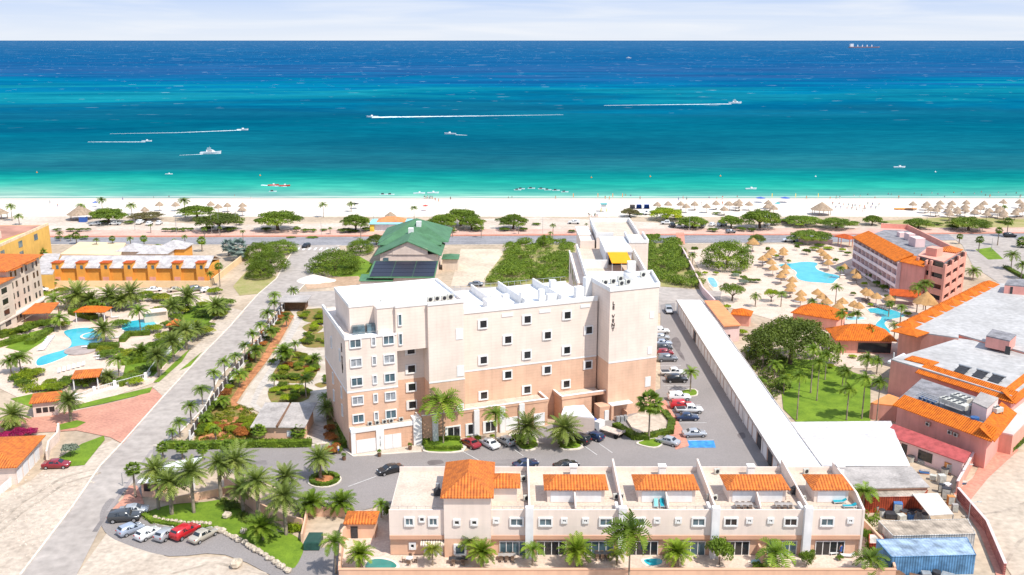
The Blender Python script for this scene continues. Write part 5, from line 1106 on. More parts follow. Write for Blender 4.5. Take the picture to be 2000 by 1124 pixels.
for q in (Sa,Sb,Sc,((Sa[0]+Sb[0])/2,(Sa[1]+Sb[1])/2),((Sb[0]*2+Sc[0])/3,(Sb[1]*2+Sc[1])/3),((Sb[0]+Sc[0]*2)/3,(Sb[1]+Sc[1]*2)/3)): MB().obox(q[0],q[1],0,.7,.7,12.0,.5).build('pillar', m_pinkd, st)
q = ((Sa[0]+Sb[0]+Sc[0]+Sd[0])/4, (Sa[1]+Sb[1]+Sc[1]+Sd[1])/4); MB().obox(q[0]-2,q[1]-1,12.21,3.2,3.2,2.2,-.9).build('roof_room', m_pinkd, st); MB(Frame(q[0]+5,q[1]+5,R(48))).hip(-2.5,2.5,-2.2,2.2,12.3,1.2).build('tiled_roof', m_tile, st)
gp = thing('gate_pavilion', 'small red roofed gate pavilion left of the pink hotel', 'pavilion', (*W(1652,478),0)); q = W(1652,463,3.4)
MB(Frame(q[0],q[1],R(-60))).hip(-3,3,-2,2,3.2,1.0).build('tiled_roof', m_tile2, gp)
for dx in (-2,2):
    for dy in (-1.5,1.5): MB().tube((q[0]+dx,q[1]+dy,0),(q[0]+dx,q[1]+dy,3.2),.15).build('post', m_pinkd, gp)
lr = thing('lean_roof', 'dark orange porch roof at the foot of the pink hotel end wall', 'porch', (*W(1775,590),0)); q = W(1768,572,3.2)
MB(Frame(q[0],q[1],R(-20))).add([(-4,-2,2.6),(4,-2,2.6),(4,2,3.6),(-4,2,3.6),(-4,-2,2.45),(4,-2,2.45),(4,2,3.45),(-4,2,3.45)],[(0,1,2,3),(7,6,5,4),(4,5,1,0),(5,6,2,1),(6,7,3,2),(7,4,0,3)]).build('tiled_roof', m_tile2, lr)
for dx in (-3,3): MB().tube((q[0]+dx,q[1]-1,0),(q[0]+dx,q[1]-1,2.7),.15).build('post', m_wood, lr)
# ---- low orange roofed houses round the pools
def pavilion(x, y, z, w, d, h, ang, label, mat=None, wallm=None, name='pavilion', open_=False, wi=.5):
    p = W(x, y, z); t = thing(name, label, name.replace('_', ' '), (*p, 0)); f = Frame(p[0], p[1], R(ang))
    MB(f).hip(-w/2,w/2,-d/2,d/2,z,h,over=0).build('tiled_roof', mat or tile_mat('t%d' % int(x), (.80,.20,.02), R(ang), .4), t)
    if open_:
        for a in (-1,1):
            for b in (-1,1): MB(f).tube((a*(w/2-.4),b*(d/2-.4),0),(a*(w/2-.4),b*(d/2-.4),z),.13).build('post', m_white, t)
    else: MB(f).box(-w/2+wi,w/2-wi,-d/2+wi,d/2-wi,0,z-.01).build('wall', wallm or m_pinkd, t)
    return t
t = pavilion(1681,655,3.3,14,9.5,2.6,-4,'orange hipped restaurant roof beside the lower pool', name='restaurant', wi=1.0)
q = W(1681,655,3.3); MB(Frame(q[0],q[1],R(-4))).box(-1.5,5.9,-3.86,-3.76,.3,2.6).build('counter_opening', m_glass, t)
pavilion(1600,612,3.2,12,8,2.2,-35,'orange roofed house behind the dark spreading tree', name='pool_house')
pavilion(1449,612,2.8,5.2,5.0,1.2,-20,'small orange roofed hut right of the long coral roof', name='hut')
oh, _ = polyb('bungalow', 'long narrow house with plain coral orange roof behind the garage row', 'house', [(1377,590),(1404,590),(1445,636),(1414,638)], 4.0, m_pinkl, M('coral_roof', (.76,.30,.13), .8, .08, .5, lines=[('Y', .5, .08, .1)]), over=.8)
q = W(1421,658,2); MB().box(q[0]-.5,q[0]+.5,q[1]-.6,q[1]-.2,1,2.6).build('window', m_glass, oh)
# long boundary walls at the right
for nm, pts, h, mt, lab in (('boundary_wall', [(1332,495),(1350,530),(1372,575),(1395,600)], 2.0, m_pinkl, 'pink garden wall from the thicket corner down to the long garage'),
    ('boundary_wall', [(1320,478),(1338,500)], 1.2, m_pinkd, 'short coral wall at the coastal road crossing'),
    ('retaining_wall', [(1868,965),(1930,850)], 2.2, m_pinkd, 'coral wall between the junk yard and the ramp'),
    ('yard_fence', [(1870,975),(1925,1040),(1960,1124)], 1.8, M('red_mesh_fence', (.55,.20,.17), .8, .2, 2, lines=[('Z', .3, .4, .5)]), 'red slatted fence down the right side of the container yard'),
    ('hotel_wall', [(1625,478),(1560,474)], 1.6, m_pinkl, 'low pink wall along the road beside the hotel pool')):
    t = thing(nm, lab, 'fence' if 'fence' in nm else 'wall', (*W(*pts[0]), 0)); MB().wall(pw(pts), .3, 0, h).build('wall' if 'fence' not in nm else 'panel', mt, t); MB().wall(pw(pts), .4, h+.005, h+.12).build('coping', m_pinkl, t)
sheet('ramp_path', [(1862,965),(1900,935),(1925,890),(1960,868),(1990,880),(1930,935),(1890,985)], m_pink, .12)
sheet('pink_footpath', [(1885,990),(1925,1040),(1960,1124),(2010,1240),(1985,1240),(1945,1124),(1912,1040),(1874,985)], m_pink, .13)
# ---- green roofed house and solar building
gh_ = thing('green_roof_house', 'cream house with steep green roofs and gable', 'house', (-32,300,0))
MB().box(-40.5,-23,291.5,318,0,6.2).build('wall', m_cream, gh_)
z0 = 5.8; xa, xb, xm = -42.2, -21.6, -31.2; za = 10.6
g = MB(); g.gable(xa, xb, 290.6, 309, z0, za - z0 - .3, over=0, th=.25, along='y'); g.build('green_roof', m_grn, gh_)
MB().add([(-36.6,291.2,6.2),(-25.8,291.2,6.2),(-25.8,291.2,8.0),(xm-.7,291.2,10.2),(-36.6,291.2,8.0)],[(0,1,2,3,4)]).add([(-40.8,291.3,6.2),(-36.62,291.3,6.2),(-36.62,291.3,7.9)],[(0,1,2)]).build('gable_wall', m_cream, gh_)
MB().hip(-42.6,-22.4,302,312,6.8,2.6,over=0,th=.2).build('green_roof', m_grn, gh_)
MB().hip(-43.0,-20.4,306,330,7.0,5.4,over=0,th=.2).build('green_roof', m_grn, gh_)
for x, y, z in ((-32.3,306,10.6),(-30.5,314,11.3)): MB().box(x-.8,x+.8,y-.8,y+.8,z-1.5,z+1.1).build('chimney', m_white, gh_)
MB().box(-39.5,-37.9,291.3,291.45,2.8,5.2).build('window', m_glassb, gh_); MB().hip(-22.0,-16.6,296,303,3.6,.8,over=0).build('side_roof', m_grn, gh_); MB().box(-21.8,-17,296.6,302.4,0,3.6).build('side_room', m_beige, gh_)
so = thing('solar_building', 'low building with a roof full of dark solar panels', 'building', (-32,278,0))
MB().box(-40.2,-23.4,273,285.5,0,3.6).build('wall', m_cream, so)
def slope(x0,x1,y0,y1,z0_,z1_,th=.15): return MB().add([(x0,y0,z0_),(x1,y0,z0_),(x1,y1,z1_),(x0,y1,z1_),(x0,y0,z0_-th),(x1,y0,z0_-th),(x1,y1,z1_-th),(x0,y1,z1_-th)],[(0,1,2,3),(7,6,5,4),(4,5,1,0),(5,6,2,1),(6,7,3,2),(7,4,0,3)])
slope(-41.6,-22.2,271.4,286.6,3.8,5.3).build('green_roof', m_grn, so)
m_sol = M('solar_glass', (.010,.012,.026), .35, .1, 2, spec=.35, lines=[('X', 1.0, -.8, .05), ('Y', 1.65, -.8, .04)])
for r_ in range(4):
    y0_, y1_ = 272.2 + r_*3.5, 275.5 + r_*3.5; f = lambda y: 3.8 + (y-271.4)*1.5/15.2 + .12
    for c_ in range(3): slope(-41+c_*6.2,-34.95+c_*6.2,y0_,y1_,f(y0_),f(y1_),.06).build('solar_panel', m_sol, so)
sg = thing('green_shed', 'small green roofed shed left of the white roof corner', 'shed', (*W(745,560),0)); q = W(732,548,3)
MB().box(q[0]-4.2,q[0]+4.8,q[1],q[1]+5,0,2.8).build('wall', m_cream, sg); slope(q[0]-4.6,q[0]+5.2,q[1]-.3,q[1]+5.3,2.9,3.6).build('green_roof', m_grn, sg)
# ---- beach kiosk
kk = thing('beach_kiosk', 'beach kiosk with orange hipped roof and pale blue canopy', 'kiosk', (*W(762,447),0)); q = W(762,436,3.0)
MB().box(q[0]-6.8,q[0]+6.4,q[1]-1,q[1]+6.5,0,2.8).build('wall', m_white, kk); MB().box(q[0]-7.8,q[0]+7.8,q[1]-2,q[1]+8.5,2.8,3.05).build('canopy', M('pale_blue_canopy', (.30,.62,.72), .8, .05, 1), kk)
MB().hip(q[0]-5.4,q[0]+5.4,q[1]+1.0,q[1]+8.3,3.06,1.5,over=0).build('tiled_roof', M('terracotta_roof', (.66,.25,.10), .85, .1, 1), kk); MB().box(q[0]-7.5,q[0]-5.9,q[1]-1.6,q[1]-1.1,0,2.7).build('yellow_door', M('yellow_paint', (.8,.6,.08), .7), kk)
# ---- utility building in the garden
ub = thing('garden_building', 'garden building with pale grey monopitch roofs and peach walls', 'building', (-41.7,168,0))
MB().box(-45.9,-37.4,162.4,171.5,0,3.0).build('wall', m_peachT, ub)
slope(-46.7,-42.1,161.9,173,3.05,3.5).build('grey_roof', m_greyroof, ub); slope(-41.7,-36.9,161.9,173,3.05,3.5).build('grey_roof', m_greyroof, ub); MB().box(-42.1,-41.7,162,173,3.0,3.35).build('ridge_gutter', m_wood, ub)
MB().box(-40.3,-39.0,162.3,162.4,1.1,2.2).build('window', m_white, ub)
tr = thing('trellis_roof', 'pale shade roof beside the white walkway with blue bottles crate', 'canopy', (*W(576,590),0)); q = W(576,584,2.9)
MB().box(q[0]-3.6,q[0]+3.8,q[1]-3.5,q[1]+3.5,2.8,3.0).build('roof', m_greyroof, tr); MB().box(q[0]-2.8,q[0]+2.8,q[1]-1,q[1]+3,0,2.8).build('wall', m_wood, tr)
for dx, dy in ((-3.2,-3.1),(3.4,-3.1)): MB().tube((q[0]+dx,q[1]+dy,0),(q[0]+dx,q[1]+dy,2.8),.1).build('post', m_wood, tr)
tr['label'] = 'dark walled garden shelter with pale flat roof beside the cross lane'
# ---- yellow houses and beige tower at the left
yl = thing('yellow_row_house', 'long orange yellow row house with grey roof and seven dormers', 'house', (-113,282,0))
x0, x1, y0 = W(108,556)[0], W(406,556)[0], 279.2
MB().box(x0,x1,y0+.6,y0+12,0,4.7).build('wall', m_yel2, yl); MB().gable(x0-.3,x1+.3,y0,y0+13,4.7,2.3,over=0,th=.15,along='x').build('grey_roof', m_shing, yl)
for px in (117,164,211,256,302,350,396):
    x = W(px,540,2)[0]; MB().box(x-1.3,x+1.1,y0-.3,y0+2.6,0,6.3).build('dormer', m_yel2, yl); MB().box(x-1.5,x+1.3,y0-.5,y0+2.8,6.3,6.5).build('dormer_roof', m_tile2, yl); MB().box(x-.1,x+.7,y0-.36,y0-.3,4.6,5.7).build('window', m_glassb, yl); MB().box(x-.9,x+.9,y0-.36,y0-.3,.6,2.2).build('doorway', m_pinkd, yl)
t = thing('garden_wall', 'yellow wall in front of the long row house', 'wall', (-113,277,0)); MB().wall([(x0-1,275.2),(x1+1.5,275.2),W(485,500)], .3, 0, 1.9).build('wall', M('pale_yellow_render', (.80,.58,.34), .85, .05, .4), t)
yw, _ = polyb('yellow_wing', 'low yellow wing with pale grey roof left of the row house', 'house', [(60,537),(103,537),(113,512),(118,497),(85,497)], 4.2, m_yel, m_shing)
fr_, _ = polyb('flat_hall', 'low hall with tan flat roof behind the yellow row house', 'building', [(118,498),(235,500),(246,476),(155,474)], 3.6, m_beige, M('tan_flat_roof', (.76,.58,.36), .85, .06, .2))
pavilion(262,487,3.8,9,9,2.0,0,'grey tiled pavilion behind the row house, nearest its middle', m_shing, m_beige, 'house_pavilion'); pavilion(305,492,3.8,10,8,2.0,0,'grey tiled pavilion behind the row house, between two others', m_shing, m_beige, 'house_pavilion'); pavilion(342,482,3.8,9.5,9,2.2,0,'grey tiled pavilion with yellow wall, rightmost behind the row house', m_shing, m_yel2, 'house_pavilion')
yb = thing('yellow_block', 'tall yellow block with pinkish terracotta roof at the left edge', 'building', (-170,290,0))
yp = [(-151.6,313.5),(-149.2,262),(-215,262),(-215,313.5)]
MB().prism(yp,0,11.2).build('wall', m_yel, yb); MB().prism([(-152.4,312.6),(-156,272),(-214,272),(-214,312.6)],11.2,11.3).build('terracotta_roof', M('terracotta_flat_roof', (.50,.25,.18), .85, .15, .15), yb); MB().wall([(-151.8,313.2),(-149.4,262.2),(-215,262.2)],.4,11.2,12.0).build('parapet', M('cream_band', (.80,.62,.42), .85), yb)
MB().box(-168,-156,280,292,11.3,13.4).build('roof_room', m_cream, yb); MB().gable(-200,-166,285,300,12.4,1.6,over=0,along='y').build('tiled_roof', m_tile2, yb)
for (y, z) in ((270,9),(270,6),(280,9),(280,6),(292,9.4),(292,6.2),(303,9.4)): x = lerp(-149.2,-151.6,(y-262)/51.5)+.02; MB().box(x-.05,x+.08,y-1.2,y+1.2,z-1,z+.9).build('window', m_glassb if z > 6.1 else m_glass, yb)
bt = thing('beige_apartment_tower', 'beige apartment building with orange hipped roof at the left edge', 'building', (-135,240,0))
XR = -126.2
MB().box(-165,XR,236,253.5,0,14.2).build('wall', m_beige, bt); MB().box(-165,XR+1.2,214,235.98,0,12.3).build('wall', m_beige, bt)
MB().hip(-165,XR+.5,235.2,254,14.2,2.4,over=.5).build('tiled_roof', m_tile, bt); MB().hip(-165,XR+1.6,213,236.5,12.3,1.4,over=.2).build('tiled_roof', m_tile, bt)
for z in (2.6,): MB().box(XR-1,XR+1.45,213.8,254,z,z+.35).build('string_course', m_cream, bt)
for k in range(5):
    z = 1.6 + k*2.75
    for y in (216.5,221.5,226.5,231.8): 
        if z < 11: MB().box(XR+1.15,XR+1.24,y-1.3,y+1.3,z-1.0,z+1.0).build('loggia', m_glass, bt); MB().box(XR+1.2,XR+1.3,y-1.4,y+1.4,z-1.1,z-.4).build('balcony_wall', m_beige, bt)
    for y in (238.2,240.4,243.8,246.0,249.6,251.6): MB().box(XR-.05,XR+.06,y-.42,y+.42,z-.8,z+.7).build('window', m_glass, bt)
for y in (239.3,246.6): slope(XR+.1,XR+1.5,y-2.6,y+2.6,14.1,14.1).build('awning', m_tile, bt)
po_ = thing('entrance_porch', 'orange tiled porch at the foot of the beige tower', 'porch', (*W(80,612),0)); q = W(80,602,3.0)
MB(Frame(q[0],q[1],R(8))).add([(-3.6,-3.4,2.5),(3.2,-3.4,2.5),(3.6,3.4,3.5),(-2.4,3.4,3.5),(-3.6,-3.4,2.35),(3.2,-3.4,2.35),(3.6,3.4,3.35),(-2.4,3.4,3.35)],[(0,1,2,3),(7,6,5,4),(4,5,1,0),(5,6,2,1),(6,7,3,2),(7,4,0,3)]).build('tiled_roof', m_tile, po_)
for dx, dy in ((-3,-3),(2.8,-3),(3,3)): MB().tube((q[0]+dx,q[1]+dy,0),(q[0]+dx,q[1]+dy,2.5),.14).build('post', m_wood, po_)
pavilion(182,606,2.8,8,5,1.0,0,'orange roofed pool bar under the bright round palm', open_=True); pavilion(343,633,2.6,3.6,3.6,1.2,0,'small orange pyramid hut at the right of the round pool', m_tile, m_wood, 'garden_hut')
pavilion(170,731,2.8,5.4,5.4,.9,14,'orange tiled gazebo beside the curved white fence', m_tile, open_=True, name='gazebo')
pavilion(90,777,3.0,5.3,5.8,.8,18,'small orange roofed guard house with three windows', m_tile, m_cream, 'guard_house')
q = W(97,797,1.4); t_ = bpy.data.objects['guard_house']; parts('window', m_glass, t_, [(-1.6+i*1.15,-.7+i*1.15,-2.45,-2.36,.9,1.9) for i in range(3)], Frame(*W(90,777,3.0), R(18)))
bl = thing('garage_house', 'cream garage block with broad orange hipped roof at left edge', 'house', (*W(20,885),0)); q = W(30,880,3.3)
FB = Frame(q[0], q[1], R(30)); q0 = W(32,914,3.2); ang = math.atan2(W(88,852,3.2)[1]-q0[1], W(88,852,3.2)[0]-q0[0]); FB = Frame(q0[0], q0[1], ang); Lb = math.hypot(W(88,852,3.2)[0]-q0[0], W(88,852,3.2)[1]-q0[1])
MB(FB).hip(0,Lb,0,9,3.2,1.6,over=.1).build('tiled_roof', m_tile, bl); MB(FB).box(.5,Lb-.4,.5,8.6,0,3.19).build('wall', m_cream, bl); parts('garage_door', m_white, bl, [(1.0+i*2.6,3.0+i*2.6,.42,.49,0,2.2) for i in range(max(1,int(Lb/2.9)))], FB)
t = thing('garden_wall', 'curved cream wall beside the cream garage block', 'wall', (*W(100,895),0)); MB().wall(pw([(93,900),(97,880),(114,862),(116,845)]), .35, 0, 1.8).build('wall', m_cream, t)
t = thing('garden_wall', 'low white wall at the bottom left by the vacant lot', 'wall', (*W(20,960),0)); MB().wall(pw([(-10,975),(20,950),(32,935)]), .3, 0, 1.2).build('wall', m_white, t)
cg = thing('cabana', 'small pale shed roof beside the round pool', 'shed', (*W(300,615),0)); q = W(300,606,3.0); MB(Frame(q[0],q[1],R(25))).box(-3,3,-1.8,1.8,2.7,2.9).build('roof', m_cream, cg); MB(Frame(q[0],q[1],R(25))).box(-2.5,3.2,-1.2,1.5,0,2.7).build('wall', m_beige, cg)
# entrance gatehouse under the date palms
eg = thing('entrance_gatehouse', 'peach gatehouse with white canopy among the date palms', 'gate house', (*W(330,950),0)); q = W(300,935,2.6)
MB().box(q[0]-1.6,q[0]+1.4,q[1]-1.2,q[1]+1.8,0,2.5).build('wall', m_peachT, eg); MB().box(q[0]-1.2,q[0]-.2,q[1]-1.28,q[1]-1.21,1.0,2.2).build('window', m_glass, eg); MB().box(q[0]-2,q[0]+1.8,q[1]-1.6,q[1]+2.2,2.5,2.65).build('roof', m_white, eg)
q = W(352,908,4.0); MB().add([(q[0]-3.2,q[1]-2,3.4),(q[0]+2.6,q[1]-1.2,4.2),(q[0]+2.8,q[1]+2.4,4.3),(q[0]-3.0,q[1]+1.8,3.5),(q[0]-3.2,q[1]-2,3.3),(q[0]+2.6,q[1]-1.2,4.1),(q[0]+2.8,q[1]+2.4,4.2),(q[0]-3.0,q[1]+1.8,3.4)],[(0,1,2,3),(7,6,5,4),(4,5,1,0),(5,6,2,1),(6,7,3,2),(7,4,0,3)]).build('canopy', m_white, eg)
for dx, dy in ((-2.8,-1.6),(2.2,-.8)): MB().tube((q[0]+dx,q[1]+dy,0),(q[0]+dx,q[1]+dy,3.6),.12).build('post', m_white, eg)
for pts, h, mt, lab in (([(310,975),(345,985),(425,970),(470,955)], 1.3, m_peachT, 'low peach wall behind the date palms at the entrance'), ([(440,950),(500,1000),(560,1028),(590,1035)], 1.8, m_peachT, 'peach wall behind the cycads and palm lawn'), ([(598,1008),(672,1010)], 1.6, m_peachT, 'peach wall below the traffic island'), ([(590,1060),(600,1012)], 1.4, m_peachT, 'short peach wall left of the dark green skip')):
    t = thing('garden_wall', lab, 'wall', (*W(*pts[0]), 0)); MB().wall(pw(pts), .25, 0, h).build('wall', mt, t)
# fence between street and garden, white pool fence
gf = thing('garden_fence', 'long dark slatted fence on white plinth beside the street', 'fence', (*W(370,850), 0)); fp = pw([(372,862),(410,800),(451,745),(504,680),(541,628),(560,600)])
MB().wall(fp, .3, 0, .7).build('plinth', m_wtrim, gf); MB().wall(fp, .08, .7, 2.0).build('slat_panel', M('brown_slats', (.12,.10,.10), .7, .1, 1, lines=[('Z', .2, .5, .3)]), gf)
for a, b in zip(fp, fp[1:]):
    L_ = math.hypot(b[0]-a[0], b[1]-a[1]); k = max(1, int(L_/3))
    for i in range(k): t_ = i/k; MB().box(lerp(a[0],b[0],t_)-.15,lerp(a[0],b[0],t_)+.15,lerp(a[1],b[1],t_)-.15,lerp(a[1],b[1],t_)+.15,.7,2.1).build('post', m_wtrim, gf)
pf_ = thing('pool_fence', 'white railing fence curving round the left pool garden', 'fence', (*W(250,760), 0)); fp = pw([(150,784),(185,770),(225,758),(285,742),(305,715),(340,682),(366,655),(378,640)])
MB().wall(fp, .3, 0, .5).build('plinth', m_wtrim, pf_); MB().wall(fp, .06, 1.25, 1.35).build('top_rail', m_white, pf_)
ra = MB()
for a, b in zip(fp, fp[1:]):
    L_ = math.hypot(b[0]-a[0], b[1]-a[1]); k = max(1, int(L_/.35))
    for i in range(k): t_ = i/k; x, y = lerp(a[0],b[0],t_), lerp(a[1],b[1],t_); ra.box(x-.03,x+.03,y-.03,y+.03,.5,1.25)
    MB().box(a[0]-.25,a[0]+.25,a[1]-.25,a[1]+.25,0,1.6).build('pillar', m_wtrim, pf_)
ra.build('railing', m_white, pf_)
# ---- container yard at the lower right
def container(pts, z, col, label, roofc, h=2.6):
    p = pw(pts, z); t = thing('shipping_container', label, 'container', (*p[0], 0)); m = M('c%d' % int(pts[0][0]), col, .6, .2, .8, lines=[(math.atan2(p[1][1]-p[0][1], p[1][0]-p[0][0]), .36, .4, .45)], stain=.25)
    MB().prism(p, max(0, z-h), z-.05).build('corrugated_body', m, t); MB().prism(p, z-.05, z).build('roof', M('cr%d' % int(pts[0][0]), roofc, .7, .25, .6, lines=[(math.atan2(p[1][1]-p[0][1], p[1][0]-p[0][0]), .45, .12, .3)], stain=.15), t); MB().wall(p, .12, z-.04, z+.02, True).build('edge_rail', m, t); return t
container([(1690,972),(1800,970),(1812,958),(1690,957)], 2.6, (.50,.09,.04), 'rusty red shipping container with tan roof beside the white shed', (.50,.42,.34))
container([(1745,1047),(1905,1043),(1890,1014),(1716,1018)], 2.9, (.70,.68,.64), 'off white container with sandy brown roof behind the blue one', (.50,.41,.32), 2.9)
container([(1742,1088),(1906,1084),(1888,1050),(1712,1054)], 2.9, (.14,.32,.55), 'faded sky blue shipping container at the bottom right', (.36,.47,.60), 2.9)
container([(1698,1062),(1728,1062),(1724,1044),(1698,1044)], 1.8, (.55,.08,.04), 'small red container end left of the sandy roof', (.60,.55,.48), 1.8)
cy_ = thing('yard_canopy', 'pale sheet metal canopy over the container yard', 'canopy', (*W(1825,1010),0)); cp_ = pw([(1816,1007),(1862,1004),(1832,963),(1782,965)], 3.0)
MB().prism(cp_, 2.9, 3.0).build('sheet_roof', M('pale_sheet', (.70,.62,.54), .7, .1, .5, lines=[('X', .5, .1, .2)]), cy_)
for p in cp_: MB().tube((p[0],p[1],0),(p[0],p[1],2.9),.07).build('post', m_metal, cy_)
rj = random.Random(4); jm = [m_ac, m_white, m_metal, m_greyroof, m_wood, M('blue_plastic', (.08,.2,.45), .5), M('orange_board', (.6,.25,.08), .8), m_dark]
def junk(x, y, i):
    p = W(x, y); k = rj.random(); t = None
    s = rj.uniform(.7, 1.3)
    names = [('crate', 'wooden crate'), ('metal_cabinet', 'grey metal cabinet'), ('plastic_bin', 'round bin'), ('board_stack', 'stack of boards')]
    ty = rj.randrange(4); c = jm[rj.randrange(8)]
    t = thing(names[ty][0], None, names[ty][1], (*p, 0), None, rj.uniform(-.6,.6))
    if ty == 0: MB().box(-s*.6,s*.6,-s*.5,s*.5,.12,.9).build('box', c, t); [MB().box(-s*.6,s*.6,q-.06,q+.06,0,.12).build('skid', m_wood, t) for q in (-s*.4,0,s*.4)]
    elif ty == 1: MB().box(-s*.5,s*.5,-s*.4,s*.4,.05,1.5*s).build('cabinet', c, t); MB().box(-s*.44,s*.44,-s*.43,-s*.41,.2,1.4*s).build('door', m_ac, t)
    elif ty == 2: MB().cone(0,0,0,.42*s,1.0,10,.5*s).build('drum', c, t); MB().cone(0,0,1.0,.53*s,.08,10,.5*s).build('lid', m_dark, t)
    else:
        for j in range(4): MB().obox(rj.uniform(-.1,.1),rj.uniform(-.1,.1),j*.16,1.9*s,.9*s,.13,rj.uniform(-.2,.2)).build('board', jm[rj.randrange(8)], t)
    return t, names[ty][1]
zones = {'behind the curved red lean-to wall': [(1800+ i*13 + (i%2)*6, 905 + i*7 - (i%3)*9) for i in range(7)] + [(1786,897),(1772,890),(1778,902)], 'beside the coral ramp wall': [(1805,925),(1822,938),(1838,946),(1850,955),(1846,975),(1856,986),(1838,962),(1864,1000)],
    'in the yard between the containers': [(1722,1008),(1738,1012),(1752,1004),(1766,1010),(1778,1014),(1795,1010),(1712,1000),(1786,1000),(1760,1016),(1806,1016)], 'below the blue container': [(1753,1132),(1788,1132),(1808,1130),(1828,1130),(1850,1134)]}
for zn, pts in zones.items():
    byk = {}
    for i, (x, y) in enumerate(pts): t, k = junk(x, y, i); byk.setdefault(k, []).append(t)
    for k, L_ in byk.items():
        for i, t in enumerate(sorted(L_, key=lambda o: o.location.x)): t['label'] = '%s %s, %s of its kind from the left' % (k, zn, ordn(i)); t['group'] = 'clutter ' + zn
sk = thing('waste_skip', 'dark green waste skip at the end of the peach wall', 'skip', (*W(618,1065),0)); q = W(614,1067)
MB().prism([(q[0]-1.2,q[1]-1.5),(q[0]+1.0,q[1]-1.5),(q[0]+1.0,q[1]+1.6),(q[0]-1.0,q[1]+1.6)],.2,1.3).build('body', M('dark_green_paint', (.03,.09,.07), .5, .15, 2), sk); MB().box(q[0]-1.0,q[0]+.9,q[1]-1.3,q[1]+1.4,1.3,1.36).build('lid', M('green_lid', (.03,.08,.06), .5), sk)
# ================================================================ planting
def num(objs, fmt, key=None): ordlabels(objs, fmt, key or (lambda o: o.location.x))
GB = 'wind bent trees along the beach road'
tl = [('divi',213,437,400,80,'umbrella tree beside the big thatched beach hut'),('drydivi',287,431,408,70,'thin dry umbrella tree behind the three white parked cars'),('divi',385,429,394,78,'umbrella tree with open crown left of the darkest beach tree'),
 ('darkdivi',428,451,406,100,'darkest broad umbrella tree by the beach road'),('divi',543,450,402,98,'large spreading umbrella tree casting deep shade beside the street mouth'),('divi',695,453,412,62,'umbrella tree left of the blue canopied kiosk'),
 ('divi',862,450,414,64,'umbrella tree leftmost of three joined crowns'),('divi',900,442,400,76,'pale umbrella tree in the middle of three joined crowns'),('divi',921,450,417,56,'umbrella tree rightmost of three joined crowns'),('divi',1002,448,413,68,'umbrella tree standing alone above the big thicket'),
 ('drydivi',1230,424,403,40,'small thin umbrella tree left of the blue beach tents'),('ydivi',1302,430,399,72,'yellow green umbrella tree with thatched parasols behind'),('divi',1352,446,418,68,'domed umbrella tree over the row of parked cars'),
 ('divi',1428,446,416,56,'umbrella tree shading the silver car'),('divi',1484,446,402,84,'tall umbrella tree with yellowish top by the road'),('divi',1566,441,416,84,'flat green umbrella tree leaning over the black car'),('divi',1633,447,420,76,'umbrella tree right of the flat green one, thin forked trunk'),
 ('divi',1582,474,443,92,'umbrella tree overhanging the coastal road'),('divi',1703,440,417,42,'small umbrella tree alone on the sand'),('divi',1793,447,422,58,'umbrella tree behind the pink hotel roof'),('divi',1892,451,417,86,'widest flat umbrella tree before the parasol field')]
TREE['drydivi'] = [(tree_proto('dry', 'flat', 9, leaf_mat('dry_leaf', (.18,.15,.06), (.30,.27,.10), (.38,.32,.14)))[0], TREE['divi'][0][1])]; bpy.data.objects.remove(bpy.data.objects['dry'])
TREE['ydivi'] = [(tree_proto('yd', 'flat', 15, m_lfb)[0], TREE['divi'][1][1])]; bpy.data.objects.remove(bpy.data.objects['yd'])
for k, x, y, ty, w, lab in tl: tree(k, x, y, ty, w, lab, GB)
for k, x, y, ty, w, lab in [('dome',547,494,463,76,'low green tree at the street corner, farthest of the roadside clump'),('dome',508,507,467,70,'low green tree on the left of the roadside clump'),('dome',524,528,482,84,'broadest low green tree in the roadside clump'),('dome',509,543,503,60,'nearest low green tree of the roadside clump'),
 ('dome',655,531,478,112,'wide green tree on the lawn right of the street'),('dome',704,496,462,56,'leafy green tree behind the wide lawn tree'),('dome',1420,524,459,104,'big rounded grey green tree left of the upper hotel pool'),('round',1430,588,551,62,'small open tree with forked white trunk below the big rounded tree'),
 ('dark',1543,712,606,186,'huge dark spreading tree between garage row and orange restaurant'),('dark',1478,478,455,38,'dark round tree beside the coastal road'),('round',1062,486,458,10,'thin sapling by the coastal road'),('dark',735,480,455,42,'dark tree behind the green roofed house')]: tree(k, x, y, ty, w, lab)
tree('yround',1506,590,563,36,'round yellow green shrub tree by the sunbathing terrace')
# thickets
def thicket(pts, n, rmin, rmax, label, seed):
    p = pw(pts); r = random.Random(seed); x0, x1 = min(a[0] for a in p), max(a[0] for a in p); y0, y1 = min(a[1] for a in p), max(a[1] for a in p); m = MB(); bl = []
    def inside(x, y):
        c = False; j = len(p)-1
        for i in range(len(p)):
            if (p[i][1] > y) != (p[j][1] > y) and x < (p[j][0]-p[i][0])*(y-p[i][1])/(p[j][1]-p[i][1]) + p[i][0]: c = not c
            j = i
        return c
    while len(bl) < n:
        x, y = r.uniform(x0, x1), r.uniform(y0, y1)
        if inside(x, y): q = r.uniform(rmin, rmax); bl.append((x, y, q*.45, q, q, q*r.uniform(.35,.6)))
    leaf_cloud(m, bl, n * 420, .21, r); o = m.build('thicket', m_lft); tag(o, label, 'thicket', None, 'stuff'); return o
thicket([(1010,478),(1115,470),(1125,545),(1108,552),(1040,552),(955,566),(950,545),(975,520),(990,500)], 95, 1.6, 3.4, 'dense green thornbush thicket between sandy lot and sea wing', 3)
thicket([(1255,468),(1318,474),(1335,510),(1362,558),(1352,566),(1300,553),(1262,545)], 75, 1.6, 3.2, 'dense green thornbush thicket right of the sea wing', 4)
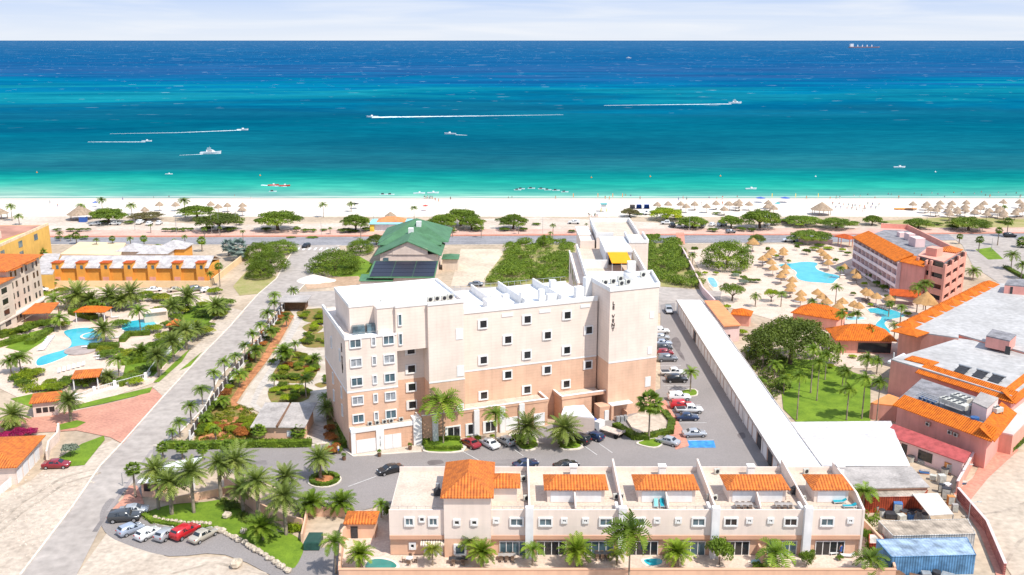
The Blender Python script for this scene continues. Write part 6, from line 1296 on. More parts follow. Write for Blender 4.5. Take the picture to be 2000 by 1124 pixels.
for pts, n, lab, sd in (([(985,482),(1000,474),(1110,470),(1010,480)], 16, 'low green scrub along the coastal road before the thicket', 5), ([(1262,462),(1288,460),(1290,466),(1262,468)], 8, 'clipped scrub beside the road right of the sea wing', 6)): thicket(pts, n, .7, 1.3, lab, sd)
sheet('thicket_floor', [(1000,474),(1120,470),(1130,550),(945,566),(950,540)], m_drygrass, .055); sheet('thicket_floor', [(1255,466),(1322,474),(1370,565),(1260,558)], m_drygrass, .055)
sheet('verge_grass', [(490,520),(540,540),(525,572),(468,578),(455,560)], m_drygrass, .056, kind='stuff', label='patchy dry grass on the corner below the roadside clump', cat='grass')
sheet('tree_lawn', [(620,512),(700,500),(735,520),(720,545),(650,540)], m_grass, .056, kind='stuff', label='green grass under the wide tree right of the street', cat='grass')
sheet('sand_pile_ground', [(590,545),(700,540),(715,556),(600,566)], m_dirt, .057)
sp = MB(); q = W(612,548); sp.cone(q[0],q[1],0,5.2,1.7,16,.6).cone(q[0]+4.5,q[1]-.6,0,2.6,.7,12,.5); tag(sp.build('sand_pile', m_beach), 'white sand pile beside the red car on the dirt', 'sand pile')
num([palm('royal', x, y, ty, w, None, 'palms among the hotel gardens') for x, y, ty, w in ([(1352,520,498,20),(1460,500,482,20),(1475,600,578,24),(1525,600,574,24),(1560,655,628,28),(1672,640,612,26),(1735,620,592,24),(1768,690,662,26),(1725,560,538,20),(1640,545,524,20),(1545,690,655,30),(1512,745,712,34),(1490,720,690,32),(1478,700,676,28),(1530,770,740,32)])], 'slender palm among the hotel pool gardens, %s from the left')
sheet('roundabout_lawn', [(1905,488),(1935,484),(1960,507),(1930,508)], m_grass, .1, kind='stuff', label='small green lawn by the road junction right of the pink hotel', cat='lawn')
sheet('dry_verge', [(1720,432),(1850,425),(2100,430),(2100,448),(1800,452)], m_drygrass, .05)
# coconut palms of the right garden
gl_ = [(1556,821,733,40),(1583,769,681,38),(1595,784,707,38),(1605,702,662,34),(1611,743,693,36),(1636,712,679,34),(1640,672,613,30),(1585,626,589,24),(1604,634,599,24),(1618,641,609,24),(1697,684,643,32),(1691,743,699,40),(1712,731,704,32),(1650,770,726,36),(1683,819,738,40),(1712,822,746,40),(1653,822,760,42),(1645,756,721,34)]
num([palm('coco', *g, None, 'coconut palms on the hotel lawn') for g in gl_], 'leaning coconut palm on the hotel lawn, %s from the left')
pl_ = [(1758,631,600,24,'coconut palm at the tip of the lower pool'),(1631,599,561,26,'palm with yellowish crown between the two hotel pools'),(1790,611,561,38,'tall palm before the stair tower, left of a pair'),(1803,606,553,32,'tall palm before the stair tower, right of a pair'),(1900,546,530,34,'bushy palm right of the stair tower'),(1746,660,635,26,'low palm beside the pink hall corner'),
 (1948,480,450,16,'slim palm at the junction, before the black car'),(1966,463,433,20,'tallest slim palm on the far right verge'),(1873,477,462,14,'short palm where the roads split'),(1911,492,468,18,'palm on the white gravel wedge'),(1974,527,498,34,'palm on the right verge, upper of two'),(1994,545,517,32,'palm on the right verge, lower of two'),(1996,484,472,26,'cut off palm at the right edge by the road'),(1480,770,745,36,'yellow palm between garage roof and dark tree')]
for x, y, ty, w, lab in pl_: palm('royal' if y > 500 else 'fan', x, y, ty, w, lab)
# palms beside the left street
sl = [(574,590,566,26),(537,592,576,28),(536,610,592,26),(524,633,611,34),(510,655,635,28),(494,676,652,28),(479,697,674,26),(460,717,695,30),(440,743,707,34),(420,766,728,32),(396,791,760,38),(374,829,793,38),(352,855,824,34),(338,866,842,26)]
num([palm('royal', *g, None, 'young palms along the garden fence') for g in sl], 'young palm in the row along the dark fence, %s from the near end')
gd_ = [(500,708,684,40),(468,757,730,40),(531,668,646,34),(556,716,687,40),(536,757,736,24),(598,778,740,34),(577,688,671,22),(616,716,701,26),(436,801,781,36),(401,834,816,30),(422,864,838,26),(560,640,622,20),(636,800,775,32)]
num([palm('sago' if i in (3,7) else 'royal', *g, None, 'palms in the garden beds') for i, g in enumerate(gd_)], 'small palm among the garden beds left of the main building, %s from the left')
hd = [(508,868,840,30),(583,864,842,32),(319,898,873,26),(357,898,873,28),(397,901,876,26),(445,892,870,30)]
num([palm('fan', *g, None, 'fan palms along the hedge') for g in hd], 'short fan palm along the hedge above the drive, %s from the left')
dp = [(310,996,917,66,'date palm leaning at the far left of the entrance group'),(336,1006,940,68,'date palm with grey trunk on the left of the palm lawn'),(379,1003,920,68,'upright date palm in the middle of the palm lawn'),(432,978,903,52,'date palm left of the tallest one, behind the palm lawn'),(465,968,899,78,'tallest and widest date palm of the entrance group'),
 (506,1013,938,68,'date palm between the tallest one and the cycads'),(562,990,930,62,'date palm with stiff crown beside the car park asphalt'),(559,1046,968,76,'date palm nearest the peach wall, thin trunk over yellow shrubs'),(476,1000,952,56,'shaded date palm under the widest crown')]
for x, y, ty, w, lab in dp: palm('date', x, y, ty, w, lab, 'date palms at the entrance')
for k, x, y, ty, w, lab in [('date',626,936,893,58,'date palm on the round traffic island'),('fan',265,972,915,34,'slim dark palm beside the street at the entrance'),('sago',515,1056,1030,66,'bushy cycad on the palm lawn'),('sago',610,1004,982,62,'cycad left of two in front of the island'),('sago',667,1005,982,58,'cycad right of two in front of the island'),
 ('royal',656,1122,1058,60,'drooping coconut palm beside the orange gate house'),('royal',866,868,785,92,'big royal palm with smooth white trunk before the garages'),('royal',968,872,808,54,'thin arching palm before the glass doors'),('date',1030,874,832,66,'date palm in the kerbed island beside the silver hatchback'),('date',1102,874,835,68,'date palm in the kerbed island beside the black car'),
 ('fan',1267,862,785,56,'tall fan palm beside the white ramp'),('royal',1348,767,727,36,'young palm on the bay divider left of the garages'),('ygreen',845,1106,1074,36,'young yellow green palm in the end house courtyard'),('coco',1228,1142,1036,110,'tallest coconut palm rising in front of the terrace houses'),('royal',918,1090,1056,52,'bent palm beside the end house glass door'),('royal',1685,1000,960,56,'palm between the end house and the rusty container'),
 ('royal',1040,1106,1072,52,'thin palm before the first white pillar'),('royal',1698,1122,1092,74,'bushy palm at the right end of the front wall'),('royal',1512,1112,1078,84,'wide yellow green palm crown before the third house'),('ygreen',1205,1105,1082,34,'small palm left of the plunge pool'),('royal',745,1012,985,36,'cycad like palm left of the end house'),('date',640,820,795,40,'blue grey palm beside the main building corner')]: palm(k, x, y, ty, w, lab)
lp = [('date',204,668,641,50),('royal',275,651,607,44),('royal',119,646,621,42),('date',155,603,574,66),('date',180,607,584,44),('date',218,603,576,54),('date',258,603,572,56),('date',238,607,586,40),('date',369,609,578,52),('date',338,619,597,44),('date',365,683,645,48),('date',340,707,666,50),('date',311,736,693,48),('sago',278,702,687,40),('royal',233,736,702,44),('date',213,748,734,36),('date',139,823,781,50),('date',29,842,809,60),('royal',41,728,698,50),('royal',22,730,706,40),('date',424,622,596,46),('royal',433,612,589,30),('royal',108,603,585,44),('date',352,655,638,40),('date',385,665,640,40)]
num([palm(*g, None, 'palms of the left pool garden') for g in lp], 'palm in the left pool garden, %s from the left')
for i, (k, x, y, ty, w) in enumerate([('fan',186,622,597,30),('fan',198,620,601,26)]): palm(k, x, y, ty, w, ['bright round fan palm over the orange pool bar, left one','bright round fan palm over the orange pool bar, right one'][i], None)
yp_ = [(61,507,477,18),(80,515,494,30),(191,500,468,14),(222,498,466,14),(256,486,466,16),(283,492,466,16),(310,503,480,14),(343,503,472,14),(362,480,462,14),(395,492,470,20),(412,560,535,18),(430,560,520,18),(118,472,455,16),(150,478,460,18)]
num([palm('fan' if i % 2 else 'royal', *g, None, 'slim palms around the yellow houses') for i, g in enumerate(yp_)], 'slim palm around the yellow row house, %s from the left')
palm('bluefan',466,508,484,42,'silvery blue fan palm beside the yellow garden wall'); palm('bluefan',447,500,480,30,'smaller silvery blue fan palm near the road')
bp_ = [(24,432,403,22),(38,440,422,20),(161,428,402,22),(200,410,391,22),(258,420,401,22),(362,425,392,26),(632,425,400,20),(686,414,398,18),(809,430,406,17),(1830 + 130,418,404,14)]
num([palm('royal', *g, None, 'palms on the sand') for g in bp_], 'small palm standing on the beach sand, %s from the left')
rp_ = [(138,472,461,14),(295,456,440,10),(400,465,448,12),(430,462,445,10),(475,470,452,12),(580,458,444,10),(645,458,446,10),(705,466,440,10),(765,460,450,9),(884,464,446,12),(940,465,440,12),(1013,458,440,10),(1080,464,440,14),(1075,472,455,12),(1145,448,438,8)]
num([palm('royal', *g, None, 'little palms along the coastal road') for g in rp_], 'little palm on the coastal road verge, %s from the left')
# shrubs
def shrubs(kind, lst, fmt, group): num([tree(kind, x, y, ty, w, None, group) for x, y, ty, w in lst], fmt)
shrubs('bush', [(112,452,443,20),(138,453,442,22),(156,453,442,24),(172,452,443,16),(115,467,458,20),(132,467,458,20),(148,467,458,16),(165,468,457,22),(324,453,442,20),(340,453,441,24),(358,453,441,24),(372,452,442,18),(580,454,440,20),(598,454,443,24),(612,454,444,18),(632,452,444,18),(690,454,444,30),(815,456,446,20),(838,454,446,22),(1117,455,446,20),(1135,455,446,20),(1268,464,456,22),(1281,464,456,20),(1393,453,441,28),(1448,452,440,24),(1468,453,442,22),(1560,480,470,20),(1600,482,472,26),(568,465,459,22),(610,465,459,30)], 'clipped green shrub along the coastal road, %s from the left', 'shrubs along the coastal road')
shrubs('bush', [(205,436,426,26),(252,438,428,24),(405,452,436,34),(450,452,438,36),(468,440,428,22),(520,452,440,26),(675,455,440,36),(715,452,440,26),(850,453,438,30),(878,455,442,34),(935,452,438,30),(985,452,440,26),(1022,452,441,24),(1048,440,432,22),(1246,420,412,24),(1325,428,416,30),(1400,420,411,22),(1460,425,414,30),(1510,440,426,34),(1545,430,420,26),(1610,436,424,34),(1668,440,428,24),(1725,438,429,22),(1775,448,434,34),(1830,440,430,26),(1860,448,434,32),(1925,446,436,28),(1955,436,428,22)], 'wild bush among the beach trees, %s from the left', 'wild bushes behind the beach')
shrubs('bush', [(1356,495,478,18),(1438,540,525,24),(1452,548,535,20),(1463,552,540,26),(1478,553,541,20),(1499,495,480,12),(1556,490,476,12),(1575,498,482,22),(1632,515,502,14),(1666,578,568,14),(1655,500,488,18),(1700,545,530,20),(1712,560,545,22),(1725,570,552,22),(1690,520,508,14),(1684,508,497,14),(1735,585,572,22),(1522,768,752,22),(1738,605,590,16),(1506,800,788,18)], 'green shrub around the hotel pools, %s from the left', 'shrubs around the hotel pools')
shrubs('brightbush', [(1363,540,530,14),(1377,538,528,14),(1398,538,528,14),(1515,505,494,16),(1530,496,486,14),(1540,515,505,12),(1590,490,478,24),(1618,488,478,26),(1645,492,482,18),(1648,610,598,18),(1662,622,610,18),(1772,618,606,20),(1784,640,628,18),(1790,660,648,18),(1420,605,592,18),(1450,655,640,24),(1468,665,650,24),(1540,742,728,20),(1622,720,708,18),(1665,700,690,20),(1688,560,548,16),(1700,600,590,14)], 'lime green shrub in the hotel gardens, %s from the left', 'lime shrubs in the hotel gardens')
shrubs('silverbush', [(1436,545,530,20),(1452,556,543,26),(138,892,860,42)], 'silvery round shrub, %s of three from the left', 'silver shrubs')
shrubs('flowerbush', [(12,858,838,40),(38,855,830,44),(60,850,832,36)], 'magenta bougainvillea beside the cream garage block, %s from the left', 'bougainvillea')
shrubs('brightbush', [(933,865,848,18),(962,858,846,14),(1010,868,852,16),(915,862,850,12)], 'round lime green shrub before the glass doors, %s from the left', 'lime shrubs')
for x, y, ty, w, lab in ((941,1112,1078,64,'feathery bright palm clump before the end house doors'),(1127,1112,1076,76,'feathery bright palm clump before the second house'),(1322,1112,1078,70,'feathery bright palm clump before the third house'),(705,1116,1082,60,'feathery palm clump beside the green courtyard pool')): palm('areca', x, y, ty, w, lab)
shrubs('bush', [(1405,1104,1042,66),(1575,1108,1072,40),(1640,1096,1082,18),(1690,1060,1030,30),(1700,1080,1055,30),(1480,1112,1095,30),(760,1010,985,30)], 'leafy garden shrub before the terrace houses, %s from the left', 'front garden shrubs')
rb = random.Random(12); gb = []
for path, n, kinds in (([(555,612),(530,650),(500,690),(470,740),(430,790),(400,830),(385,855)], 30, ('bush','redbush','brightbush','bush')), ([(536,708),(570,696),(605,706),(612,732),(585,742),(545,738),(565,718),(590,722)], 26, ('brightbush','redbush','drybush','bush')), ([(535,768),(565,762),(596,770),(560,785)], 10, ('brightbush','bush')), ([(592,620),(640,618),(612,643),(598,670),(642,664)], 18, ('brightbush','bush','drybush')), ([(400,850),(430,830),(470,850),(500,845),(480,820),(440,845)], 20, ('drybush','redbush','brightbush')), ([(640,840),(650,870),(655,885),(672,880)], 8, ('bush','redbush')), ([(640,720),(648,760)], 4, ('bush','redbush'))):
    for i in range(int(n * 1.5)):
        t = (i + .5) / (n * 1.5) * (len(path) - 1); k = int(t); f = t - k; x = lerp(path[k][0], path[k+1][0], f) + rb.uniform(-11, 9); y = lerp(path[k][1], path[k+1][1], f) + rb.uniform(-5, 6); w = rb.uniform(16, 30) * (y / 760)
        kd = kinds[rb.randrange(len(kinds))]; gb.append((kd, tree(kd, x, y, y - w * rb.uniform(.45, .7), w, None, 'shrubs of the garden beds')))
for kd, nm in (('bush', 'dark green'), ('redbush', 'reddish orange'), ('brightbush', 'lime green'), ('drybush', 'yellowish')): num([t for k_, t in gb if k_ == kd], nm + ' shrub in the garden beds left of the main building, %s from the left')
pg = []
for i, (x, y) in enumerate([(50,650),(15,655),(30,665),(125,640),(95,640),(60,740),(45,755),(75,765),(30,745),(100,752),(125,757),(150,752),(165,757),(90,762),(250,745),(262,735),(280,728),(265,752),(235,640),(240,700),(325,680),(300,650),(330,640),(360,612),(345,625),(395,600),(410,640),(400,655),(440,600),(420,575),(100,560),(120,575),(140,590),(90,580),(300,588),(245,585),(330,600),(20,840),(210,700),(205,690),(35,700),(70,735),(180,748),(195,744),(135,750),(110,765),(230,690),(250,695),(300,680),(320,665),(352,645),(310,615),(355,600),(378,640),(395,620),(430,622),(440,612),(60,640),(70,560),(165,595),(270,590),(285,580),(205,595),(318,590),(345,590)]):
    w = rb.uniform(28, 48); kd = ('bush','brightbush','bush','drybush')[i % 4]; pg.append((kd, tree(kd, x, y, y - w * .5, w, None, 'shrubs of the left pool garden')))
for kd, nm in (('bush', 'dark green'), ('brightbush', 'lime green'), ('drybush', 'yellowish')): num([t for k_, t in pg if k_ == kd], nm + ' shrub in the left pool garden, %s from the left')
# hedges
for pts, h, w, lab, sm in (([(602,872),(560,873),(500,873),(420,876),(330,876)], 1.3, 1.6, 'long clipped hedge above the drive', 0), ([(1205,838),(1240,858),(1262,860)], 1.1, 1.6, 'clipped hedge in front of the white ramp', 0), ([(1262,858),(1308,848),(1312,830),(1298,812)], 1.1, 1.3, 'clipped hedge curving round the right of the ramp', 0),
    ([(834,880),(898,880)], .8, .8, 'low hedge along the kerb below the royal palm', 0), ([(834,878),(828,866),(845,860),(895,862)], .9, .9, 'low hedge behind the royal palm', 0), ([(282,1010),(300,1022),(345,1030),(400,1034),(430,1040)], .6, .9, 'low hedge edging the palm lawn above the parked cars', 0),
    ([(60,672),(95,650)], 1.2, 2.2, 'hedge beside the white loungers', 0), ([(5,660),(82,636)], 1.4, 1.8, 'tall hedge at the foot of the beige tower', 0), ([(0,678),(50,664)], 1.3, 1.8, 'lower hedge before the beige tower', 0), ([(145,614),(180,624)], 1.4, 2.6, 'dark rounded hedge under the orange pool bar', 0),
    ([(240,668),(250,657),(288,655)], 1.2, 1.6, 'bright curved hedge between the left pools', 0), ([(182,682),(224,680)], 1.3, 2.4, 'round hedge mound beside the round island', 0), ([(235,752),(300,722)], 1.2, 3.0, 'broad bright hedge inside the white fence', 0), ([(245,712),(292,705)], 1.4, 2.2, 'dark hedge on the lawn of the left pool garden', 0), ([(1965,525),(2000,545)], .9, 1.6, 'clipped hedge on the right verge', 0),
    ([(650,780),(660,820),(678,870)], 1.2, 1.6, 'dark hedge along the shaded side of the main building', 0), ([(1975,880),(2010,850)], .9, 1.2, 'yellow green hedge at the far right ramp', 0), ([(1120,868),(1098,876),(1090,855)], .8, .8, 'low hedge round the right date palm island', 0), ([(1046,874),(1020,877),(1004,860)], .8, .8, 'low hedge round the left date palm island', 0)): hedge(pts, h, w, lab)
hr = MB()
ic = W(634,940); circ = [(ic[0]+2.75*math.cos(a), ic[1]+2.75*math.sin(a)) for a in [i*math.pi/14 for i in range(28)]]
slab('island_kerb', circ, m_kerb, .1, .24, world=True); hedge([(ic[0]+2.1*math.cos(a), ic[1]+2.1*math.sin(a)) for a in [i*math.pi/8 for i in range(16)]], .75, .8, 'ring hedge on the round traffic island', world=True, closed=True)
sheet('island_mulch', [(ic[0]+1.8*math.cos(a), ic[1]+1.8*math.sin(a)) for a in [i*math.pi/8 for i in range(16)]], m_mulch, .26, world=True)
for pts in ([(820,862),(900,858),(905,884),(835,886),(824,876)], [(995,850),(1040,850),(1052,866),(1045,880),(1020,882),(1004,868)], [(1084,848),(1110,850),(1140,876),(1100,881),(1090,866)], [(1243,866),(1290,856),(1300,862),(1285,876),(1258,874)], [(1330,765),(1358,762),(1362,774),(1336,776)]): slab('planter_kerb', pts, m_kerb, .1, .24, smooth=3); sheet('planter_soil', [(lerp(sum(q[0] for q in pts)/len(pts), a[0], .86), lerp(sum(q[1] for q in pts)/len(pts), a[1], .86)) for a in pts], m_grass, .26, smooth=3)
sheet('palm_lawn', [(282,1005),(330,988),(400,982),(445,978),(480,1005),(520,1035),(570,1045),(592,1065),(588,1090),(566,1114),(515,1085),(465,1052),(425,1035),(380,1032),(330,1028),(290,1016)], m_grass, .13, smooth=3, kind='stuff', label='bright lawn under the date palms at the entrance', cat='lawn')
plants_stuff([(425,975),(450,978),(490,1010),(520,1040),(500,1040),(460,1010),(425,990)], 260, .55, .6, m_lfo, 'dark ground cover along the peach wall beside the palm lawn', seed=2)
plants_stuff([(560,1020),(595,1025),(590,1040),(562,1042)], 90, .5, .9, m_lfb, 'yellow green shrubs below the peach wall', seed=3)
plants_stuff([(1450,680),(1510,640),(1530,700),(1540,760),(1500,790),(1475,740)], 420, .9, 1.2, m_lfo, 'dark undergrowth along the right side of the garage row', seed=4)
plants_stuff([(380,862),(480,865),(500,850),(500,800),(440,790),(400,830)], 200, .6, .5, m_lfy, 'yellowish ground cover on the orange mulch slope', seed=5)
plants_stuff([(20,735),(60,722),(75,765),(45,770)], 160, .9, 1.3, m_lfb, 'bright leafy ground cover left of the gazebo', seed=6)
for x0_, pts in enumerate(([(1680,965),(1700,962),(1735,1060),(1700,1085),(1685,1040)],)): plants_stuff(pts, 150, .6, 1.0, m_lfr, 'green planting between end house and container yard', seed=7)
m_bedg = M('planted_soil', (.15,.17,.03), .95, .3, .5, col2=(.30,.17,.07), fine=4)
sheet('garden_strip_floor', [(376,866),(500,868),(512,838),(500,812),(462,788),(484,755),(520,708),(546,670),(575,618),(560,600),(500,690),(430,780)], m_bedg, .115)
sheet('mulch_edge', [(455,800),(500,812),(462,788),(484,755),(520,708),(546,670),(575,618),(566,616),(530,668),(505,708),(470,752),(448,785)], m_mulch, .125); sheet('mulch_slope', [(385,864),(440,866),(470,845),(495,850),(490,825),(450,815),(415,835)], m_mulch, .125, smooth=3)
for pts in ([(583,608),(640,604),(646,628),(605,631),(585,622)], [(590,641),(612,631),(632,640),(612,653)], [(588,668),(600,655),(646,650),(646,676),(600,680)], [(530,706),(560,686),(598,692),(622,712),(612,742),(585,750),(538,744)], [(525,762),(560,752),(600,758),(603,780),(560,792),(530,787)], [(614,753),(627,748),(640,753),(627,759)], [(636,700),(650,690),(652,735),(640,730)], [(640,800),(652,795),(680,868),(665,880),(640,840)]): sheet('garden_bed_floor', pts, m_bedg, .12, smooth=3)
for pts in ([(578,622),(592,622),(566,670),(548,706),(507,772),(500,790),(522,806),(514,812),(488,792),(500,762),(535,706),(555,668)],): sheet('stepping_path', pts, M('paver_path', (.52,.46,.40), .9, .1, 1, lines=[(1.0, 1.6, .45, .08)]), .125)
sheet('stepping_path', [(619,800),(634,800),(629,868),(607,868)], bpy.data.materials['paver_path'], .125)
sheet('left_garden_ground', [(-30,640),(90,590),(150,560),(420,570),(445,600),(380,660),(330,705),(298,750),(200,782),(100,800),(60,790),(0,760)], m_deckp, .07); sheet('left_garden_lawn', [(238,745),(300,735),(380,655),(430,610),(420,590),(370,600),(320,660),(250,690)], m_grass, .09, kind='stuff', label='lawn inside the curved white pool fence', cat='lawn')
sheet('left_garden_lawn', [(10,680),(60,650),(100,640),(90,665),(50,690)], m_grass, .09, kind='stuff', label='lawn strip beside the white loungers', cat='lawn'); sheet('left_garden_lawn', [(20,780),(110,760),(150,780),(70,800)], m_grass, .09, kind='stuff', label='grass patch between gazebo and guard house', cat='lawn')
sheet('forecourt_lawn', [(100,905),(160,868),(203,852),(205,860),(165,910),(110,915)], m_grass, .12, kind='stuff', label='small lawn around the silvery round shrub', cat='lawn'); sheet('gate_island_lawn', [(110,832),(150,822),(168,826),(150,836),(115,842)], m_grass, .12, kind='stuff', label='narrow lawn island on the brick apron', cat='lawn'); sheet('street_lawn', [(350,725),(395,688),(372,716)], m_grass, .12, kind='stuff', label='triangular lawn between path and left street', cat='lawn'); sheet('street_lawn', [(300,748),(345,705),(362,690),(372,682),(355,708),(310,748)], m_grass, .12, kind='stuff', label='lawn strip between white fence and path', cat='lawn')
slab('ramp_slab', [(1222,822),(1262,806),(1300,812),(1312,838),(1268,858),(1240,850)], m_conc, .1, .55)
# boulders
bm1 = MB().ell(0,0,.3,.55,.45,.42,8,5); rr_ = random.Random(3); bm1.v = [(x*rr_.uniform(.85,1.15), y*rr_.uniform(.85,1.15), z*rr_.uniform(.85,1.15)) for x, y, z in bm1.v]; bme = bm1.mesh('boulder', M('pale_boulder', (.62,.52,.40), .95, .2, 2))
def boulder(x, y, s, g=None):
    o = bpy.data.objects.new('boulder', bme); COL.objects.link(o); p = W(x, y); o.location = (*p, .1); o.scale = (s, s*.9, s*.9); o.rotation_euler.z = x; return tag(o, None, 'boulder', g)
bl_ = [boulder(lerp(423,565,i/24)+rr_.uniform(-2,2), 1038 + 82*((i/24)**1.15) + rr_.uniform(-2,2), rr_.uniform(.7,1.15), 'boulders edging the palm lawn') for i in range(25)]; num(bl_, 'pale boulder on the lawn edge beside the lane, %s from the left')
bl_ = [boulder(lerp(286,410,i/15), 1012 + 14*math.sin(i/15*1.6) + rr_.uniform(-1,1), rr_.uniform(.5,.8), 'boulders behind the parked cars') for i in range(16)]; num(bl_, 'small pale stone between hedge and palm lawn, %s from the left')
for x, y, s, lab in ((444,1012,1.5,'upright pale boulder in the middle of the palm lawn'),(476,1042,1.3,'pale boulder beside the bushy cycad'),(463,1108,1.9,'lone boulder on the sandy ground below the lane')): boulder(x, y, s)['label'] = lab
for x, y, ty, lab in ((222,572,0,''),): pass
# ================================================================ pools
m_water = M('pool_water', (.02,.40,.50), .12, .1, .25, col2=(.06,.50,.58), spec=.6); m_water2 = M('shallow_pool_water', (.28,.60,.68), .12, .1, .5, spec=.6); m_cop = M('pool_coping', (.80,.66,.54), .8, .06, 1)
def pool(pts, label, mat=m_water, smooth=4, k=1.06, world=False):
    p = pts if world else pw(pts); p = smooth_poly(p, smooth); cx, cy = sum(a[0] for a in p)/len(p), sum(a[1] for a in p)/len(p)
    t = thing('swimming_pool', label, 'pool', (cx, cy, 0)); big = [(a[0] + (a[0]-cx)/max(1,math.hypot(a[0]-cx,a[1]-cy))*.45, a[1] + (a[1]-cy)/max(1,math.hypot(a[0]-cx,a[1]-cy))*.45) for a in p]
    MB().prism(big, .05, .16).build('coping', m_cop, t); MB().prism(p, .06, .19).build('water', mat, t); return t
z1 = lambda l_: [(1420+x/6.61, 470+y/6.61) for x, y in l_]; z2 = lambda l_: [(1560+x/6.61, 590+y/6.61) for x, y in l_]
pool([(127,648),(150,643),(176,642),(190,650),(198,660),(196,668),(182,676),(160,680),(145,683),(138,690),(130,697),(105,708),(77,716),(71,709),(78,700),(100,692),(128,684),(139,675),(138,664),(128,655)], 'long curving turquoise pool with a round tub in the left garden')
pool([(237,640),(248,631),(270,627),(295,628),(305,634),(300,642),(285,647),(260,649),(243,647)], 'small oval turquoise pool behind the long one')
t = thing('hot_tub', 'round tub with pale rim inside the long curving pool', 'hot tub', (*W(182,659),0)); q = W(182,659); MB().cone(q[0],q[1],.15,2.9,.35,20,2.9).build('rim', m_cop, t); MB().cone(q[0],q[1],.5,2.4,.03,20,2.4).build('water', m_water, t)
t = thing('paved_island', 'grey brick island with loungers in the long curving pool', 'island', (*W(158,686),0)); q = W(158,686); MB().cone(q[0],q[1],.1,3.6,.22,20,3.6).build('paving', M('grey_brick', (.40,.33,.30), .9), t)
pool(z1([(665,320),(850,300),(960,285),(1090,285),(1170,305),(1140,345),(1180,390),(1300,430),(1420,455),(1450,480),(1400,520),(1350,560),(1200,550),(1050,540),(930,510),(890,460),(900,420),(850,380),(740,350)]), 'large upper hotel pool with curved shore among thatched parasols')
pool(z2([(900,95),(1050,90),(1200,110),(1350,165),(1375,190),(1300,210),(1180,235),(1110,275),(1125,325),(1175,380),(1170,412),(1120,400),(1040,365),(990,345),(1005,280),(1055,235),(1060,190),(980,150),(920,140)]), 'lower hotel pool with narrow arm beside the orange restaurant')
pool(z2([(600,215),(700,200),(820,205),(850,225),(760,240),(640,238)]), 'shallow wading pool left of the lower hotel pool', m_water2)
pool([(1382,545),(1394,545),(1402,560),(1391,561)], 'narrow pale blue basin in the garden left of the hotel pools', m_water2)
pool([(718,1100),(738,1094),(765,1099),(774,1110),(745,1115),(715,1116)], 'dark green courtyard pool left of the end terrace house', M('green_pool_water', (.03,.22,.18), .1, .1, .5, spec=.6))
pool([(1258,1096),(1288,1094),(1292,1103),(1270,1107)], 'turquoise plunge pool behind the front wall')
pool([(1470,1096),(1500,1096),(1500,1104),(1470,1104)], 'small sunken deck tub behind the front wall', m_water2)
# ================================================================ cars
CG = 'cars in the main car park'
for k, c, x, y, a, lab in [('sedan','black',762,924,212,'shiny black saloon driving alone on the asphalt'),('sedan','maroon',919,872,128,'dark red saloon parked before the glass doors'),('sedan','white',956,873,128,'white saloon between the dark red and the silver car'),('hatch','silver',988,868,130,'silver hatchback beside the left date palm island'),
 ('suv','black',1130,865,140,'black estate car partly under the right date palm'),('hatch','navy',1160,859,140,'dark blue hatchback beside the flatbed truck'),('sedan','silver',1304,868,145,'silver saloon at the end of the brick path'),('sedan','silver',1356,853,4,'silver grey saloon beside the blue painted bay'),
 ('sedan','navy',1342,821,2,'dark blue saloon below the white pickup'),('pickup','white',1346,807,2,'white pickup truck between red and dark blue cars'),('suv','red',1331,798,2,'red car tucked behind the white pickup'),('suv','white',1326,782,2,'long white van nearest the brick path top'),
 ('suv','black',1321,747,2,'black four wheel drive beside the young palm'),('pickup','white',1314,734,2,'white pickup above the black four wheel drive'),('suv','grey',1303,706,2,'grey estate car beyond the white pickup'),('hatch','maroon',1299,694,2,'dark red car in the far row beside the tower'),('hatch','darkgrey',1297,684,2,'dark grey car in the far row beside the tower'),('sedan','lightblue',1294,675,2,'pale blue car in the far row beside the tower'),('hatch','silver',1292,664,2,'silver car in the far row beside the tower'),('suv','white',1289,652,2,'white car farthest along the row beside the tower'),('suv','silver',1306,611,268,'silver car facing us at the top of the garages'),
 ('sedan','navy',1027,913,25,'blue saloon parked behind the terrace houses'),('sedan','black',1106,916,22,'black saloon parked behind the terrace houses'),
 ('suv','darkgrey',244,1018,8,'dark grey four wheel drive leftmost in the visitor bay'),('sedan','silver',262,1004,12,'silver car behind the dark grey four wheel drive'),('hatch','lightblue',256,1042,48,'pale silver blue hatchback second in the visitor bay'),('hatch','white',290,1050,58,'white hatchback in the visitor bay'),('hatch','silver',326,1051,66,'silver hatchback between white and red cars'),('suv','red',363,1047,60,'bright red car in the visitor bay'),('sedan','beige',398,1053,58,'beige saloon rightmost in the visitor bay'),
 ('sedan','maroon',111,914,4,'dark red saloon parked before the cream garage block')]: car(k, c, x, y, a, lab, CG if x > 850 else ('cars in the visitor bay' if 230 < x < 420 and y > 1000 else None))
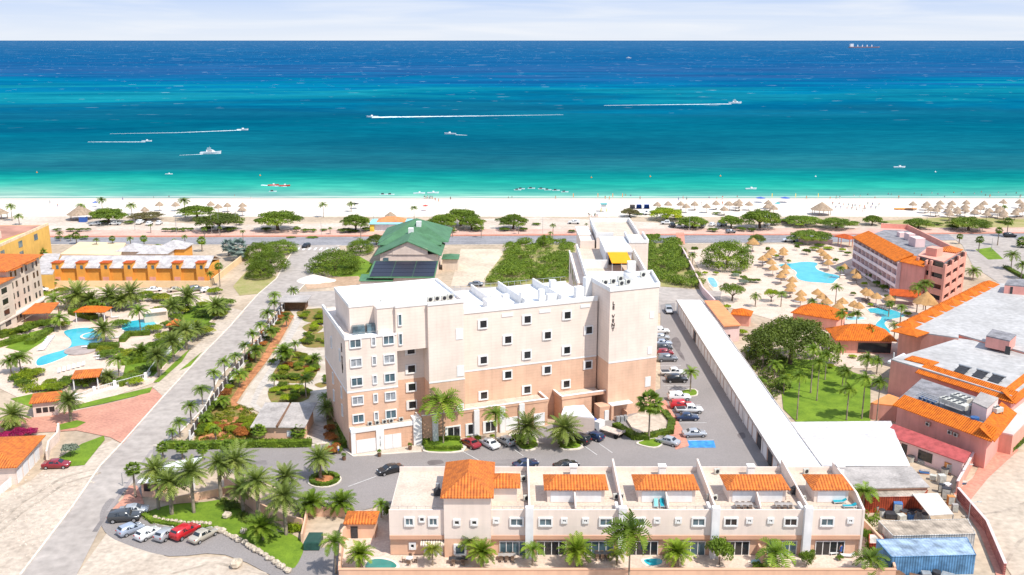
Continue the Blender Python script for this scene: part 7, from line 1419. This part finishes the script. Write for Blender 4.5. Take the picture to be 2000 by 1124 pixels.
for k, c, x, y, a, lab in [('hatch','maroon',673,572,10,'red car at the edge of the dirt beside the white building'),('sedan','grey',929,559,176,'grey saloon alone on the sandy lot'),('hatch','black',598,484,250,'black car at the mouth of the left street'),('suv','white',1121,438,175,'white van on the sand above the sea wing'),('suv','white',1266,420,200,'white car under the yellow green umbrella tree'),
 ('pickup','white',1304,439,170,'white pickup leftmost of the roadside row'),('suv','black',1313,444,90,'dark car next to the white pickup by the beach'),('hatch','silver',1327,445,80,'silver car in the roadside row'),('hatch','grey',1341,445,80,'grey car before the domed umbrella tree'),('hatch','darkgrey',1356,445,85,'dark car in deep shade of the domed umbrella tree'),('sedan','silver',1372,444,70,'pale car at the right of the domed umbrella tree'),('hatch','white',1391,442,60,'white car beyond the domed umbrella tree'),('suv','lightblue',1410,442,40,'pale blue car in the beach lot'),
 ('suv','black',1532,436,150,'black car half under the flat green tree'),('hatch','white',1497,441,90,'white van by the thin lamp post near the beach'),('suv','white',1541,473,180,'white car driving on the coastal road'),('suv','black',1572,472,180,'black car behind the white one on the coastal road'),('hatch','grey',1427,456,10,'grey car on the promenade edge'),('suv','black',1972,464,2,'black car on the coastal road at the far right'),
 ('sedan','silver',186,441,200,'silver car beside the big thatched hut'),('sedan','white',225,440,178,'white car under the umbrella tree by the hut'),('suv','white',274,438,88,'white van with dark window facing the beach'),('hatch','white',292,440,88,'white car middle of three facing the beach'),('hatch','white',311,439,92,'white car right of three facing the beach'),
 ('sedan','white',301,570,20,'white car behind the left garden palms'),('sedan','beige',343,570,30,'beige car behind the left garden palms'),('suv','grey',384,569,30,'grey car behind the left garden palms'),('hatch','white',405,571,30,'white car at the end of the yellow wall'),('hatch','white',81,570,10,'white car left of the low yellow wing'),('sedan','darkgrey',1472,690,20,'dark blue car in shade under the huge dark tree')]: car(k, c, x, y, a, lab, None, detail=False)
tkk = thing('flatbed_truck', 'white cab truck with wooden flatbed and dark wheels', 'truck', (*W(1188,850), .1), None, R(140))
MB().box(-3.0,1.2,-1.05,1.05,.95,1.1).box(-3.0,-2.92,-1.05,1.05,1.1,1.4).build('flatbed', M('flatbed_wood', (.62,.50,.42), .9, .15, 2), tkk); cb_ = MB(); cb_.add([(1.4,-.95,.5),(3.1,-.95,.5),(3.1,.95,.5),(1.4,.95,.5),(1.4,-.9,2.2),(2.6,-.9,2.2),(2.6,.9,2.2),(1.4,.9,2.2),(3.1,-.95,1.25),(3.1,.95,1.25)],[(0,3,2,1),(4,5,6,7),(0,1,8,5,4),(1,2,9,8),(8,9,6,5),(2,3,7,6,9),(3,0,4,7)]); cb_.build('cab', PAINT['white'], tkk)
MB().add([(3.11,-.85,1.3),(3.11,.85,1.3),(2.66,.8,2.1),(2.66,-.8,2.1)],[(0,1,2,3)]).build('windscreen', m_carglass, tkk)
for x in (-2.2, 2.3):
    for s_ in (-.85, .85): MB().tube((x,s_-.13,.42),(x,s_+.13,.42),.42,n=14).build('wheel', m_tyre, tkk)
# road and bay markings
sheet('disabled_bay', [(1343,862),(1394,862),(1398,876),(1345,876)], m_blue, .125)
for i, (x0_, y0_, x1_, y1_) in enumerate([(680,952,735,932),(1345,862,1394,861),(1310,828,1380,827),(1300,793,1368,792),(1296,755,1350,754),(1286,716,1330,715),(905,884,945,906),(1005,880,1022,892),(1140,872,1166,890),(1170,868,1196,886)]):
    a, b = W(x0_, y0_), W(x1_, y1_); MB().obox((a[0]+b[0])/2,(a[1]+b[1])/2,.12,math.hypot(b[0]-a[0],b[1]-a[1]),.1,.008,math.atan2(b[1]-a[1],b[0]-a[0])).build('bay_line', m_line)['kind'] = 'structure'
for i in range(7): a = W(1309+i*7, 757); b = W(1318+i*7, 768); MB().obox((a[0]+b[0])/2,(a[1]+b[1])/2,.12,2.6,.16,.008,-.9).build('hatched_line', m_line)['kind'] = 'structure'
for i in range(9): p = W(572+i*11, 487); MB().box(p[0]-.35,p[0]+.35,p[1]-2,p[1]+2,.1,.108).build('crossing_stripe', m_line)['kind'] = 'structure'
sheet('brick_walk', [(1284,788),(1300,783),(1332,838),(1346,872),(1320,880),(1302,840)], m_pink, .13); sheet('brick_walk', [(1320,455),(1336,455),(1338,478),(1322,478)], m_pink, .1)
sheet('street_brick_edge', [(252,950),(268,950),(282,985),(250,1005),(215,1000),(240,975)], m_brickg, .105)
sheet('entry_plaza', [(655,868),(690,893),(822,884),(828,868),(720,885),(690,889),(672,872)], m_conc2, .13)
p = W(1300,919); o = MB().box(p[0]-.3,p[0]+.3,p[1]-.3,p[1]+.3,.1,.12).build('manhole_cover', m_metal); o['kind'] = 'structure'
pp_ = [(655,878),(692,894),(822,884)]
# ================================================================ parasols and sun loungers
zb = lambda ox, oy, l_: [(ox+x/7.69, oy+y/7.69) for x, y in l_]
rt = zb(1740,380,[(330,150),(540,150),(520,190),(600,230),(740,135),(710,190),(680,240),(920,140),(890,190),(860,250),(1000,230),(1000,270),(880,300),(1135,130),(1120,190),(1120,240),(1400,140),(1350,190),(1310,210),(1260,270),(1480,250),(1440,300),(1690,120),(1580,190),(1640,220),(1610,260),(1700,280),(1700,320),(1930,120),(1980,170),(1900,250),(1870,290),(1980,240)])
num([parasol(x, y, 'grey', None, 'thatched parasols at the right of the beach', 1.15) for x, y in rt], 'grey thatched parasol on the right beach field, %s from the left')
mdl = zb(1180,380,[(1150,150),(1230,185),(1360,150),(1540,185),(1680,140),(1860,150),(1800,225),(1980,150),(800,160),(960,150)]) + zb(1420,380,[(180,160),(330,150),(640,160),(700,210),(600,190),(40,150),(180,120),(620,130)])
num([parasol(x, y, 'grey', None, 'thatched parasols in the middle of the beach', 1.15) for x, y in mdl], 'grey thatched parasol on the middle beach, %s from the left')
ltb = zb(240,380,[(550,155),(330,235),(330,290),(790,160),(1320,150),(1430,190),(1570,170),(1800,170),(1790,230)])
num([parasol(x, y, 'grey', None, 'thatched parasols on the left beach', 1.15) for x, y in ltb], 'grey thatched parasol on the left beach, %s from the left')
hp = z1([(580,140),(560,170),(520,205),(460,240),(730,130),(725,170),(570,285),(595,360),(755,345),(745,410),(700,460),(845,515),(830,580),(815,635),(955,690),(950,755),(1165,675),(1230,730),(1210,140),(1250,180),(1300,220),(1310,290),(1515,345),(1655,410),(1680,465),(1290,790),(1440,850),(1490,790),(1640,830),(1700,850),(1790,660),(1820,690)]) + [(1698,573),(1712,580),(1737,584)]
num([parasol(x, y, 'gold', None, 'golden thatched parasols by the hotel pools', 1.0) for x, y in hp], 'golden thatched parasol by the hotel pools, %s from the left')
parasol(1471,474,'gold','big golden thatched parasol by the road wall', None, 1.4); parasol(1809,587,'gold','widest golden thatched shelter before the stair tower', None, 2.0)
def hut(x, y, w, label):
    p = W(x, y); t = thing('thatched_hut', label, 'hut', (*p, .05), local=True); MB().cone(0,0,2.3,w/2,w*.32,16,.3).cone(0,0,2.2,w/2*1.02,.12,16,w/2).build('thatch_roof', m_thatch, t)
    for i in range(6): a = i*math.pi/3; MB().tube((w*.42*math.cos(a),w*.42*math.sin(a),0),(w*.42*math.cos(a),w*.42*math.sin(a),2.3),.1).build('post', m_pole, t)
hut(159,429,10.5,'largest thatched beach hut beside the blue hut'); hut(1604,420,9.0,'low round thatched hut beside the flat green tree'); hut(3,428,6,'thatched roof cut by the left edge'); hut(763,433,4.5,'small thatched roof behind the kiosk')
t = thing('blue_cabin', 'small blue cabin in front of the largest thatched hut', 'cabin', (*W(163,434),.05), local=True); MB().box(-1.3,1.3,-1,1,0,2.1).build('wall', CLOTH['blue'], t); MB().box(-1.4,1.4,-1.1,1.1,2.1,2.25).build('roof', m_white, t)
fb = []
for i, (x, y) in enumerate([(1235,408),(1248,408),(1263,408)]):
    t = thing('beach_tent', None, 'tent', (*W(x,y),.05), 'beach tents'); t.name = 'beach_tent'; LOCALS.add(t.name); MB().add([(-1.1,-1,0),(1.1,-1,0),(1.1,1,0),(-1.1,1,0),(-1,-.4,1.7),(1,-.4,1.7),(1,.8,1.7),(-1,.8,1.7)],[(0,4,7,3),(1,2,6,5),(2,3,7,6),(4,5,6,7)]).build('shelter_cloth', CLOTH['blue'] if i else m_greyroof, t); MB().box(-1.05,1.05,-.9,.9,0,.05).build('groundsheet', m_dark, t); fb.append(t)
for t, l_ in zip(fb, ('grey beach tent left of the two blue ones','blue beach tent in the middle of three','blue beach tent right of three')): t['label'] = l_
def umbrella(x, y, c, label, r=1.4):
    t = thing('beach_umbrella', label, 'umbrella', (*W(x,y),.05), local=True); MB().cone(0,0,2.0,r,.55,8).build('canopy', CLOTH[c], t); MB().tube((0,0,0),(0,0,2.1),.04).build('pole', m_metal, t)
umbrella(1485,396,'blue','dark blue umbrella at the waterline, left of two',2.2); umbrella(1533,396,'blue','dark blue umbrella at the waterline, right of two',2.2); umbrella(187,405,'blue','blue umbrella on the left beach behind the palms'); umbrella(694,408,'black','black umbrella shade on the sand',1.8); umbrella(831,412,'red','red umbrella beside the watersports stand'); umbrella(1518,407,'teal','teal umbrella right of the middle parasols'); umbrella(1156,840,'blue','blue umbrella beside the white tent and the truck',1.0)
t = thing('watersports_stand', 'red and orange boats and stand on the right beach', 'stand', (*W(1765,410),.05), local=True)
for i in range(5): MB().add([(-4+i*1.8,-.5,.3),(-2+i*1.8,-1.2,.2),(-1.6+i*1.8,0,.6),(-4.2+i*1.8,.6,.6)],[(0,1,2,3)]).ell(-3+i*1.8,0,.3,1.3,.45,.3,8,4).build('hull', CLOTH['orange'], t)
t = thing('lifeguard_tower', 'pale lifeguard tower with yellow base on the sand', 'lifeguard tower', (*W(1179,414),.05), local=True); MB().box(-1,1,-1,1,1.6,3.2).build('cabin', m_white, t); MB().box(-1.4,1.4,-1.4,1.4,3.2,3.35).build('roof', CLOTH['teal'], t)
for a in (-1,1):
    for b in (-1,1): MB().tube((a*1.3,b*1.3,0),(a*.9,b*.9,1.6),.09).build('leg', bpy.data.materials['yellow_paint'], t)
fl = []
for i, (x, c) in enumerate([(1119,'orange'),(1167,'orange'),(1196,'orange'),(1215,'orange'),(1507,'yellow'),(1553,'yellow'),(1597,'yellow')]):
    t = thing('beach_flag', None, 'flag', (*W(x,389),.03), 'feather flags at the waterline', local=True); MB().tube((0,0,0),(0,0,2.6),.03,n=5).build('pole', m_white, t); MB().box(0,.32,-.01,.01,.7,2.5).build('banner', CLOTH['orange'] if c == 'orange' else bpy.data.materials['yellow_paint'], t); fl.append(t)
num(fl, 'feather flag at the waterline, %s from the left')
lg_ = [lounger(100-i*2.3, 660+i*3.2, 'white', .5, None, 'white loungers beside the hedge') for i in range(9)]; num(lg_, 'white sun lounger in the slanting row left of the long pool, %s from the left')
lg_ = [lounger(116+i*9.4, 728-i*2.7, 'white', 1.9, None, 'white loungers below the long pool') for i in range(6)]; num(lg_, 'white sun lounger in the row below the long pool, %s from the left')
for x, y, lab in ((168,682,'white lounger on the grey brick island, left'),(176,681,'white lounger on the grey brick island, right'),(192,698,'white lounger between long pool and gazebo, upper'),(196,703,'white lounger between long pool and gazebo, lower'),(228,662,'white lounger beside the round tub palms'),(252,655,'white lounger at the near side of the oval pool'),(258,656,'second white lounger at the near side of the oval pool'),(226,622,'white lounger left of the oval pool')): lounger(x, y, 'white', .3, lab, 'white loungers in the left pool garden', z=.33 if 'island' in lab else .1)
rl_ = random.Random(8); lg_ = []
for x, y in hp: lg_.append(lounger(x - 4 + rl_.uniform(-3,3), y + 17, 'grey' if rl_.random() < .75 else 'white', rl_.choice((0,.4,3.3,-.3)), None, 'loungers around the hotel pools'))
num(lg_, 'sun lounger under the golden parasols, %s from the left')
lg_ = [lounger(1700+i*4.4, 597+i*1.5, 'grey', 1.6, None, 'loungers beside the lower pool') for i in range(8)]; num(lg_, 'grey lounger in the row above the lower pool, %s from the left')
lg_ = []
for i in range(0, len(rt), 2): x, y = rt[i]; lg_.append(lounger(x+2, y+12, 'grey', .2, None, 'loungers on the beach', z=.05))
for i in range(0, len(mdl), 2): x, y = mdl[i]; lg_.append(lounger(x-2, y+12, 'grey', .2, None, 'loungers on the beach', z=.05))
num(lg_, 'dark lounger under the grey beach parasols, %s from the left')
# roof terraces (z 6.66) and courtyards of the terrace houses
lounger(1281,988,'paleturq',1.45,'pale turquoise lounger on the roof terrace, left of a pair',None,6.67,None,6.67); lounger(1293,988,'turq',1.5,'deep turquoise lounger on the roof terrace, right of a pair',None,6.67,None,6.67)
lounger(1640,983,'turq',.1,'turquoise lounger on the end house terrace',None,6.67,None,6.67); lounger(1659,992,'turq',.05,'turquoise lounger behind the terrace rail of the end house',None,6.67,None,6.67)
lounger(1632,1084,'white',.2,'white lounger on the end house patio',None,.13); lounger(1655,1090,'white',-.1,'pale lounger right of the blue towel on the patio',None,.13)
m_cane = M('brown_cane', (.20,.13,.09), .85, .2, 4); m_cush = M('cream_cushion', (.66,.55,.42), .9, .08, 3)
def sofa(x, y, w, rz, label, zp=6.67, cush=None, cat='sofa'):
    t = thing('garden_sofa', label, cat, (*W(x,y,zp), zp), None, rz, True); MB().box(-w/2,w/2,-.4,.4,.05,.3).box(-w/2,w/2,.3,.42,.3,.75).box(-w/2,-w/2+.12,-.4,.29,.3,.6).box(w/2-.12,w/2,-.4,.29,.3,.6).build('frame', m_cane, t)
    n = max(1, round(w/.75))
    for i in range(n): MB().box(-w/2+.14+i*(w-.28)/n,-w/2+.12+(i+1)*(w-.28)/n,-.38,.28,.301,.45).build('seat_cushion', cush or m_cush, t)
sofa(1441,975,2.4,0,'cane sofa with three cream cushions, left roof terrace'); sofa(1517,975,2.4,0,'cane sofa with cream cushions, right roof terrace'); sofa(1614,972,1.3,0,'turquoise square lounge chair before the end penthouse', cush=bpy.data.materials['turquoise_cushion'], cat='armchair')
def dining(x, y, label, zp=6.67, top=None, r=1.0, n=6, rect=True, rz=0):
    t = thing('dining_table', label + ' table with dark chairs', 'table', (*W(x,y,zp), zp), None, rz, True)
    if rect: MB().box(-r,r,-.45,.45,.70,.75).build('tabletop', top or m_cush, t)
    else: MB().cone(0,0,.70,r*.6,.05,14,r*.6).build('tabletop', top or m_cush, t)
    for a in (-1,1):
        for b in (-1,1): MB().tube((a*r*.5,b*.3,0),(a*r*.4,b*.3,.7),.04,n=5).build('leg', m_cane, t)
    cs = []
    for i in range(n):
        if rect: k = n//2; cx, cy = -r + (i % k + .5)*2*r/k, (-.75 if i < k else .75); a = 0 if i < k else math.pi
        else: a = i*2*math.pi/n; cx, cy = math.cos(a)*r, math.sin(a)*r; a -= math.pi/2
        q = W(x, y, zp); c = thing('garden_chair', None, 'chair', (q[0]+cx*math.cos(rz)-cy*math.sin(rz), q[1]+cx*math.sin(rz)+cy*math.cos(rz), zp), 'chairs at the ' + label + ' table', a + rz + math.pi, True)
        MB().box(-.22,.22,-.22,.22,.38,.43).build('seat', m_cane, c); MB().box(-.22,.22,-.24,-.2,.43,.85).build('backrest', m_cane, c)
        for a_ in (-.18,.18):
            for b_ in (-.18,.18): MB().tube((a_,b_,0),(a_,b_,.38),.025,n=4).build('leg', m_cane, c)
        cs.append(c)
    num(cs, 'garden chair at the ' + label + ' table, %s from the left')
dining(1452,994,'left roof terrace dining', top=m_greyroof, r=1.25); dining(1530,994,'right roof terrace dining', top=m_greyroof, r=1.25); dining(1470,970,'round dark roof terrace', rect=False, n=5, top=m_dark, r=.9)
dining(990,1093,'grey courtyard', .12, m_greyroof, 1.2); dining(1176,1090,'black courtyard', .12, m_dark, 1.1); dining(895,1100,'covered dark', .12, m_dark, 1.3, 4); dining(800,1099,'white garden', .12, m_white, .8, 4, False)
for x, y, c in ((855,968,'brown'),): pass
t = thing('garden_grill', 'dark covered grill and chair on the end house flat roof', 'grill', (*W(854,968,6.67),6.67), local=True); MB().box(-.5,.5,-.35,.35,.1,.9).ell(0,0,.95,.5,.35,.3,10,5).build('cover', m_dark, t); MB().box(-.3,.3,1.2,1.6,.1,1.2).build('burner_box', m_metal, t)
t = thing('covered_grill', 'black covered grill against the party wall', 'grill', (*W(1553,965,6.67),6.67), local=True); MB().box(-.6,.6,-.4,.4,0,.9).ell(0,0,.95,.6,.4,.35,10,5).build('cover', m_dark, t); MB().box(-.62,.62,-.42,.42,0,.06).build('base', m_metal, t)
pl = []
for x, y in ((1103,968),(1142,968),(968,972)):
    t = thing('potted_plant', None, 'plant pot', (*W(x,y,6.67),6.67), 'planters on bare terraces', local=True); MB().cone(0,0,0,.16,.3,9,.22).build('pot', m_ac, t); c = MB(); leaf_cloud(c, [(0,0,.45,.28,.28,.22)], 60, .09, random.Random(int(x))); c.build('leaves', m_lfh, t); pl.append(t)
num(pl, 'small potted plant on the bare roof terraces, %s from the left')
pl = []
for x, y in ((672,900),(741,893),(801,880),(776,1076),(1586,1092)):
    t = thing('potted_plant', None, 'plant pot', (*W(x,y),.12), 'potted plants on the ground', local=True); MB().cone(0,0,0,.28,.55,10,.38).build('pot', m_wood, t); c = MB(); leaf_cloud(c, [(0,0,.95,.4,.4,.45)], 120, .12, random.Random(int(x))); c.build('leaves', m_lfh, t); pl.append(t)
num(pl, 'potted plant standing on the paving, %s from the left')
acs = []
for x, y in ((1028,978),(1203,975),(1212,975),(1386,976),(1395,978),(1568,980),(1400,926),(1574,926),(1022,940)): acs.append(aircon(None, *W(x,y,6.68), 6.68, .3, 1.0, group='air conditioners on the terrace houses'))
num(acs, 'air conditioner on the terrace house roofs beside a party wall, %s from the left')
ch_ = []
for x in (1120,1293,1466,1640): 
    t = thing('chimney', None, 'chimney', (*W(x,921,7.4),6.66), 'white chimneys behind the tiled roofs', local=True); MB().box(-.5,.5,-.5,.5,0,1.6).build('stack', m_wtrim, t); MB().box(-.6,.6,-.6,.6,1.6,1.75).build('cap', m_wtrim, t); ch_.append(t)
num(ch_, 'white chimney behind the orange penthouse roofs, %s from the left')
t = thing('bin_row', 'row of grey wheelie bins behind the low wall', 'bins', (*W(1215,824),.1), None, A0, True)
for i in range(3): MB().box(-1.2+i*.8,-.6+i*.8,-.35,.35,0,1.0).box(-1.22+i*.8,-.58+i*.8,-.38,.38,1.0,1.08).build('bin', m_metal, t)
# ================================================================ lamps and poles
for x, y, ty, lab in [(345,458,395,'tall slanting palm like lamp pole beside the beach hedge'),(428,457,418,'white lamp pole left of the crossing'),(414,457,420,'thin lamp pole before the darkest tree'),(462,450,404,'lamp pole right of the darkest tree'),(628,460,432,'lamp pole on the open sand verge'),(264,452,424,'lamp pole before the white parked cars'),(1060,457,425,'lamp pole above the big thicket'),(730,446,408,'thin pole beside the kiosk'),(908,452,424,'lamp pole beside the three joined crowns'),(774,450,425,'pale pole in front of the kiosk'),(844,452,421,'pale pole right of the kiosk'),(1346,454,424,'lamp post before the domed umbrella tree'),(1497,450,417,'lamp post left of two by the tall tree'),(1503,450,420,'lamp post right of two by the tall tree'),(1471,474,452,'lamp post above the big golden parasol'),(1657,441,423,'lamp post right of the thin forked tree'),(1809,446,424,'lamp post before the alone umbrella tree'),(1919,451,428,'lamp post before the widest flat umbrella tree'),(1936,490,465,'lamp post on the white gravel wedge'),(1888,1040,983,'dark street lamp beside the red slatted fence'),(1876,948,910,'lamp post beside the coral ramp wall'),(240,950,924,'thin post beside the entrance brick edge')]: lamp(x, y, ty, lab, 'lamp posts', arm=y > 900)
# ================================================================ people
P_ = []
def crowd(l_, grp, fmt, z=.03):
    out = []; r = random.Random(len(l_)); cs = ['red','blue','white','black','orange','teal',None]
    for x, y in l_: out.append(person(x, y, r.choice(('walk','stand')), r.choice(cs), r.choice(cs[:6]), r.uniform(0,6.28), None, grp, z))
    num(out, fmt)
crowd([(1626+i*5.2+(i%3), 402+((i*7)%13)) for i in range(18)], 'people gathered on the sand', 'person in the crowd on the sand behind the thatched hut, %s from the left')
crowd([(1149,424),(1152,425),(1156,426),(1161,425),(1166,426),(1163,424)], 'people near the sea wing', 'person in the group on the sand above the sea wing, %s from the left')
crowd([(1334,390),(1341,392),(1411,390),(1411,401),(1575,390),(1621,392),(1633,390),(1640,390),(1755,389),(1933,387),(1992,388),(1085,390),(1182,390),(1190,391),(1250,391),(880,392),(850,394),(857,396),(113,406),(98,399),(240,393),(1325,393),(1370,402),(1665,406),(1689,413)], 'people along the waterline', 'person along the waterline, %s from the left')
crowd([(829+i*3.2, 388+(i%2)) for i in range(6)], 'people at the moored boats', 'person standing by the two moored boats, %s from the left', -.3)
crowd([(993,386),(1000,385),(1222,381),(1232,382),(1385,386),(1400,387),(1440,384),(1668,382),(1680,383),(1695,380),(1709,386),(1735,379),(1741,380),(1786,378),(1800,381),(1820,377),(1832,379),(1845,384),(1863,376),(1878,379),(1903,378),(1917,375),(1925,381),(1950,376),(1965,380),(1985,377),(1994,382),(300,386),(330,384),(458,382),(490,387)], 'bathers in the shallow water', 'bather standing in the shallow water, %s from the left', -1.3)
person(661, 888, 'stand', 'white', 'blue', .6, 'person in white and blue beside the main building corner', None, .12)
person(1641, 1086, 'stand', 'blue', 'blue', .6, 'person in blue on the end house patio', None, .12)
# ================================================================ boats
m_hull = paint('white_hull', (.80,.80,.80)); m_foam = M('foam', (.80,.84,.84), .9, .1, .5, col2=(.45,.66,.70), fine=2)
def boat(x, y, L, rz, label, kind='yacht', name='motor_boat', z=-.28):
    t = thing(name, label, 'boat' if kind != 'jet' else 'jet ski', (*W(x,y), z), None, rz, True); B = L*.28
    hs = [(-.5,.42,.0),(-.5,.46,.09),(.15,.5,.10),(.38,.3,.12),(.5,.02,.15)]; vs = []; 
    for x_, w, zt in hs: vs += [(x_*L,-w*B,zt*L),(x_*L,w*B,zt*L),(x_*L*.94,w*B*.7,-.03*L),(x_*L*.94,-w*B*.7,-.03*L)]
    fs = []
    for i in range(4):
        for j in range(4): fs.append((i*4+j, i*4+(j+1)%4, (i+1)*4+(j+1)%4, (i+1)*4+j))
    MB().add(vs, fs + [(3,2,1,0),(16,17,18,19)]).build('hull', m_hull if kind != 'kayak' else CLOTH['red'], t)
    if kind == 'yacht':
        MB().add([(-.2*L,-.3*B,.1*L),(.22*L,-.26*B,.1*L),(.22*L,.26*B,.1*L),(-.2*L,.3*B,.1*L),(-.2*L,-.26*B,.2*L),(.08*L,-.22*B,.2*L),(.08*L,.22*B,.2*L),(-.2*L,.26*B,.2*L)],[(4,5,6,7),(0,1,5,4),(1,2,6,5),(2,3,7,6),(3,0,4,7)]).build('cabin', m_hull, t)
        MB().box(-.15*L,.07*L,-.31*B,.31*B,.135*L,.17*L).build('cabin_window', m_carglass, t); MB().box(-.16*L,.02*L,-.2*B,.2*B,.27*L,.285*L).build('flybridge_roof', m_hull, t)
        for a in (-.14,0): MB().tube((a*L,.15*B,.2*L),(a*L,.15*B,.27*L),.01*L,n=5).build('roof_post', m_metal, t)
        MB().tube((-.05*L,0,.28*L),(-.05*L,0,.38*L),.006*L,n=4).build('mast', m_metal, t)
    elif kind == 'jet': MB().box(-.3*L,.05*L,-.15*B,.15*B,.1*L,.24*L).build('seat', m_dark, t)
    else: MB().box(-.05*L,.1*L,-.25*B,.25*B,.1*L,.2*L).build('console', m_white, t)
    return t
boat(412,300,13,.12,'white motor yacht anchored left of the middle of the bay'); boat(1436,202,15,.15,'large white motor boat pulling a long wake to the left'); boat(1757,327,6.5,0,'dark open boat floating at the right',kind='open'); boat(1228,114,20,0,'tiny white boat far out near the horizon'); boat(879,262,9,3.0,'small motor boat with short wake in the middle',kind='open')
boat(727,229,11,3.2,'speedboat at the left tip of the long foaming wake',kind='open'); boat(474,254,9,.1,'speedboat at the right tip of the thin wake',kind='open'); boat(287,276,7,.1,'small speedboat farthest left with thin wake',kind='open'); boat(330,340,4,0,'tiny white buoy boat near the left shore',kind='open')
for k, l_, fmt in (('jet', [(1011,371),(1018,369),(1038,368),(1058,369),(1070,371),(1086,372),(1103,375)], 'moored jet ski in the line before the empty beach, %s from the left'), ('kayak', [(534,362),(556,363)], 'red watercraft near the left shore, %s from the left'), ('jet', [(533,374)], '%s dark jet ski just off the left beach'), ('open', [(1467,369)], '%s small white dinghy near the right shore'), ('open', [(819,378),(846,377)], 'white boat moored beside the standing people, %s of two'), ('jet', [(749,380),(763,380)], 'dark jet ski on the sand edge, %s of two')):
    num([boat(x, y, 3.6 if k == 'jet' else 5.5, .1, None, kind=k, name='jet_ski' if k == 'jet' else 'small_boat') for x, y in l_], fmt)
bu = []
for x, y in ((72,337),(508,343),(1155,347),(1270,345),(1407,344),(1593,345),(1827,336)):
    t = thing('mooring_buoy', None, 'buoy', (*W(x,y),-.28), 'mooring buoys', local=True); MB().ell(0,0,.2,.45,.45,.4,8,5).build('float', CLOTH['orange'] if x < 1500 else m_white, t); MB().tube((0,0,.4),(0,0,1.1),.05,n=5).build('mast', m_white, t); bu.append(t)
num(bu, 'mooring buoy off the beach, %s from the left')
def wake(x0_, x1_, y0_, y1_, w0, w1, label):
    r = random.Random(int(x0_)); m = MB(); n = 60; a = []; 
    for i in range(n + 1):
        t = i / n; p = W(lerp(x0_, x1_, t), lerp(y0_, y1_, t)); w = lerp(w0, w1, t) * r.uniform(.7, 1.15); o = r.uniform(-.3, .3) * w1; a.append(((p[0], p[1] + o - w/2), (p[0], p[1] + o + w/2)))
    for i in range(n):
        pass
        m.add([(*a[i][0], -.22), (*a[i+1][0], -.22), (*a[i+1][1], -.22), (*a[i][1], -.22)], [(0, 1, 2, 3)])
    o = m.build('boat_wake', m_foam); tag(o, label, 'wake', None, 'stuff')
wake(1428,1180,203,206,9,3,'long white wake behind the large motor boat'); wake(728,965,229,226,16,4,'broad foaming wake right of the middle speedboat'); wake(965,1100,226,224,4,2,'faint tail of the broad foaming wake'); wake(472,345,254,259,5,2.5,'bright wake of the left speedboat'); wake(345,215,259,261,2.2,1,'faint tail of the left speedboat wake'); wake(284,172,277,277,3,1.5,'thin wake at the far left'); wake(890,912,263,264,3,1.5,'short wake beside the small middle boat'); wake(396,350,301,303,2,.8,'faint wake behind the anchored yacht'); wake(510,560,361,364,2.5,1.2,'foam trail around the red watercraft')
cs_ = thing('cargo_ship', 'grey and red cargo ship with white stern house on the horizon', 'ship', (*W(1687,94),-.28), local=True); L = 470; cs_.scale = (.55,.55,.42)
MB().add([(-L/2,-32,0),(L/2-20,-32,0),(L/2+14,0,0),(L/2-20,32,0),(-L/2,32,0),(-L/2,-36,26),(L/2-16,-36,26),(L/2+26,0,32),(L/2-16,36,26),(-L/2,36,26)],[(0,1,6,5),(1,2,7,6),(2,3,8,7),(3,4,9,8),(4,0,5,9),(5,6,7,8,9)]).build('hull', M('ship_hull', (.34,.24,.27), .7), cs_)
MB().box(-L/2+10,-L/2+60,-30,30,26,85).build('stern_house', m_white, cs_); 
for i in range(4): MB().box(-L/2+130+i*75,-L/2+142+i*75,-6,6,26,64).build('crane_mast', m_white, cs_)
